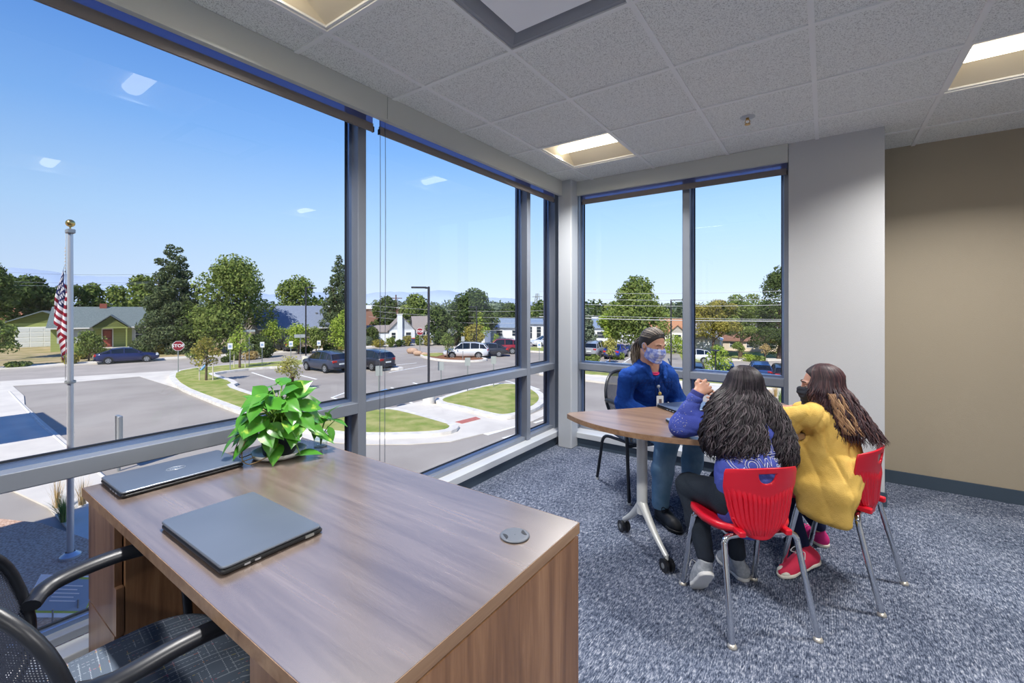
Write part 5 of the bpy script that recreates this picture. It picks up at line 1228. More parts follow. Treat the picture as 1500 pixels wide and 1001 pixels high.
def mesh_net():
    m, t, o = nt('chair_mesh_net'); d = pbsdf(t, o, S(52,58,74), .7)
    tr = t.nodes.new('ShaderNodeBsdfTransparent'); w1 = node(t, 'ShaderNodeTexWave', i_Scale=60., bands_direction='X'); w2 = node(t, 'ShaderNodeTexWave', i_Scale=60., bands_direction='Z')
    mp = mapping(t); t.links.new(mp, w1.inputs['Vector']); t.links.new(mp, w2.inputs['Vector'])
    mn = node(t, 'ShaderNodeMath', operation='MULTIPLY'); t.links.new(w1.outputs['Fac'], mn.inputs[0]); t.links.new(w2.outputs['Fac'], mn.inputs[1])
    gt = node(t, 'ShaderNodeMath', operation='GREATER_THAN'); gt.inputs[1].default_value = .52; t.links.new(mn.outputs[0], gt.inputs[0])
    ms = t.nodes.new('ShaderNodeMixShader'); t.links.new(gt.outputs[0], ms.inputs[0]); t.links.new(d.outputs[0], ms.inputs[1]); t.links.new(tr.outputs[0], ms.inputs[2]); t.links.new(ms.outputs[0], o.inputs[0]); return m
net = mesh_net()
def guest_chair(label, loc, rz, legs=True):
    """faces local +y; seat centre over the origin"""
    r = root('office_chair', label, 'chair', (loc[0],loc[1],0), rz)
    # cushion: superellipse slab with a crowned top
    n = 48; b = MB(); rings = [(0.80,.405),(.95,.408),(1.,.425),(1.,.440),(.97,.458),(.88,.468),(.6,.474),(.3,.476)]; vs = []
    for k, z in rings:
        for i in range(n):
            a = 2*PI*i/n; c_, s_ = math.cos(a), math.sin(a); e_ = .62
            x = .250*k*math.copysign(abs(c_)**e_, c_); y = .245*k*math.copysign(abs(s_)**e_, s_)
            vs.append((x*(1+.04*(y/.245)), y, z-.012*max(0,y/.245)**3*(1 if k > .5 else .6)))
    b.raw(vs, [(q*n+i, q*n+(i+1)%n, (q+1)*n+(i+1)%n, (q+1)*n+i) for q in range(len(rings)-1) for i in range(n)], True); b.raw(vs[-n:], [tuple(range(n))], True); b.raw(vs[:n], [tuple(reversed(range(n)))], False)
    b.build('seat', fabm, r, world=False)
    MB().rbox(-.20,-.20,.385,.20,.20,.408,.04).build('seat_pan', plast, r, world=False)
    # back: curved net in a hoop
    def bp(a, b_):
        wz = .225+.025*math.sin(PI*min(1,b_*1.1)); lean = -.225-.07*b_
        return Vector((wz*a, lean+.115*abs(a)**2.2*(1-.25*b_), .50+.37*b_))
    def outl(k, n_=44):
        a = 2*PI*k/n_; c_, s_ = math.cos(a), math.sin(a); return math.copysign(abs(c_)**.55, c_), .5+.5*math.copysign(abs(s_)**.7, s_)
    hp = [bp(*outl(k)) for k in range(45)]; MB().tube(hp, .0125, n=8, caps=False).build('back_frame', arm_m, r, world=False)
    b = MB(); vs = []; NR = 8
    for q in range(NR+1):
        f = 1-q/NR
        for k in range(44):
            a, c_ = outl(k); vs.append(bp(a*f, .5+(c_-.5)*f))
    b.raw(vs, [(q*44+k, q*44+(k+1)%44, (q+1)*44+(k+1)%44, (q+1)*44+k) for q in range(NR) for k in range(44)], True); b.build('back_mesh', net, r, world=False)
    for s_ in (-1, 1):
        X = .275*s_
        # arm pad from the hoop forward, then down into the front leg
        ap = bez([(.215*s_,-.145,.655),(X*.97,-.10,.668),(X,.0,.678),(X,.09,.672),(X,.15,.648),(X,.185,.60)], 6)
        MB().tube(ap, [.018]*4+[.021]*(len(ap)-10)+[.018]*6, n=12, sx=.85, sy=1.15).build('armrest', arm_m, r, world=False)
        MB().tube(bez([(X,.185,.61),(X,.20,.50),(X,.215,.30),(X*1.02,.245,.012)], 5), .0125, n=10).build('leg', frame_m, r, world=False)
        MB().tube(bez([(.20*s_,.18,.392),(.24*s_,.0,.392),(X,-.14,.37),(X,-.20,.22),(X*1.02,-.25,.012)], 5), .0125, n=10).build('leg', frame_m, r, world=False)
        MB().tube(bez([(.17*s_,-.10,.39),(.185*s_,-.19,.45),(.205*s_,-.20,.60)], 5), .012, n=8).build('back_support', frame_m, r, world=False)
        for yy in (.245, -.25): MB().cyl((X*1.02,yy,0),(X*1.02,yy,.014),.016,n=12).build('foot_glide', mat('clear_glide', S(190,196,200), .3), r, world=False)
    MB().cyl((-.275,.20,.395),(.275,.20,.395),.0115,n=8).build('cross_bar', frame_m, r, world=False)
    return r
guest_chair('black mesh-back chair with patterned seat tucked under the desk, lower left', (-1.388,.355), 0)
guest_chair('black mesh-back armchair under the seated woman by the window', (-1.15,3.42), math.atan2(-.778,-.628))
# ---------------------------------------------------------------- flip table
TE = Vector((.628,.778,0)); TP = Vector((.778,-.628,0)); TC = Vector((-.815,3.035,0)); TR = .775
T0 = root('table', 'half-round walnut table on light grey legs with black castors, where three people sit', 'table', TC)
def dshape(R, k=0.):
    P = []; n = 60
    for i in range(n+1):
        a = -PI/2+PI*i/n; P.append(TC+TP*(R*math.cos(a))+TE*(R*math.sin(a)))
    # soften the two corners
    c0, c1 = TC+TE*(R-.03)-TP*.028, TC-TE*(R-.03)-TP*.028
    return ccw([(p.x,p.y) for p in P]+[(c0.x,c0.y),(c1.x,c1.y)])
tw = wood('table_walnut_top', S(106,80,60), S(130,102,80), S(150,122,98), 'x', rough=.28, spec=1.)
MB().prism(offset_poly(dshape(TR), .0015), .7125, .740).build('table_top', tw, T0); MB().prism(dshape(TR), .7115, .7385).build('edge_band', wal_e, T0)
lg = mat('light_grey_table_metal', S(206,208,206), .35, .2)
Rz = math.atan2(TP.y, TP.x)
for s_, lab in ((-1, None), (1, None)):
    c_ = TC+TE*(.42*s_)+TP*.27; ftA = c_-TP*.20; ftB = c_+TP*.235
    b = MB(); b.tube([(c_.x,c_.y,.20),(c_.x,c_.y,.45),(c_.x,c_.y,.695)], .028, n=16, sx=1.1, sy=.9); b.build('post', lg, T0)
    for ft, nm in ((ftA,'foot'),(ftB,'foot')):
        P = [(c_.x,c_.y,.26),(c_.x*.8+ft.x*.2,c_.y*.8+ft.y*.2,.215),(c_.x*.4+ft.x*.6,c_.y*.4+ft.y*.6,.135),(ft.x,ft.y,.075)]
        MB().tube(bez(P,5), [.030,.029,.028,.026,.025,.024,.022,.021,.020,.019,.018,.017,.016,.015,.015,.014], n=10).build(nm, lg, T0)
    MB().box(-.05,-.04,0,.05,.04,.02).build('x', lg) if False else None
    br_ = MB(); br_.M = Matrix.Translation((c_.x,c_.y,.69)) @ Matrix.Rotation(Rz,4,'Z'); br_.box(-.10,-.035,0,.10,.035,.022).build('top_bracket', lg, T0)
    for ft in (ftA, ftB):
        cm_ = MB(); d_ = TP if ft is ftB else -TP; cc = ft+Vector((0,0,.034))
        for q in (-1, 1): cm_.cyl(cc+TE*(q*.008)+d_*.004, cc+TE*(q*.026)+d_*.004, .034, n=24)
        cw = cm_.build('castor', mat('castor_black', S(24,26,30), .35), T0)
        MB().cyl(cc+TE*.0265+d_*.004, cc+TE*.028+d_*.004, .014, n=16).cyl(cc-TE*.028+d_*.004, cc-TE*.0265+d_*.004, .014, n=16).build('castor_hub', mat('hub_grey', S(120,124,128), .4), cw)
        MB().cyl((ft.x,ft.y,.06),(ft.x,ft.y,.085),.010,n=10).build('castor_stem', lg, T0)
c_ = TC+TP*.27; a_, b_ = c_-TE*.42, c_+TE*.42
MB().cyl((a_.x,a_.y,.66),(b_.x,b_.y,.66),.02,n=10).build('stretcher', lg, T0)
def on_table(A, ux, w_, uy, d_): c = Vector(A)+ux*(w_/2)+uy*(d_/2); return (c.x, c.y), math.atan2(ux.y, ux.x)
c, rz = on_table((-.913,2.942,0), TE, .34, TP, .24); laptop('closed blue-grey laptop on the half-round table in front of the woman', c, rz, .34, .24, .74, lap_s)
uu = Vector((.60,-.80,0)); vv = Vector((.80,.60,0)); c, rz = on_table((-.757,2.60,0), vv, .30, uu, .21); laptop('closed pale blue laptop on the table beside the elbow of the long-haired child', c, rz, .30, .205, .74, mat('pale_blue_lid', S(132,152,186), .35, .3), th=.018)
# ---------------------------------------------------------------- red school chairs
redm = mat('red_polypropylene', S(208,22,44), .33, 0, .5); chrome = mat('chrome', S(214,216,220), .12, 1.)
def red_chair(label, C_, f, first=None):
    rz = math.atan2(-f.x, f.y)
    if first is not None:
        c = copy_tree(first); c.location = (C_[0],C_[1],0); c.rotation_euler = (0,0,rz); c['label'] = label; return c
    r = root('school_chair', label, 'chair', (C_[0],C_[1],0), rz, group='red school chairs')
    # seat dish
    n = 40; m_ = 14; vs = []
    for q in range(m_+1):
        k = q/m_
        for i in range(n):
            a = 2*PI*i/n; c_, s_ = math.cos(a), math.sin(a); e_ = .60
            x = .195*k*math.copysign(abs(c_)**e_, c_); y = .195*k*math.copysign(abs(s_)**e_, s_)
            z = .432+.012*k**4*(abs(x)/.195)**2*1.2 -.006*(1-k)
            if y > .08: z -= .030*((y-.08)/.115)**2
            if y < -.10: z += .014*((-y-.10)/.095)**2
            vs.append((x*(1-.16*max(0,-y/.195)), y*(1 if y > 0 else .68)+.012, z))
    for dz, kk in ((-.016, 1.006), (-.030, .985)):
        for i in range(n): v = vs[m_*n+i]; vs.append((v[0]*kk, v[1]*kk, v[2]+dz))
    b = MB(); M2 = m_+3; b.raw(vs, [(q*n+i, q*n+(i+1)%n, (q+1)*n+(i+1)%n, (q+1)*n+i) for q in range(M2-1) for i in range(n)], True)
    s = b.build('seat', redm, r, world=False); md = s.modifiers.new('s','SOLIDIFY'); md.thickness = .004; md.offset = -1
    # backrest with ribs and a D-shaped grip hole
    NU, NV = 132, 96; H0, H1 = .392, .712; V = []
    hole = lambda x, z: (abs(x/.043)**2.3+abs((z-.689)/.052)**2.3 < 1) and z < .6895
    for j in range(NV+1):
        v = j/NV; top = 0.
        w_ = .106+.058*min(1,v/.75)**.9
        if v < .30: w_ *= (1-(1-v/.30)**2.2*.48)
        if v > .93: w_ *= 1-.05*((v-.93)/.07)**2
        for i in range(NU+1):
            u = -1+2*i/NU; x = u*w_; z = H0+(H1-H0)*v-.016*u*u*(1 if v > .5 else -.9+1.9*v/.5)*(v if v > .5 else 1)
            y = -.132-.032*v+.050*abs(u)**2.2*(.35+.65*min(1, v*1.5))+.004*math.sin(v*PI)
            # ribs fan out on the rear face
            if .04 < v < .80-.16*abs(u)**1.5*0:
                lim = .60+.16*abs(u); env = max(0, min(1, (v-.05)/.10))*max(0, min(1, (lim-v)/.10)); ph = (u*8.0) % 1.0
                y -= .0085*env*(max(0, math.cos((ph-.5)*2*PI))**.8)*(1 if abs(u) < .93 else 0)
            V.append((x, y, z))
    F_ = []; keep = set()
    for j in range(NV):
        for i in range(NU):
            q = [j*(NU+1)+i, j*(NU+1)+i+1, (j+1)*(NU+1)+i+1, (j+1)*(NU+1)+i]; cx_ = sum(V[k][0] for k in q)/4; cz_ = sum(V[k][2] for k in q)/4
            if not hole(cx_, cz_): F_.append(q)
    b = MB(); b.raw(V, F_, True); o = b.build('backrest', redm, r, world=False); md = o.modifiers.new('s','SOLIDIFY'); md.thickness = .009; md.offset = 1
    cpw = lambda v: math.copysign(abs(v)**.87, v)
    rim = [(.043*cpw(math.cos(PI+PI*k/20)), 0, .689+.052*cpw(math.sin(PI+PI*k/20))) for k in range(21)]; rim.append(rim[0])
    def yb(x, z): v = (z-H0)/(H1-H0); u = x/.162; return -.132-.032*v+.050*abs(u)**2.2+.004*math.sin(v*PI)-.004
    MB().tube([(x, yb(x, z), z) for x, _, z in rim], .0048, n=6, caps=False).build('grip_rim', redm, o, world=False)
    for s_ in (-1, 1):
        MB().rbox(.090 if s_ > 0 else -.120, -.160, .415, .120 if s_ > 0 else -.090, -.105, .440, .008).build('back_bracket', redm, r, world=False)
    # legs: each side a bent chrome tube
    for s_ in (-1, 1):
        MB().tube(bez([(s_*.10,-.105,.402),(s_*.145,-.112,.400),(s_*.165,-.120,.385),(s_*.170,-.130,.34),(s_*.190,-.212,.012)],6), .0125, n=14).build('leg', chrome, r, world=False)
        MB().tube(bez([(s_*.10,.115,.402),(s_*.150,.120,.400),(s_*.168,.128,.385),(s_*.174,.140,.34),(s_*.190,.205,.012)],6), .0125, n=14).build('leg', chrome, r, world=False)
        for yy in (-.214, .207): MB().lathe([(.001,.0),(.018,.0),(.019,.006),(.013,.016),(.001,.018)], (s_*.190,yy,0), n=14).build('foot_glide', mat('nickel_glide', S(214,208,196), .3, .6), r, world=False)
        MB().cyl((s_*.13,-.108,.400),(s_*.13,.118,.400),.011,n=10).build('side_rail', chrome, r, world=False)
    for yy in (-.105, .115): MB().cyl((-.14,yy,.401),(.14,yy,.401),.0115,n=10).build('cross_bar', chrome, r, world=False)
    return r
F1 = Vector((-.655,.756,0)).normalized(); F2 = Vector((-.95,.306,0)).normalized()
RC1 = red_chair('red plastic chair seen from behind, under the long-haired child in blue', (-.308,2.291), F1)
red_chair('red plastic chair seen from the side, under the child in yellow', (.063,2.85), F2, RC1)
# ================================================================ people: smooth bodies from blended limbs
import bmesh
from mathutils.bvhtree import BVHTree
A_ = lambda v: np.array(v, dtype=np.float64)
class Sdf:
    """limbs and lumps blended into one smooth surface"""
    def __init__(s): s.p = []; s.disp = None; s.cut = []
    def cone(s, a, b, ra, rb, k=.02, flat=None, op='u'):
        a, b = A_(a), A_(b); c = (a+b)/2; R = np.linalg.norm(b-a)/2+max(ra, rb)*(flat[1] if flat and flat[1] > 1 else 1)
        s.p.append(('c', a, b, ra, rb, k, None if flat is None else (A_(flat[0])/np.linalg.norm(A_(flat[0])), flat[1]), op, c, R)); return s
    def chain(s, pts, rad, k=.02, flat=None):
        for i in range(len(pts)-1): s.cone(pts[i], pts[i+1], rad[i], rad[i+1], k, flat)
        return s
    def ell(s, c, r, M=None, k=.02, op='u'):
        M = np.eye(3) if M is None else A_(M); s.p.append(('e', A_(c), A_(r), M, 0, k, None, op, A_(c), max(r))); return s
    def evalp(s, q, P):
        if q[0] == 'c':
            _, a, b, ra, rb, k, flat, op, c, R = q
            X = P; sc_ = 1.
            if flat is not None:
                ax, f = flat; X = P + ((P-a)@ax)[:,None]*ax*(1/f-1); ba0 = b-a; b2 = b+ax*(ba0@ax)*(1/f-1); sc_ = min(1., f)
            else: b2 = b
            ba = b2-a; L2 = max(1e-12, ba@ba); h = np.clip(((X-a)@ba)/L2, 0, 1); D = X-a-h[:,None]*ba
            return (np.sqrt((D*D).sum(1))-(ra+h*(rb-ra)))*sc_
        _, c, r, M, _, k, _, op, _, R = q
        X = (P-c)@M; k0 = np.sqrt(((X/r)**2).sum(1)); k1 = np.sqrt(((X/r**2)**2).sum(1))+1e-9
        return k0*(k0-1)/k1
    def __call__(s, P, prims=None):
        d = np.full(len(P), 9.)
        for q in (s.p if prims is None else prims):
            e = s.evalp(q, P); k = q[5]
            if q[7] == 'u':
                h = np.clip(.5+.5*(d-e)/k, 0, 1); d = d*(1-h)+e*h-k*h*(1-h)
            else:
                h = np.clip(.5-.5*(d+e)/k, 0, 1); d = d*(1-h)-e*h+k*h*(1-h)
        for f in s.cut: d = np.maximum(d, f(P))
        if s.disp is not None: d = d+s.disp(P)
        return d
    def mesh(s, name, h, m, parent, B=12, pad=.03, thick=None):
        cs = np.array([q[8] for q in s.p if q[7] == 'u']); rs = np.array([q[9] for q in s.p if q[7] == 'u'])
        lo = (cs-rs[:,None]).min(0)-pad; hi = (cs+rs[:,None]).max(0)+pad
        nb = np.maximum(1, np.ceil((hi-lo)/(h*B)).astype(int)); n = nb*B+1
        G_ = np.full(n, 1., dtype=np.float32)
        bi = np.stack(np.meshgrid(*[np.arange(x) for x in nb], indexing='ij'), -1).reshape(-1,3)
        cen = lo+(bi+.5)*h*B; rad = h*B*.5*math.sqrt(3)
        reach = np.array([q[9] for q in s.p]); pc = np.array([q[8] for q in s.p])
        dc = s(cen); act = np.where(np.abs(dc) < rad*1.35+.02)[0]
        off = np.stack(np.meshgrid(*[np.arange(B+1)]*3, indexing='ij'), -1).reshape(-1,3)*h
        for i in np.where(dc < -(rad*1.35+.02))[0]:
            a, b_, c = bi[i]*B; G_[a:a+B+1, b_:b_+B+1, c:c+B+1] = -1.
        for i in act:
            o = lo+bi[i]*h*B; P = o+off; near = [q for q, dd, rr_ in zip(s.p, np.linalg.norm(pc-cen[i], axis=1), reach) if dd < rr_+rad+.05]
            a, b_, c = bi[i]*B
            G_[a:a+B+1, b_:b_+B+1, c:c+B+1] = s(P, near).reshape(B+1,B+1,B+1) if near else 1.
        V, Q = surface_nets(G_, lo, h)
        off_ = np.array(wloc(parent)) if parent is not None else np.zeros(3)
        me = bpy.data.meshes.new(name); me.vertices.add(len(V)); me.vertices.foreach_set('co', (V-off_).astype(np.float32).ravel())
        me.loops.add(4*len(Q)); me.loops.foreach_set('vertex_index', Q.astype(np.int32).ravel()); me.polygons.add(len(Q)); me.polygons.foreach_set('loop_start', np.arange(0,4*len(Q),4,dtype=np.int32))
        me.polygons.foreach_set('use_smooth', np.ones(len(Q), dtype=bool)); me.update(calc_edges=True); me.validate(); me.materials.append(m)
        o = bpy.data.objects.new(name, me); C.objects.link(o); o.parent = parent; return o
def surface_nets(G_, lo, h):
    S_ = G_ < 0; n = np.array(G_.shape); c = n-1
    cnt = np.zeros(c, dtype=np.int8)
    sl = lambda i: slice(i, None) if i else slice(0, -1)
    for i in (0,1):
        for j in (0,1):
            for k in (0,1): cnt += S_[(slice(i, n[0]-1+i), slice(j, n[1]-1+j), slice(k, n[2]-1+k))]
    act = np.argwhere((cnt > 0) & (cnt < 8)); idx = -np.ones(c, dtype=np.int64); idx[act[:,0],act[:,1],act[:,2]] = np.arange(len(act))
    acc = np.zeros((len(act),3)); w_ = np.zeros(len(act))
    corners = [(i,j,k) for i in (0,1) for j in (0,1) for k in (0,1)]
    for a in corners:
        for ax in range(3):
            if a[ax]: continue
            b_ = list(a); b_[ax] = 1
            va = G_[act[:,0]+a[0], act[:,1]+a[1], act[:,2]+a[2]].astype(np.float64); vb = G_[act[:,0]+b_[0], act[:,1]+b_[1], act[:,2]+b_[2]].astype(np.float64)
            cr = (va < 0) != (vb < 0); t_ = np.where(cr, va/(va-vb+1e-12), 0.)
            p = np.tile(np.array(a, dtype=np.float64), (len(act),1)); p[:,ax] += t_
            acc += p*cr[:,None]; w_ += cr
    V = lo+(act+acc/np.maximum(w_,1)[:,None])*h
    Q = []
    for ax in range(3):
        u, v = (ax+1) % 3, (ax+2) % 3
        sa = [slice(None)]*3; sb = [slice(None)]*3; sa[ax] = slice(0,-1); sb[ax] = slice(1,None)
        E = np.argwhere(S_[tuple(sa)] != S_[tuple(sb)]); E = E[(E[:,u] > 0) & (E[:,v] > 0) & (E[:,u] < c[u]) & (E[:,v] < c[v])]
        ins = S_[E[:,0],E[:,1],E[:,2]]
        def ci(du, dv): q = E.copy(); q[:,u] -= du; q[:,v] -= dv; return idx[q[:,0],q[:,1],q[:,2]]
        q = np.stack([ci(1,1), ci(0,1), ci(0,0), ci(1,0)], 1); q[~ins] = q[~ins][:,::-1]; Q.append(q)
    Q = np.concatenate(Q); Q = Q[(Q >= 0).all(1)]; return V, Q
def folds(freq=38., amp=.0035, seed=0., zf=1.):
    """soft creases for cloth"""
    def f(P):
        x, y, z = P[:,0]+seed, P[:,1]-seed*.7, P[:,2]*zf
        a = np.sin(x*freq+2.1*np.sin(z*freq*.45+y*9))*np.sin(z*freq*.62+1.7*np.sin(y*freq*.5+1)+x*6); b_ = np.sin(y*freq*1.3+z*freq*.35+np.sin(x*23)*1.3)
        return amp*(a*.65+b_*.35)+.0005*np.sin(x*160)*np.sin(z*150)
    return f
def creases(dirs, amp=.006):
    """drawn folds: narrow valleys across each direction; dirs = (vector, wavelength, wander)"""
    def f(P):
        d = np.zeros(len(P))
        for k, (v, wl, wd) in enumerate(dirs):
            v = A_(v)/np.linalg.norm(v); w_ = P@A_((.3+.2*k,.7,-.4+.3*k)); q = (P@v)/wl*PI+wd*np.sin(w_*16+k*2)+.7*np.sin(w_*37+k)
            d += amp*((1-np.abs(np.sin(q)))**2.2-.28)*(.55+.45*np.sin(P@A_((7.,-5.,11.))+k*1.7))
        return d
    return f
def frame(f, up=(0,0,1)):
    """columns: right, forward, up for a head or hand looking along f"""
    f = A_(f); f = f/np.linalg.norm(f); u = A_(up); u = u-f*(u@f); u /= np.linalg.norm(u); r = np.cross(f, u); return np.stack([r, f, u], 1)
def skin_mat(name, c):
    return mat(name, c, .48, 0, .4, var=tuple([min(1, q*1.10) for q in c[:3]]+[1]), vscale=9, Subsurface_Weight=.12, Subsurface_Scale=.01)
def head(s, H, M, k=1., hollow=True):
    """adds a head with face to the body; H centre, M frame, k size"""
    W = lambda x, y, z: A_(H)+M@(A_((x,y,z))*k)
    s.ell(W(0,-.014,.030), (.074*k,.094*k,.086*k), M, .02); s.ell(W(0,.020,-.030), (.060*k,.068*k,.082*k), M, .03)
    s.cone(W(-.040,.005,-.070), W(-.012,.068,-.100), .020*k, .016*k, .03); s.cone(W(.040,.005,-.070), W(.012,.068,-.100), .020*k, .016*k, .03)
    s.ell(W(0,.072,-.103), (.018*k,.014*k,.014*k), M, .02)                                             # chin
    s.cone(W(0,.084,.018), W(0,.103,-.026), .007*k, .0105*k, .012)                                     # nose
    for g in (-1, 1):
        s.ell(W(g*.011,.094,-.030), (.008*k,.009*k,.007*k), M, .006)
        s.cone(W(g*.014,.086,.028), W(g*.046,.072,.026), .007*k, .006*k, .012)                          # brow ridge
        s.ell(W(g*.042,.062,-.030), (.018*k,.016*k,.018*k), M, .02)                                     # cheek
        s.ell(W(g*.031,.092,.007), (.016*k,.013*k,.010*k), M, .010, 's')                                # eye socket
        s.ell(W(g*.0755,-.008,-.008), (.008*k,.017*k,.029*k), M, .008); s.ell(W(g*.082,-.004,-.006), (.004*k,.009*k,.017*k), M, .004, 's')
    s.cone(W(-.018,.084,-.060), W(.018,.084,-.060), .0065*k, .0065*k, .008); s.cone(W(-.016,.082,-.072), W(.016,.082,-.072), .0075*k, .0075*k, .008)
    s.cone(W(-.020,.092,-.066), W(.020,.092,-.066), .0018*k, .0018*k, .003, None, 's')
    return W
def eyes(W, M, k, parent, lid, skin, iris=S(60,40,30)):
    for g in (-1, 1):
        c = W(g*.031,.0715,.006); b = MB(); b.ball(tuple(c), .0112*k, n=16, m=10); o = b.build('eye', mat('eye_white', S(226,222,218), .2), parent)
        ic = W(g*.031,.0715+.0072,.006-.003*lid); MB().ball(tuple(ic), .0062*k, n=12, m=8).build('iris', mat('iris_brown', iris, .15), o)
        # lids: skin shells above and below
        bl = MB(); vs = []
        for i in range(7):
            for j in range(9):
                ph = -1.45+2.9*j/8; th = (.15 if lid < .5 else -.85)+(1.45-(.15 if lid < .5 else -.85))*i/6
                vs.append(tuple(A_(c)+M@(A_((math.sin(ph)*math.cos(th), math.cos(ph)*math.cos(th), math.sin(th)))*.0128*k)))
        bl.raw(vs, [(i*9+j,i*9+j+1,(i+1)*9+j+1,(i+1)*9+j) for i in range(6) for j in range(8)], True)
        bl.build('eyelid', skin, o)
        MB().tube([vs[j] for j in range(9)], .0009*k, n=4).build('lashes', mat('lash_black', S(20,16,14), .6), o)
        P = [tuple(W(g*x, y, z)) for x, y, z in ((.014,.0935,.030),(.024,.0925,.034),(.036,.086,.034),(.047,.074,.028))]
        MB().tube(bez(P,4), [.0015]+[.0028*k]*11+[.001], n=5).build('eyebrow', mat('brow_hair', S(52,38,30), .8), parent)
def hand(s, wr, pal, kn, curl=.5, k=1., side=1, spread=.012, back=None, thumbup=None):
    """palm and five separate fingers; wr wrist, pal finger direction, kn direction across the knuckles towards the index finger"""
    d = A_(pal)/np.linalg.norm(pal); a = A_(kn); a = a-d*(a@d); a /= np.linalg.norm(a); u = np.cross(d, a)*side      # u: back of the hand
    w_ = A_(wr); X = lambda p, q, r_: w_+d*p*k+a*q*k+u*r_*k
    s.cone(X(.0,.006,0), X(.060,.022,0), .019*k, .013*k, .012, (u,.62)); s.cone(X(.0,-.006,0), X(.060,-.022,0), .019*k, .013*k, .012, (u,.62)); s.cone(X(.015,0,0), X(.062,0,0), .022*k, .018*k, .012, (u,.55))
    tips = []
    for i, (q, L, r_) in enumerate(((.029,.070,.0080),(.0095,.078,.0083),(-.0100,.072,.0079),(-.028,.056,.0070))):
        c0 = X(.070,q,.002); cur = curl*(1+.12*i); an = .15*cur; dirs = d.copy(); p = c0; fan = a*(q/.03)*.10
        L3 = (.45,.30,.25); P = [X(.050,q*.85,.002), c0]; tot = .12
        for j, l in enumerate(L3):
            tot += cur*(.62,.75,.50)[j]; v = d*math.cos(tot)-u*math.sin(tot)+fan; v /= np.linalg.norm(v); p = p+v*L*l*k; P.append(p)
        s.chain(P, [r_*1.05*k, r_*1.05*k, r_*.97*k, r_*.88*k, r_*.74*k], .004); tips.append((P[-1], v, u))
    t0, t1 = X(.016,.020,-.004), X(.038,.044,-.012); t2 = X(.066,.052,-.018-.012*curl); t3 = X(.086,.048-.014*curl,-.022-.02*curl)
    s.chain([t0,t1,t2,t3], [.0125*k,.0112*k,.0096*k,.0078*k], .007); tips.append((t3, (t3-t2)/np.linalg.norm(t3-t2), a)); return tips
def nails(tips, k, m, parent):
    for p, v, u in tips:
        v = v/np.linalg.norm(v); u2 = u-v*(u@v); u2 /= np.linalg.norm(u2); sd = np.cross(v, u2); c = p+u2*.0052*k
        vs = [tuple(c+v*(x)*k+sd*y*k-u2*abs(y)*.35*k) for x in (-.006,.0,.0075) for y in (-.0045,0,.0045)]
        MB().raw(vs, [(0,1,4,3),(1,2,5,4),(3,4,7,6),(4,5,8,7)], True).build('fingernail', m, parent)
def hair_mat(name, dark, mid, light, ombre=None, rough=.45):
    m, t, o = nt(name); b = pbsdf(t, o, rough=rough+.08, spec=.35); gi = t.nodes.new('ShaderNodeNewGeometry')
    c1 = ramp(t, [(0, dark), (.65, mid), (1., light)], gi.outputs['Random Per Island'])
    if ombre:                                    # paler lengths below a height (dyed tips)
        c2 = ramp(t, [(0, ombre[0]), (1., ombre[1])], gi.outputs['Random Per Island']); sp = t.nodes.new('ShaderNodeSeparateXYZ'); t.links.new(gi.outputs['Position'], sp.inputs[0])
        mr = node(t, 'ShaderNodeMapRange'); mr.inputs[1].default_value = ombre[2]; mr.inputs[2].default_value = ombre[3]; t.links.new(sp.outputs['Z'], mr.inputs[0])
        mx = node(t, 'ShaderNodeMix', data_type='RGBA'); t.links.new(mr.outputs[0], mx.inputs[0]); t.links.new(c2, mx.inputs[6]); t.links.new(c1, mx.inputs[7]); t.links.new(mx.outputs[2], b.inputs['Base Color'])
    else: t.links.new(c1, b.inputs['Base Color'])
    return m
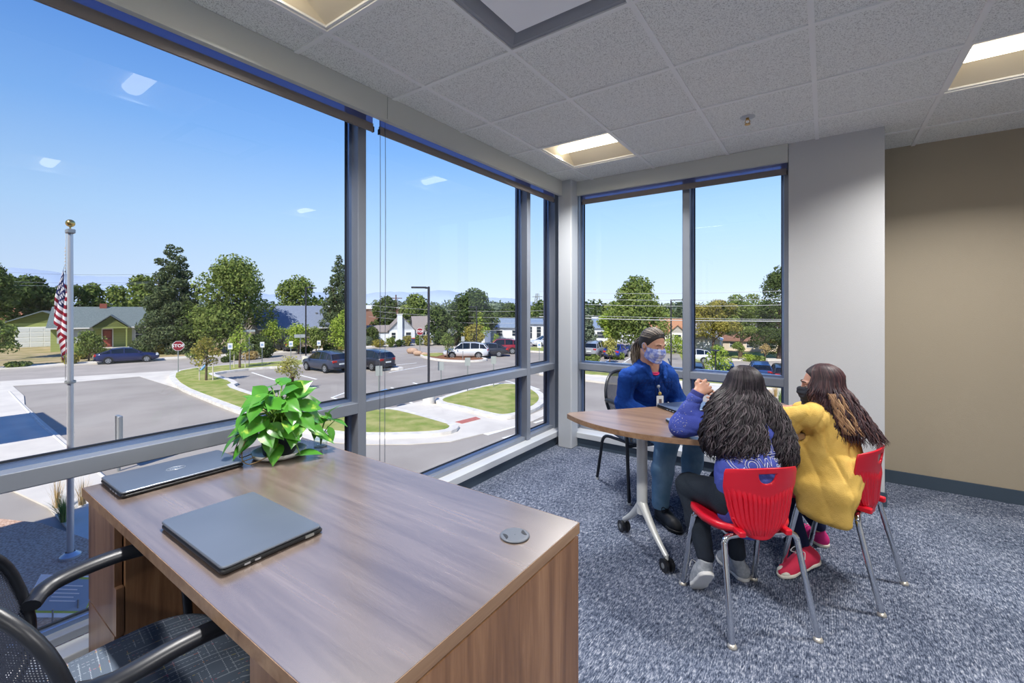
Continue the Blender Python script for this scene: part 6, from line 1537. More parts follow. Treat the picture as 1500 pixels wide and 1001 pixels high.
def shoe(name, heel, toe, top, m_up, m_sole, parent, k=1., up=(0,0,1), lace=None, stripe=None, toecap=None):
    """heel and toe are on the sole; top is the ankle"""
    h_, t_ = A_(heel), A_(toe); f = t_-h_; L = np.linalg.norm(f); f /= L; u = A_(up); u = u-f*(u@f); u /= np.linalg.norm(u); r = np.cross(f, u); X = lambda a, b_, c: h_+f*a*L+r*b_*k+u*c*k
    s = Sdf(); s.chain([X(.10,0,.034), X(.45,.002,.034), X(.80,.004,.026), X(.93,.002,.022)], [.036*k,.036*k,.036*k,.026*k], .03, (r,.95)); s.cone(X(.12,0,.045), A_(top), .033*k, .036*k, .03); s.cone(X(.35,0,.050), X(.68,0,.036), .034*k, .026*k, .03)
    s.cut = [lambda P, p0=X(0,0,.012): -((P-p0)@u), lambda P, p1=A_(top), v=(A_(top)-X(.14,0,.04)): ((P-p1)@(v/np.linalg.norm(v)))-.012]
    o = s.mesh(name, .0045, m_up, parent)
    q = Sdf(); q.chain([X(.09,0,.012), X(.45,.002,.012), X(.80,.004,.012), X(.93,.003,.014)], [.040*k,.037*k,.042*k,.033*k], .02, (r,1.0)); q.cut = [lambda P, p0=X(0,0,.020): ((P-p0)@u), lambda P, p0=X(0,0,.0): -((P-p0)@u)]
    q.mesh('sole', .0045, m_sole, o)
    if lace is not None:
        b = MB()
        for j in range(4):
            a0 = .44+.085*j; zz = .086-.014*j; b.tube(bez([X(a0,-.020,zz-.010), X(a0+.02,0,zz), X(a0+.04,.020,zz-.012)],4), .0028*k, n=5); b.tube(bez([X(a0+.04,-.020,zz-.014), X(a0+.02,0,zz+.001), X(a0,.020,zz-.010)],4), .0028*k, n=5)
        b.tube(bez([X(.44,0,.088), X(.40,.030,.105), X(.47,.045,.080), X(.44,0,.090), X(.41,-.030,.105), X(.49,-.044,.078)],5), .0024*k, n=5); b.build('laces', lace, o)
    if stripe is not None:
        for g in (-1, 1): MB().tube(bez([X(.30,g*.036,.030), X(.42,g*.0365,.026), X(.62,g*.034,.048)],5), [.004]*6+[.006]*4+[.002], n=6, sx=1, sy=.5).build('stripe', stripe, o)
    if toecap is not None:
        tc_ = Sdf(); tc_.ell(X(.90,.003,.022), (.036*k,.034*k,.026*k), np.stack([r,f,u],1)); tc_.cut = [lambda P, p0=X(.86,0,0): -((P-p0)@f), lambda P, p0=X(0,0,.012): -((P-p0)@u)]; tc_.mesh('toe_cap', .004, toecap, o)
    return o
def project_outline(body, size, name, m, parent, target, O_, rx, up, nrm, bevel, fill=False, arch=0.):
    """outlined lettering laid on the cloth of target: O_ centre, rx reading direction, up, nrm outwards"""
    cu = bpy.data.curves.new(name, 'FONT'); cu.body = body; cu.size = size; cu.align_x = 'CENTER'; cu.align_y = 'CENTER'; cu.offset = .0015; cu.space_character = 1.08
    if not fill: cu.fill_mode = 'NONE'; cu.bevel_depth = bevel; cu.bevel_resolution = 0; cu.resolution_u = 3
    o = bpy.data.objects.new(name, cu); C.objects.link(o); dg = bpy.context.evaluated_depsgraph_get(); me = bpy.data.meshes.new_from_object(o.evaluated_get(dg)); bpy.data.objects.remove(o); bpy.data.curves.remove(cu)
    tv = [v.co for v in target.data.vertices]; bv = BVHTree.FromPolygons(tv, [tuple(p.vertices) for p in target.data.polygons]); off = wloc(target)
    O_, rx, up, nrm = Vector(O_)-off, Vector(rx).normalized(), Vector(up).normalized(), Vector(nrm).normalized()
    bad = set()
    for v in me.vertices:
        x, y, z = v.co; y += arch*(x*x); st_ = O_+rx*x+up*y+nrm*.35; hit = bv.ray_cast(st_, -nrm)
        if hit[0] is None: bad.add(v.index)
        p = hit[0] if hit[0] is not None else O_+rx*x+up*y
        v.co = p+(hit[1] if hit[1] is not None else nrm)*(z+.0015)+off-wloc(parent)
    if bad:
        bm = bmesh.new(); bm.from_mesh(me); bm.verts.ensure_lookup_table(); bmesh.ops.delete(bm, geom=[bm.verts[i] for i in bad], context='VERTS'); bm.to_mesh(me); bm.free()
    me.materials.clear(); me.materials.append(m); me.name = name; o = bpy.data.objects.new(name, me); C.objects.link(o); o.parent = parent; return o
denim = mat('blue_denim', S(104,144,176), .85, var=S(140,172,200), vscale=7, bump=.3, bscale=300, spec=.15)
black_cl = mat('charcoal_leggings', S(44,52,62), .8, var=S(36,42,52), vscale=6, bump=.2, bscale=200, spec=.2)
navy_cl = mat('navy_trousers', S(30,38,70), .8, spec=.2)
# ---------------------------------------------------------------- the woman by the window
skw = skin_mat('skin_woman', S(196,152,130))
f = A_((.778,-.628,0)); e_ = A_((.628,.778,0)); Z = A_((0,0,1.))
WM = root('person', 'dark blonde ponytailed person in blue jacket and patterned mask seated behind the table', 'person', (-1.13,3.39,0))
pel = A_((-1.13,3.39,.555)); che = A_((-1.07,3.29,.86)); nb_ = A_((-1.025,3.165,.965)); Hc = A_((-.972,3.062,1.140))
fh = A_((.87,-.44,-.34)); Mh = frame(fh)
shR, shL = nb_-e_*.160-Z*.070-f*.03, nb_+e_*.160-Z*.070-f*.03
elR, elL = A_((-1.20,3.10,.700)), A_((-.90,3.45,.690)); wrR, wrL = A_((-.985,3.085,.640)), A_((-.87,3.28,.630))
hipR, hipL = pel-e_*.09, pel+e_*.09; knR, knL = A_((-.865,3.03,.515)), A_((-.735,3.235,.515)); anR, anL = A_((-.885,2.945,.095)), A_((-.80,3.34,.095))
s = Sdf(); W = head(s, Hc, Mh, .92)
s.chain([Hc+Mh@A_((0,-.03,-.06)), nb_-Z*.01], [.050,.055], .03); s.chain([nb_, che, pel], [.08,.12,.12], .04, (f,.7)); s.cone(nb_, shR, .05, .05); s.cone(nb_, shL, .05, .05)
s.chain([shR,elR,wrR], [.040,.035,.024]); s.chain([shL,elL,wrL], [.040,.035,.024])
hand(s, wrR, A_((.18,.04,-.09)), e_*.6+Z*.5, .55, 1., -1); hand(s, wrL, A_((.07,-.14,-.09)), -e_*.6+Z*.5, .55, 1., 1)
s.chain([hipR,knR,anR], [.06,.045,.032]); s.chain([hipL,knL,anL], [.06,.045,.032])
body = s.mesh('body', .0052, skw, WM)
eyes(W, Mh, .92, WM, .9, skw)
# mask
def mask(W, Hc_, Mh_, k, m, parent, lo=-.118, hi=-.004, deep=.006, loops=True):
    q = Sdf(); head(q, Hc_, Mh_, k); base = list(q.p)
    g = Sdf(); g.p = [p for p in base if p[7] == 'u' and p[0] in 'ce']; 
    g.cone(W(0,.090,-.020), W(0,.074,-.098), .014*k, .016*k, .04); g.cone(W(-.03,.074,-.045), W(.03,.074,-.045), .018*k, .018*k, .03)
    o3 = A_(Hc_); r_, f_, u_ = Mh_[:,0], Mh_[:,1], Mh_[:,2]
    g.disp = lambda P: -deep*k+.0014*np.sin(((P-o3)@u_)*260/k)*(np.abs((P-o3)@r_) < .05*k)
    g.cut = [lambda P: ((P-o3)@u_)-(hi*k-.22*np.maximum(0,np.abs((P-o3)@r_)-.02*k)), lambda P: -(((P-o3)@u_)-lo*k), lambda P: -(((P-o3)@f_)-(.016*k+.25*(((P-o3)@u_)+.05*k))), lambda P: -(q(P)-.0012)]
    o = g.mesh('face_mask', .0040, m, parent)
    for g_ in (-1, 1):
        b = MB(); b.tube(bez([W(g_*.062,.040,-.030), W(g_*.078,.010,-.006), W(g_*.083,-.014,.012), W(g_*.085,-.022,-.010), W(g_*.078,-.008,-.044), W(g_*.062,.030,-.080)], 6), .0016, n=5); b.build('ear_loop', m, o)
    return o
def mask_pat():
    m, t, o = nt('patterned_mask_cloth'); b = pbsdf(t, o, rough=.8, spec=.2); n = node(t, 'ShaderNodeTexNoise', i_Scale=38., i_Detail=3.); t.links.new(mapping(t), n.inputs['Vector'])
    t.links.new(ramp(t, [(.38, S(118,136,214)), (.50, S(160,176,232)), (.60, S(206,214,240)), (.75, S(186,190,236))], n.outputs['Fac']), b.inputs['Base Color']); return m
mask(W, Hc, Mh, .92, mask_pat(), WM, lo=-.108)
# hair: cap combed back into a ponytail
hmw = hair_mat('dark_blonde_hair', S(52,50,56), S(88,82,80), S(176,164,148), (S(120,108,90), S(204,190,160), .98, 1.14))
tie = W(0,-.112,.012)
cap = Sdf(); cap.ell(W(0,-.018,.034), (.0745,.092,.0845), Mh, .02); cap.ell(W(0,-.05,-.01), (.061,.057,.057), Mh, .03); cap.cone(W(0,-.09,.01), tie, .03, .018, .03)
o3 = Hc; cap.cut = [lambda P: ((P-o3)@Mh[:,1])-(.052+.55*(((P-o3)@Mh[:,2])-.062)), lambda P: -(((P-o3)@Mh[:,2])+.065+.6*np.maximum(0, ((P-o3)@Mh[:,1])+.02)) ]
hc = cap.mesh('hair', .005, hair_mat('dark_hair_cap', S(40,38,42), S(52,48,50), S(64,58,58)), WM)
rg = random.Random(4); b = MB()
for k in range(330):
    a = rg.uniform(-1.15, 1.15); zc_ = rg.uniform(.0, 1.); x0 = math.sin(a)*.078; up0 = .034+.088*math.cos(a)*.98
    st_ = W(x0, .050+.02*math.cos(a)-abs(a)*.030, max(-.01, up0-.004))
    P = []
    for j in range(9):
        u = j/8; p = st_*(1-u)+A_(tie)*u; loc = Mh.T@(p-Hc); ctr = A_((0,-.018,.034))*.92; v = (loc-ctr)/A_((.0745,.092,.0845)); nv = np.linalg.norm(v)+1e-6; q = ctr+v/nv*(1.02+.02*zc_)*A_((.0745,.092,.0845))
        ww = min(1, (1-u)*2.2); q = q*ww+loc*(1-ww); P.append(tuple(Hc+Mh@q))
    b.tube(P, [.0012]+[.0024]*6+[.002,.001], n=4, caps=False)
b.build('combed_strands', hmw, hc)
b = MB()
for k in range(170):
    th = rg.random()*2*PI; rr_ = math.sqrt(rg.random()); P = []; ln = .19+.06*rg.random()
    for j in range(10):
        u = j/9; wid = .012+.032*math.sin(PI*min(1,u*.9+.05))**.8
        c_ = A_(tie)+Mh[:,1]*(-.030*math.sin(u*2.2))*1.2+A_((-.035*u,.01*u,0))+A_((0,0,-ln*u**1.15+.012*math.sin(u*3)))
        wv = .005*math.sin(u*11+th*3); P.append(tuple(c_+A_((math.cos(th)*wid*rr_+wv, math.sin(th)*wid*rr_*.7+wv*.5, 0))))
    b.tube(P, [.0022]*8+[.0016,.0006], n=4, caps=False)
b.build('ponytail', hmw, hc); MB().tube([tuple(tie-Mh[:,1]*.004), tuple(tie+Mh[:,1]*-.012)], .015, n=14).build('hair_tie', mat('hair_tie_black', S(30,30,36), .7), hc)
# ear stud
MB().ball(tuple(W(-.083,-.004,-.036)), .004).build('ear_stud', mat('silver_stud', S(220,222,226), .2, 1.), WM)
# jacket
jm = mat('royal_blue_fleece', S(24,62,140), .85, var=S(32,76,158), vscale=14, bump=.5, bscale=170, spec=.15)
j = Sdf(); j.chain([nb_-Z*.015, che+f*.01, pel+Z*.07, pel-Z*.015], [.098,.150,.150,.150], .05, (f,.80)); j.ell(che+f*.055-e_*.07+Z*.0, (.075,.075,.08), None, .05); j.ell(che+f*.055+e_*.07, (.075,.075,.08), None, .05)
j.cone(nb_, shR, .062, .062, .06); j.cone(nb_, shL, .062, .062, .06)
jt = list(j.p)
j.chain([shR,elR,wrR], [.064,.058,.040], .03); j.chain([shL,elL,wrL], [.064,.058,.040], .03)
j.cone(nb_+Z*.015-f*.025, nb_+Z*.05-f*.022, .070, .066, .02)                                          # stand collar
# neck opening
j.cone(nb_+Z*.10+f*.01, nb_+Z*.02+f*.01, .058, .054, .008, None, 's'); j.cone(nb_+f*.050+Z*.07, nb_+f*.175-Z*.125, .056, .030, .008, None, 's')
for g in (-1, 1): j.chain([nb_+e_*g*.070-f*.01+Z*.035, nb_+e_*g*.078+f*.055+Z*.010, nb_+e_*g*.050+f*.112-Z*.060], [.014,.019,.012], .010, None)
j.ell(wrR+A_((.03,.0,-.015)), (.032,.032,.032), None, .008, 's'); j.ell(wrL+A_((.012,-.03,-.015)), (.032,.032,.032), None, .008, 's')
j.disp = lambda P, a=folds(30, .0035, .3), b=creases([((.3,.2,1),.075,1.2),((1,.4,.5),.09,1.4)], .0075): a(P)+b(P); jk = j.mesh('jacket', .0060, jm, WM)
# quilting seams on the chest yoke
tv = BVHTree.FromPolygons([v.co for v in jk.data.vertices], [tuple(p.vertices) for p in jk.data.polygons]); wo_ = wloc(jk)
def on_jacket(p, d_=f, lift=.001):
    h_ = tv.ray_cast(Vector(p)-wo_+Vector(d_)*.3, -Vector(d_)); return (h_[0]+h_[1]*lift+wo_) if h_[0] is not None else None
def seam(a, b_, n=14, rad=.0012, m=None, name='seam', d_=f):
    P = [on_jacket(A_(a)*(1-q/n)+A_(b_)*q/n, d_) for q in range(n+1)]; P = [p for p in P if p is not None]
    if len(P) > 2: return MB().tube(P, rad, n=5).build(name, m or mat('seam_blue', S(16,44,110), .8), jk)
zt_ = nb_+f*.1-Z*.09
seam(zt_, pel+Z*.06+f*.1, 30, .0030, mat('zip_blue', S(20,48,116), .5), 'zip')
for g in (-1, 1):
    seam(zt_+e_*g*.015-Z*.01, shR-Z*.03 if g < 0 else shL-Z*.03, 16)
    for q in range(5): seam(zt_+e_*g*(.03+.028*q)+Z*.015, zt_+e_*g*(.055+.028*q)-Z*.10, 10, .0009)
# shirt under the jacket
sh = Sdf(); sh.p = [q for q in jt if q[7] == 'u']; sh.disp = lambda P: .017; sh.cut = [lambda P: ((P-(nb_+Z*.004))@Z)+.15*((P-nb_)@f), lambda P: -((P-(che-Z*.02))@Z)]
so_ = sh.mesh('shirt', .006, mat('floral_navy_shirt', S(34,44,66), .8, var=S(216,44,110), vscale=16, detail=2), WM)
P = []
for q in range(25):
    a = PI*(-.12)+PI*1.24*q/24; P.append(tuple(nb_+e_*(.056*math.cos(a))+f*(.072*max(0,math.sin(a))+.052*min(0,math.sin(a))+.004)+Z*(.018-.058*max(0,math.sin(a)))))
MB().tube(P, .0042, n=6).build('neck_trim', mat('pink_trim', S(226,50,110), .7), so_)
# jeans
jn = Sdf(); jn.chain([pel+Z*.03, hipR-Z*.0], [.13,.095], .05, (f,.9)); jn.cone(pel+Z*.03, hipL, .13, .095, .05); jn.chain([hipR,knR,knR*.5+anR*.5+A_((-.012,.008,0)),anR+Z*.02], [.098,.078,.068,.054], .03); jn.chain([hipL,knL,knL*.5+anL*.5,anL+Z*.02], [.098,.078,.068,.054], .03)
jn.cone(anR+Z*.035, anR+Z*.012, .052, .053, .004); jn.cone(anL+Z*.035, anL+Z*.012, .052, .053, .004)
jn.ell(anR-Z*.028, (.046,.046,.034), None, .006, 's'); jn.ell(anL-Z*.028, (.046,.046,.034), None, .006, 's')
jn.disp = creases([((.5,.2,1),.09,1.3),((1,.6,.5),.10,1.2)], .0032); jn.mesh('jeans', .006, denim, WM)
bk_up = mat('black_shoe_upper', S(26,30,36), .6); bk_sole = mat('black_sole', S(16,18,20), .6); lace_b = mat('black_lace', S(18,20,24), .8)
shoe('shoe', (-.905,2.975,.0), (-.735,2.835,.0), anR+Z*.01, bk_up, bk_sole, WM, 1.02, lace=lace_b, stripe=mat('grey_stripe', S(70,78,88), .6))
shoe('shoe', (-.835,3.385,.0), (-.66,3.26,.0), anL+Z*.01, bk_up, bk_sole, WM, 1.02, lace=lace_b)
# staff badge on a reel clip
br = MB(); bp_ = on_jacket(zt_+e_*.035-Z*.035, f, .006); bq = Vector(bp_)+Vector((0,0,-.105))+Vector(f)*.02
r = root('name_badge', 'white name badge hanging from a clip on the blue jacket', 'badge', bq)
eb = Vector(e_); fb = Vector(f)
M_ = Matrix(((eb.x,fb.x,0,bq.x),(eb.y,fb.y,0,bq.y),(0,0,1,bq.z),(0,0,0,1)))
def bb_(x0,y0,z0,x1,y1,z1): b = MB(); b.M = M_; return b.box(x0,y0,z0,x1,y1,z1)
bb_(-.027,-.002,-.043,.027,.002,.043).build('card', mat('badge_white', S(232,234,236), .4), r); bb_(-.010,.002,-.022,.012,.003,.020).build('photo_patch', mat('badge_photo', S(120,104,106), .5), r)
bb_(-.020,.002,-.038,.020,.003,-.030).build('printed_line', mat('badge_print', S(90,96,120), .5), r)
MB().tube([bp_, (bp_+bq)/2+Vector((0,0,.03)), bq+Vector((0,0,.045))], .0016, n=5).ball(tuple(bp_), .013, n=14).build('reel_clip', mat('reel_silver', S(190,196,206), .3, .6), r)
MB().ball(tuple(bq+Vector((0,0,.058))), .012, (1,.6,1.2), n=10).build('charm', mat('gold_charm', S(206,178,100), .4, .4), r)
# ---------------------------------------------------------------- wavy long hair shared by the two children
def long_hair(parent, Hc_, Mh_, k, prof, m_cap, m_lock, n, seed, face_deg, amp=.009, wl=.075, z_end=.64, lay=(.84,1.03), jag=.07, part_name='wavy_locks', crown_ctr=(0,-.018,.034), rad=(.0024,.0038), zfun=None):
    """prof(z, th) -> centre (x, y) and radius of the hair mass at world height z, th measured from the face direction"""
    rg_ = random.Random(seed); f_ = A_(Mh_[:,1]); fz = math.atan2(f_[1], f_[0]); b = MB()
    cap = Sdf(); W_ = lambda x, y, z: A_(Hc_)+Mh_@(A_((x,y,z))*k); R_e = A_((.083,.103,.095))*k
    cap.ell(W_(*crown_ctr), tuple(R_e), Mh_, .02); o_ = A_(Hc_)
    cap.cut = [lambda P: ((P-o_)@Mh_[:,1])-(.050*k+.60*(((P-o_)@Mh_[:,2])-.060*k))]
    hc_ = cap.mesh('hair', .006, m_cap, parent)
    # solid core of the hanging mass
    zs = np.linspace(Hc_[2]-.03, z_end+.05, 13); NT = 36; vs = []; 
    for z in zs:
        for q in range(NT):
            th = math.radians(face_deg)+(2*PI-2*math.radians(face_deg))*q/(NT-1); c_, rr_ = prof(z, th); kk = .72+.12*min(1, (Hc_[2]-.03-z)/.08); vs.append((c_[0]+math.cos(fz+th)*rr_*kk, c_[1]+math.sin(fz+th)*rr_*kk, z+.012*math.sin(th*9)))
    core = MB().raw(vs, [(i*NT+q, i*NT+q+1, (i+1)*NT+q+1, (i+1)*NT+q) for i in range(len(zs)-1) for q in range(NT-1)], True).build('hair_mass', m_cap, hc_)
    md = core.modifiers.new('s','SOLIDIFY'); md.thickness = .02; md.offset = -1
    top = W_(.006, .0, .034+.095)
    for i in range(n):
        th = math.radians(face_deg)+(2*PI-2*math.radians(face_deg))*rg_.random(); L_ = rg_.uniform(*lay); ze = (zfun(th) if zfun else z_end)+rg_.uniform(-.01, jag)+(.05 if abs(th-PI) > 2.0 else 0); ph = 2.2*math.sin(th*2.3)+3*math.sin(th*5.1+1)+rg_.gauss(0,.75); am = amp*rg_.uniform(.6,1.4); wv = wl*rg_.uniform(.88,1.14); rt_ = rg_.uniform(*rad)
        P = []; Rr = []
        zt_0 = Hc_[2]+.015*k
        # over the crown
        for j in range(6):
            u = j/6; lat = (PI/2)*(1-u)+.02; thc = PI+(th-PI)/(PI-math.radians(face_deg))*(PI-math.radians(10)); ta = thc*(1-u)+th*u; dirv = A_((math.cos(fz+ta)*math.cos(lat), math.sin(fz+ta)*math.cos(lat), math.sin(lat)))
            loc = Mh_.T@dirv; ctr = A_(crown_ctr)*k; tt = 1/np.sqrt(((loc/R_e)**2).sum()); p = A_(Hc_)+Mh_@(ctr+loc*tt*(.985+.05*(L_-.8)))
            if u < .12: p = p*.5+A_(top)*.5
            P.append(p); Rr.append(rt_*(.5+.5*u))
        zj = P[-1][2]; p_last = P[-1]
        steps = max(8, int((zj-ze)/.0115))
        for j in range(1, steps+1):
            z = zj+(ze-zj)*j/steps; c_, rr_ = prof(z, th); g = min(1, j/9); s_ = (zj-z); a2 = th+.03*math.sin(s_*30+ph)
            q = A_((c_[0]+math.cos(fz+a2)*rr_*L_, c_[1]+math.sin(fz+a2)*rr_*L_, z)); q = p_last*(1-g)*0+q if g >= 1 else (P[-1]*(1-g)+q*g); q[2] = z
            en = max(0, min(1, (s_-.02)/.09)); w1 = am*en*math.sin(s_/wv*2*PI+ph)*.8; w2 = am*en*math.cos(s_/wv*2*PI+ph)
            q = q+A_((math.cos(fz+th)*w1-math.sin(fz+th)*w2, math.sin(fz+th)*w1+math.cos(fz+th)*w2, 0)); P.append(q); Rr.append(rt_*(1 if j < steps-5 else (steps-j)/6+.12))
        b.tube([tuple(p) for p in P], Rr, n=5, caps=False)
    b.build(part_name, m_lock, hc_); return hc_
# ---------------------------------------------------------------- the child in the blue sweatshirt
skc = skin_mat('skin_child', S(188,142,120))
G1 = root('person', 'long dark wavy-haired child in blue lettered sweatshirt seated with back to the camera', 'person', (-.29,2.27,0))
f = A_((F1.x,F1.y,0)); lf = A_((-F1.y,F1.x,0)); Z = A_((0,0,1.))
pel = A_((-.295,2.275,.525)); che = A_((-.305,2.37,.765)); nb_ = A_((-.325,2.43,.865)); Hc = A_((-.335,2.475,.985)); Mh = frame(A_((-.72,.66,-.22)))
shL, shR = nb_+lf*.135-Z*.03, nb_-lf*.135-Z*.03; elL, elR = A_((-.600,2.335,.792)), A_((-.300,2.665,.795)); wrL, wrR = A_((-.527,2.372,.962)), A_((-.445,2.70,.850))
hipL, hipR = pel+lf*.075, pel-lf*.075; knL, knR = A_((-.578,2.412,.470)), A_((-.445,2.56,.470)); anL, anR = A_((-.462,2.262,.190)), A_((-.372,2.535,.105))
s = Sdf(); W = head(s, Hc, Mh, .93); s.chain([Hc+Mh@A_((0,-.03,-.06)), nb_], [.042,.046], .03); s.chain([nb_, che, pel], [.06,.095,.10], .04, (f,.7)); s.cone(nb_, shL, .04, .04); s.cone(nb_, shR, .04, .04)
s.chain([shL,elL,wrL], [.034,.030,.0225]); s.chain([shR,elR,wrR], [.034,.030,.0225])
palm = A_((.055,.060,.045)); tL = hand(s, wrL, palm, A_((-.4,.2,.85)), .95, .92, 1); tR = hand(s, wrR, A_((-.10,-.02,.06)), A_((0,.3,.9)), .5, .9, -1)
s.chain([hipL,knL,anL], [.05,.040,.028]); s.chain([hipR,knR,anR], [.05,.040,.028]); s.mesh('body', .0042, skc, G1); eyes(W, Mh, .93, G1, 0., skc)
nails(tL, .92, mat('red_nail', S(196,40,52), .25), G1)
mask(W, Hc, Mh, .93, mat('black_mask_cloth', S(28,32,44), .8), G1)
# ring on a finger
k_ = tL[2][0]; MB().tube([tuple(wrL+palm/np.linalg.norm(palm)*.062+A_((math.cos(q*.5)*.008, 0, math.sin(q*.5)*.008))) for q in range(14)], .0018, n=5, caps=False).build('ring', mat('silver_ring', S(230,232,236), .15, 1.), G1)
blue_sw = mat('faded_blue_sweatshirt', S(66,78,158), .85, var=S(78,92,172), vscale=9, bump=.3, bscale=240, spec=.15)
j = Sdf(); j.chain([nb_-Z*.02, che-f*.01, pel+Z*.10-f*.01, pel-Z*.035-f*.015], [.080,.125,.130,.140], .05, (f,.78)); j.cone(nb_-Z*.015, shL-Z*.01, .062, .058, .05); j.cone(nb_-Z*.015, shR-Z*.01, .062, .058, .05)
elLm = elL*.55+wrL*.45
j.chain([shL,elL,wrL-(wrL-elL)*.18], [.057,.052,.037], .03); j.chain([shR,elR,wrR-(wrR-elR)*.1], [.057,.050,.036], .03)
j.cone(nb_-f*.055+Z*.005, nb_-f*.075-Z*.05, .050, .045, .03, (f,.6))                                  # hood folded on the back
j.disp = lambda P, a=folds(40, .0025, 1.1), b=creases([((.2,.3,1),.07,1.2),((1,-.5,.4),.10,1.6)], .0065): a(P)+b(P); sw = j.mesh('sweatshirt', .0055, blue_sw, G1)
cf = Sdf(); cf.cone(wrL-(wrL-elL)*.24, wrL+(wrL-elL)*.02, .036, .031, .01); cf.ell(wrL+(wrL-elL)*.16, (.034,.034,.034), None, .005, 's'); cf.mesh('cuff', .004, mat('cuff_navy', S(56,62,132), .85), sw)
hb = Sdf(); hb.cone(pel-Z*.030-f*.015, pel-Z*.062-f*.018, .142, .136, .01, (f,.78)); hb.cut = [lambda P: -((P-(pel-Z*.075))@Z), lambda P: ((P-(pel-Z*.028))@Z)]
wl_ = mat('silver_print', S(206,210,224), .5)
bk = che-f*.12
project_outline('COWBOYS', .070, 'lettering', wl_, sw, sw, bk-Z*.062-lf*.012, -lf, Z, -f, .0013)
project_outline('DALLAS', .066, 'lettering', wl_, sw, sw, bk-Z*.002-lf*.010, -lf, Z, -f, .0013, arch=-.3)
b = MB(); tb = BVHTree.FromPolygons([v.co for v in sw.data.vertices], [tuple(p.vertices) for p in sw.data.polygons]); rg = random.Random(8)
for q in range(46):                                                  # scattered studs on the sleeve
    u = rg.random(); c_ = elL*(1-u)+(wrL*.8+elL*.2)*u; a = rg.random()*6.28; dv = Vector((-.2+.6*math.cos(a), -1, .6*math.sin(a))).normalized(); h_ = tb.ray_cast(Vector(c_)-wloc(sw)+dv*.12, -dv)
    if h_[0] is not None: b.ball(tuple(h_[0]+wloc(sw)), .0022, n=6, m=4)
b.build('sleeve_studs', mat('stud_silver', S(230,232,240), .2, .8), sw)
lg_ = Sdf(); lg_.cone(pel, hipL, .115, .080, .05, (f,.85)); lg_.cone(pel, hipR, .115, .080, .05, (f,.85)); lg_.chain([hipL,knL,knL*.5+anL*.5,anL+(knL-anL)*.06], [.082,.060,.052,.040], .03); lg_.chain([hipR,knR,knR*.5+anR*.5,anR+Z*.025], [.082,.060,.052,.042], .03)
lg_.disp = creases([((.4,.2,1),.08,1.3),((1,.6,.5),.09,1.2)], .0034); lg_.mesh('trousers', .0055, black_cl, G1)
gsh = mat('grey_knit_shoe', S(176,180,186), .7, var=S(150,156,162), vscale=60); wsol = mat('white_sole', S(222,222,220), .5); pinkst = mat('pink_stripe', S(236,110,190), .5); dsol = mat('dark_outsole', S(58,62,68), .7); whl = mat('white_lace', S(232,232,232), .8)
kick = shoe('shoe', (-.452,2.235,.128), (-.520,2.318,.004), anL+A_((-.005,0,.0)), gsh, wsol, G1, .92, up=A_((-.35,.55,.55)), lace=whl, stripe=pinkst)
shoe('shoe', (-.335,2.535,.0), (-.480,2.685,.0), anR, gsh, wsol, G1, .92, lace=whl)
hm1 = hair_mat('dark_brown_hair', S(22,20,26), S(42,36,42), S(78,68,74), rough=.40); hc1 = hair_mat('dark_brown_hair_cap', S(28,24,28), S(34,30,34), S(42,36,40), rough=.5)
bkd = -f
def prof1(z, th):
    t_ = max(0., min(1., (Hc[2]+.01-z)/.34)); back = max(0., -math.cos(th)); side = abs(math.sin(th))
    c_ = Hc*(1-min(1,t_*1.4))+(che*.6+nb_*.4)*min(1,t_*1.4); c_ = c_-f*(.018*t_)
    r_ = .100+(.100*side+.045*back)*t_**.75+(.062 if math.sin(th) > 0 else .030)*side*math.sin(PI*min(1,t_*1.0))-.02*max(0,t_-.8)*side*3
    if math.cos(th) > 0: r_ -= .02*math.cos(th)*t_
    return c_, r_
long_hair(G1, Hc, Mh, .93, prof1, hc1, hm1, 1500, 5, 38, amp=.0095, wl=.074, z_end=.700, jag=.06, zfun=lambda th: .712-(.060 if math.sin(th) < -.15 else 0)-.03*max(0,math.sin(th))**3)
# ---------------------------------------------------------------- the child in yellow
G2_ = root('person', 'auburn-haired child in yellow sweatshirt and black mask seated at the right', 'person', (.07,2.86,0))
f = A_((F2.x,F2.y,0)); lf = A_((-F2.y,F2.x,0))
pel = A_((.030,2.872,.525)); che = A_((.025,2.880,.750)); nb_ = A_((.004,2.892,.860)); Hc = A_((-.018,2.908,.973)); Mh = frame(A_((-.97,-.16,-.12)))
shL, shR = nb_+lf*.130-Z*.028+f*.02, nb_-lf*.130-Z*.028; elL, elR = A_((-.215,2.735,.796)), A_((-.150,3.060,.792)); wrL, wrR = A_((-.380,2.830,.800)), A_((-.335,3.000,.792))
hipL, hipR = pel+lf*.075, pel-lf*.075; knL, knR = A_((-.235,2.865,.470)), A_((-.200,3.035,.470)); anL, anR = A_((-.095,2.825,.115)), A_((-.035,3.150,.095))
s = Sdf(); W = head(s, Hc, Mh, .93); s.chain([Hc+Mh@A_((0,-.03,-.06)), nb_], [.042,.046], .03); s.chain([nb_, che, pel], [.06,.095,.10], .04, (f,.7)); s.cone(nb_, shL, .04, .04); s.cone(nb_, shR, .04, .04)
s.chain([shL,elL,wrL], [.034,.030,.0225]); s.chain([shR,elR,wrR], [.034,.031,.0225]); hand(s, wrL, A_((-.12,.06,0)), A_((.2,.9,.15)), .35, .9, -1); tR = hand(s, wrR, A_((-.12,-.05,0)), A_((.1,-.9,.1)), .35, .9, 1)
s.chain([hipL,knL,anL], [.05,.040,.028]); s.chain([hipR,knR,anR], [.05,.040,.028]); s.mesh('body', .0042, skc, G2_); eyes(W, Mh, .93, G2_, 0., skc)
mask(W, Hc, Mh, .93, mat('black_mask_cloth', S(28,32,44), .8), G2_)
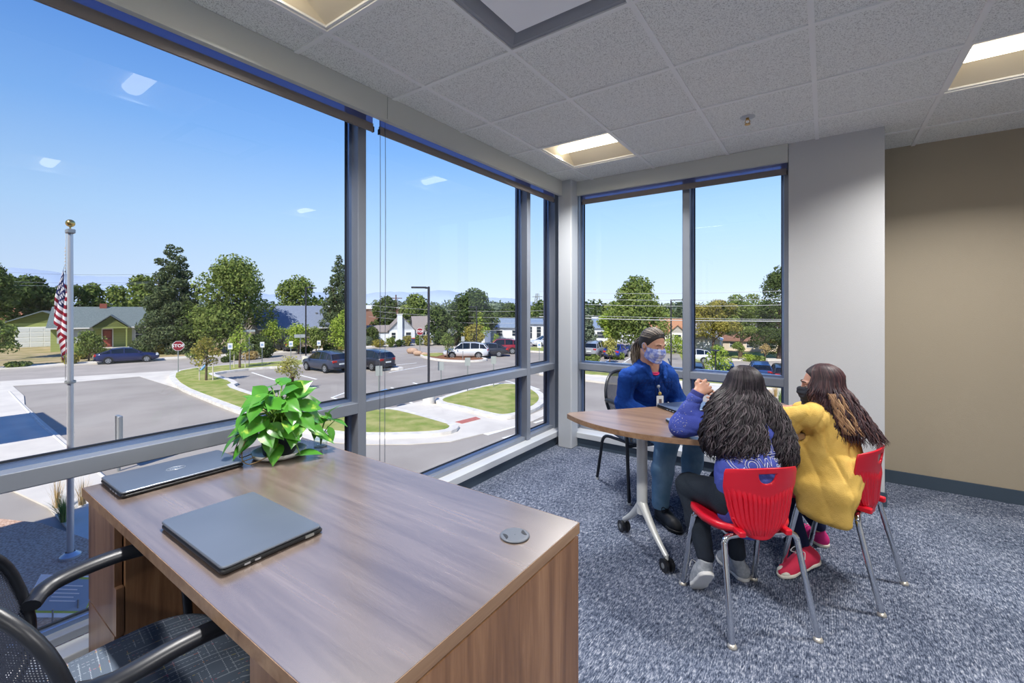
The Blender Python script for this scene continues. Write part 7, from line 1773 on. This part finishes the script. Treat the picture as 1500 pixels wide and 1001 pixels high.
b = MB(); dw = (elR-wrR)/np.linalg.norm(elR-wrR); a1 = np.cross(dw, Z); a2 = np.cross(dw, a1); c_ = wrR+dw*.03
for q in range(18): p = c_+(a1*math.cos(q*2*PI/18)+a2*math.sin(q*2*PI/18))*.029; b.ball(tuple(p), .0042, n=8, m=6)
b.build('beaded_bracelet', mat('pink_bead', S(236,120,180), .3), G2_)
yel = mat('mustard_yellow_sweatshirt', S(212,174,88), .85, var=S(222,186,102), vscale=8, bump=.3, bscale=240, spec=.15)
j = Sdf(); j.chain([nb_-Z*.02, che+f*.01, pel+Z*.10, pel-Z*.045-f*.01], [.080,.122,.140,.160], .05, (f,.80)); j.cone(nb_-Z*.015, shL-Z*.01, .062, .062, .05); j.cone(nb_-Z*.015, shR-Z*.01, .062, .060, .05)
j.chain([shL,elL,elL*.25+wrL*.75], [.062,.056,.044], .03); j.chain([shR,elR*.80+shR*.20], [.058,.050], .03)
j.cone(elL-Z*.01, pel+lf*.09+f*.10+Z*.05, .040, .045, .08)                                          # slack cloth below the arm
j.cone(pel+lf*.10-f*.04, pel+lf*.150-f*.02-Z*.115, .070, .050, .05); j.cone(pel+f*.05+lf*.06, pel+f*.13+lf*.10-Z*.035, .09, .07, .05)
for q_ in (-.11,-.08,-.05,-.02,.01,.04,.07): j.chain([pel+lf*.10+f*q_+Z*.06, pel+lf*.205+f*(q_-.01)-Z*.035, pel+lf*.225+f*(q_-.015)-Z*(.150-.20*max(0,q_+.02))], [.070,.036,.026], .045)
j.ell(elR*.85+wrR*.15, (.046,.046,.046), None, .006, 's')
def yfold(P, b0=folds(32, .0030, 2.3), b1=creases([((.80,.15,-.50),.085,.55),((.9,.2,.2),.15,.7)], .0085)): return b0(P)+b1(P)
j.disp = yfold; j.mesh('sweatshirt', .0055, yel, G2_)
lg_ = Sdf(); lg_.cone(pel, hipL, .115, .080, .05, (f,.85)); lg_.cone(pel, hipR, .115, .080, .05, (f,.85)); lg_.chain([hipL,knL,knL*.5+anL*.5,anL+(knL-anL)*.07], [.080,.060,.052,.037], .03); lg_.chain([hipR,knR,knR*.5+anR*.5,anR+Z*.03], [.080,.060,.052,.040], .03)
lg_.disp = creases([((.4,.2,1),.08,1.3),((1,.6,.5),.09,1.2)], .0034); lg_.mesh('trousers', .0055, navy_cl, G2_)
pk = mat('pink_canvas_shoe', S(222,48,84), .75, bump=.2, bscale=300); cw_ = mat('cream_rubber_sole', S(232,226,212), .5)
shoe('shoe', (-.040,2.860,.045), (-.185,2.672,.002), anL, pk, cw_, G2_, .95, lace=whl, toecap=cw_)
shoe('shoe', (.000,3.165,.0), (-.170,3.290,.0), anR, mat('magenta_canvas_shoe', S(226,44,130), .75), cw_, G2_, .95, lace=whl, toecap=cw_)
hm2 = hair_mat('auburn_hair', S(34,22,30), S(64,42,48), S(108,74,70), rough=.40); hm2b = hair_mat('blonde_streak_hair', S(120,88,66), S(170,132,98), S(200,166,126), rough=.4); hc2 = hair_mat('auburn_hair_cap', S(40,28,32), S(50,36,38), S(60,44,44), rough=.5)
def prof2(z, th):
    t_ = max(0., min(1., (Hc[2]+.01-z)/.26)); back = max(0., -math.cos(th)); side = abs(math.sin(th))
    fm = A_((Mh[0,1], Mh[1,1], 0)); c_ = A_(Hc)-fm*(.040*t_+.030*t_*t_)+A_((.01,-.02,0))*t_
    r_ = .100+(.046*side+.082*back)*t_**.8
    return c_, r_
long_hair(G2_, Hc, Mh, .93, prof2, hc2, hm2, 1000, 9, 46, amp=.0085, wl=.080, z_end=.712, jag=.045)
# a lighter streak behind the near shoulder
rg = random.Random(12); b = MB(); fz = math.atan2(Mh[1,1], Mh[0,1])
for i in range(46):
    th = 1.62+rg.random()*.45; th = -th if False else th; P = []; L_ = rg.uniform(.98,1.07); ph = rg.random()*6
    for q in range(14):
        z = Hc[2]-.02-.19*q/13; c_, r_ = prof2(z, th); a = fz+th+.04*math.sin(q*.9+ph); am = .006*math.sin(q*.95+ph)*min(1,q/4)
        P.append((c_[0]+math.cos(a)*(r_*L_+am), c_[1]+math.sin(a)*(r_*L_+am), z))
    b.tube(P, [.0015]+[.0036]*10+[.003,.002,.0008], n=4, caps=False)
b.build('light_streak', hm2b, [c for c in G2_.children if c.name.startswith('hair')][0])
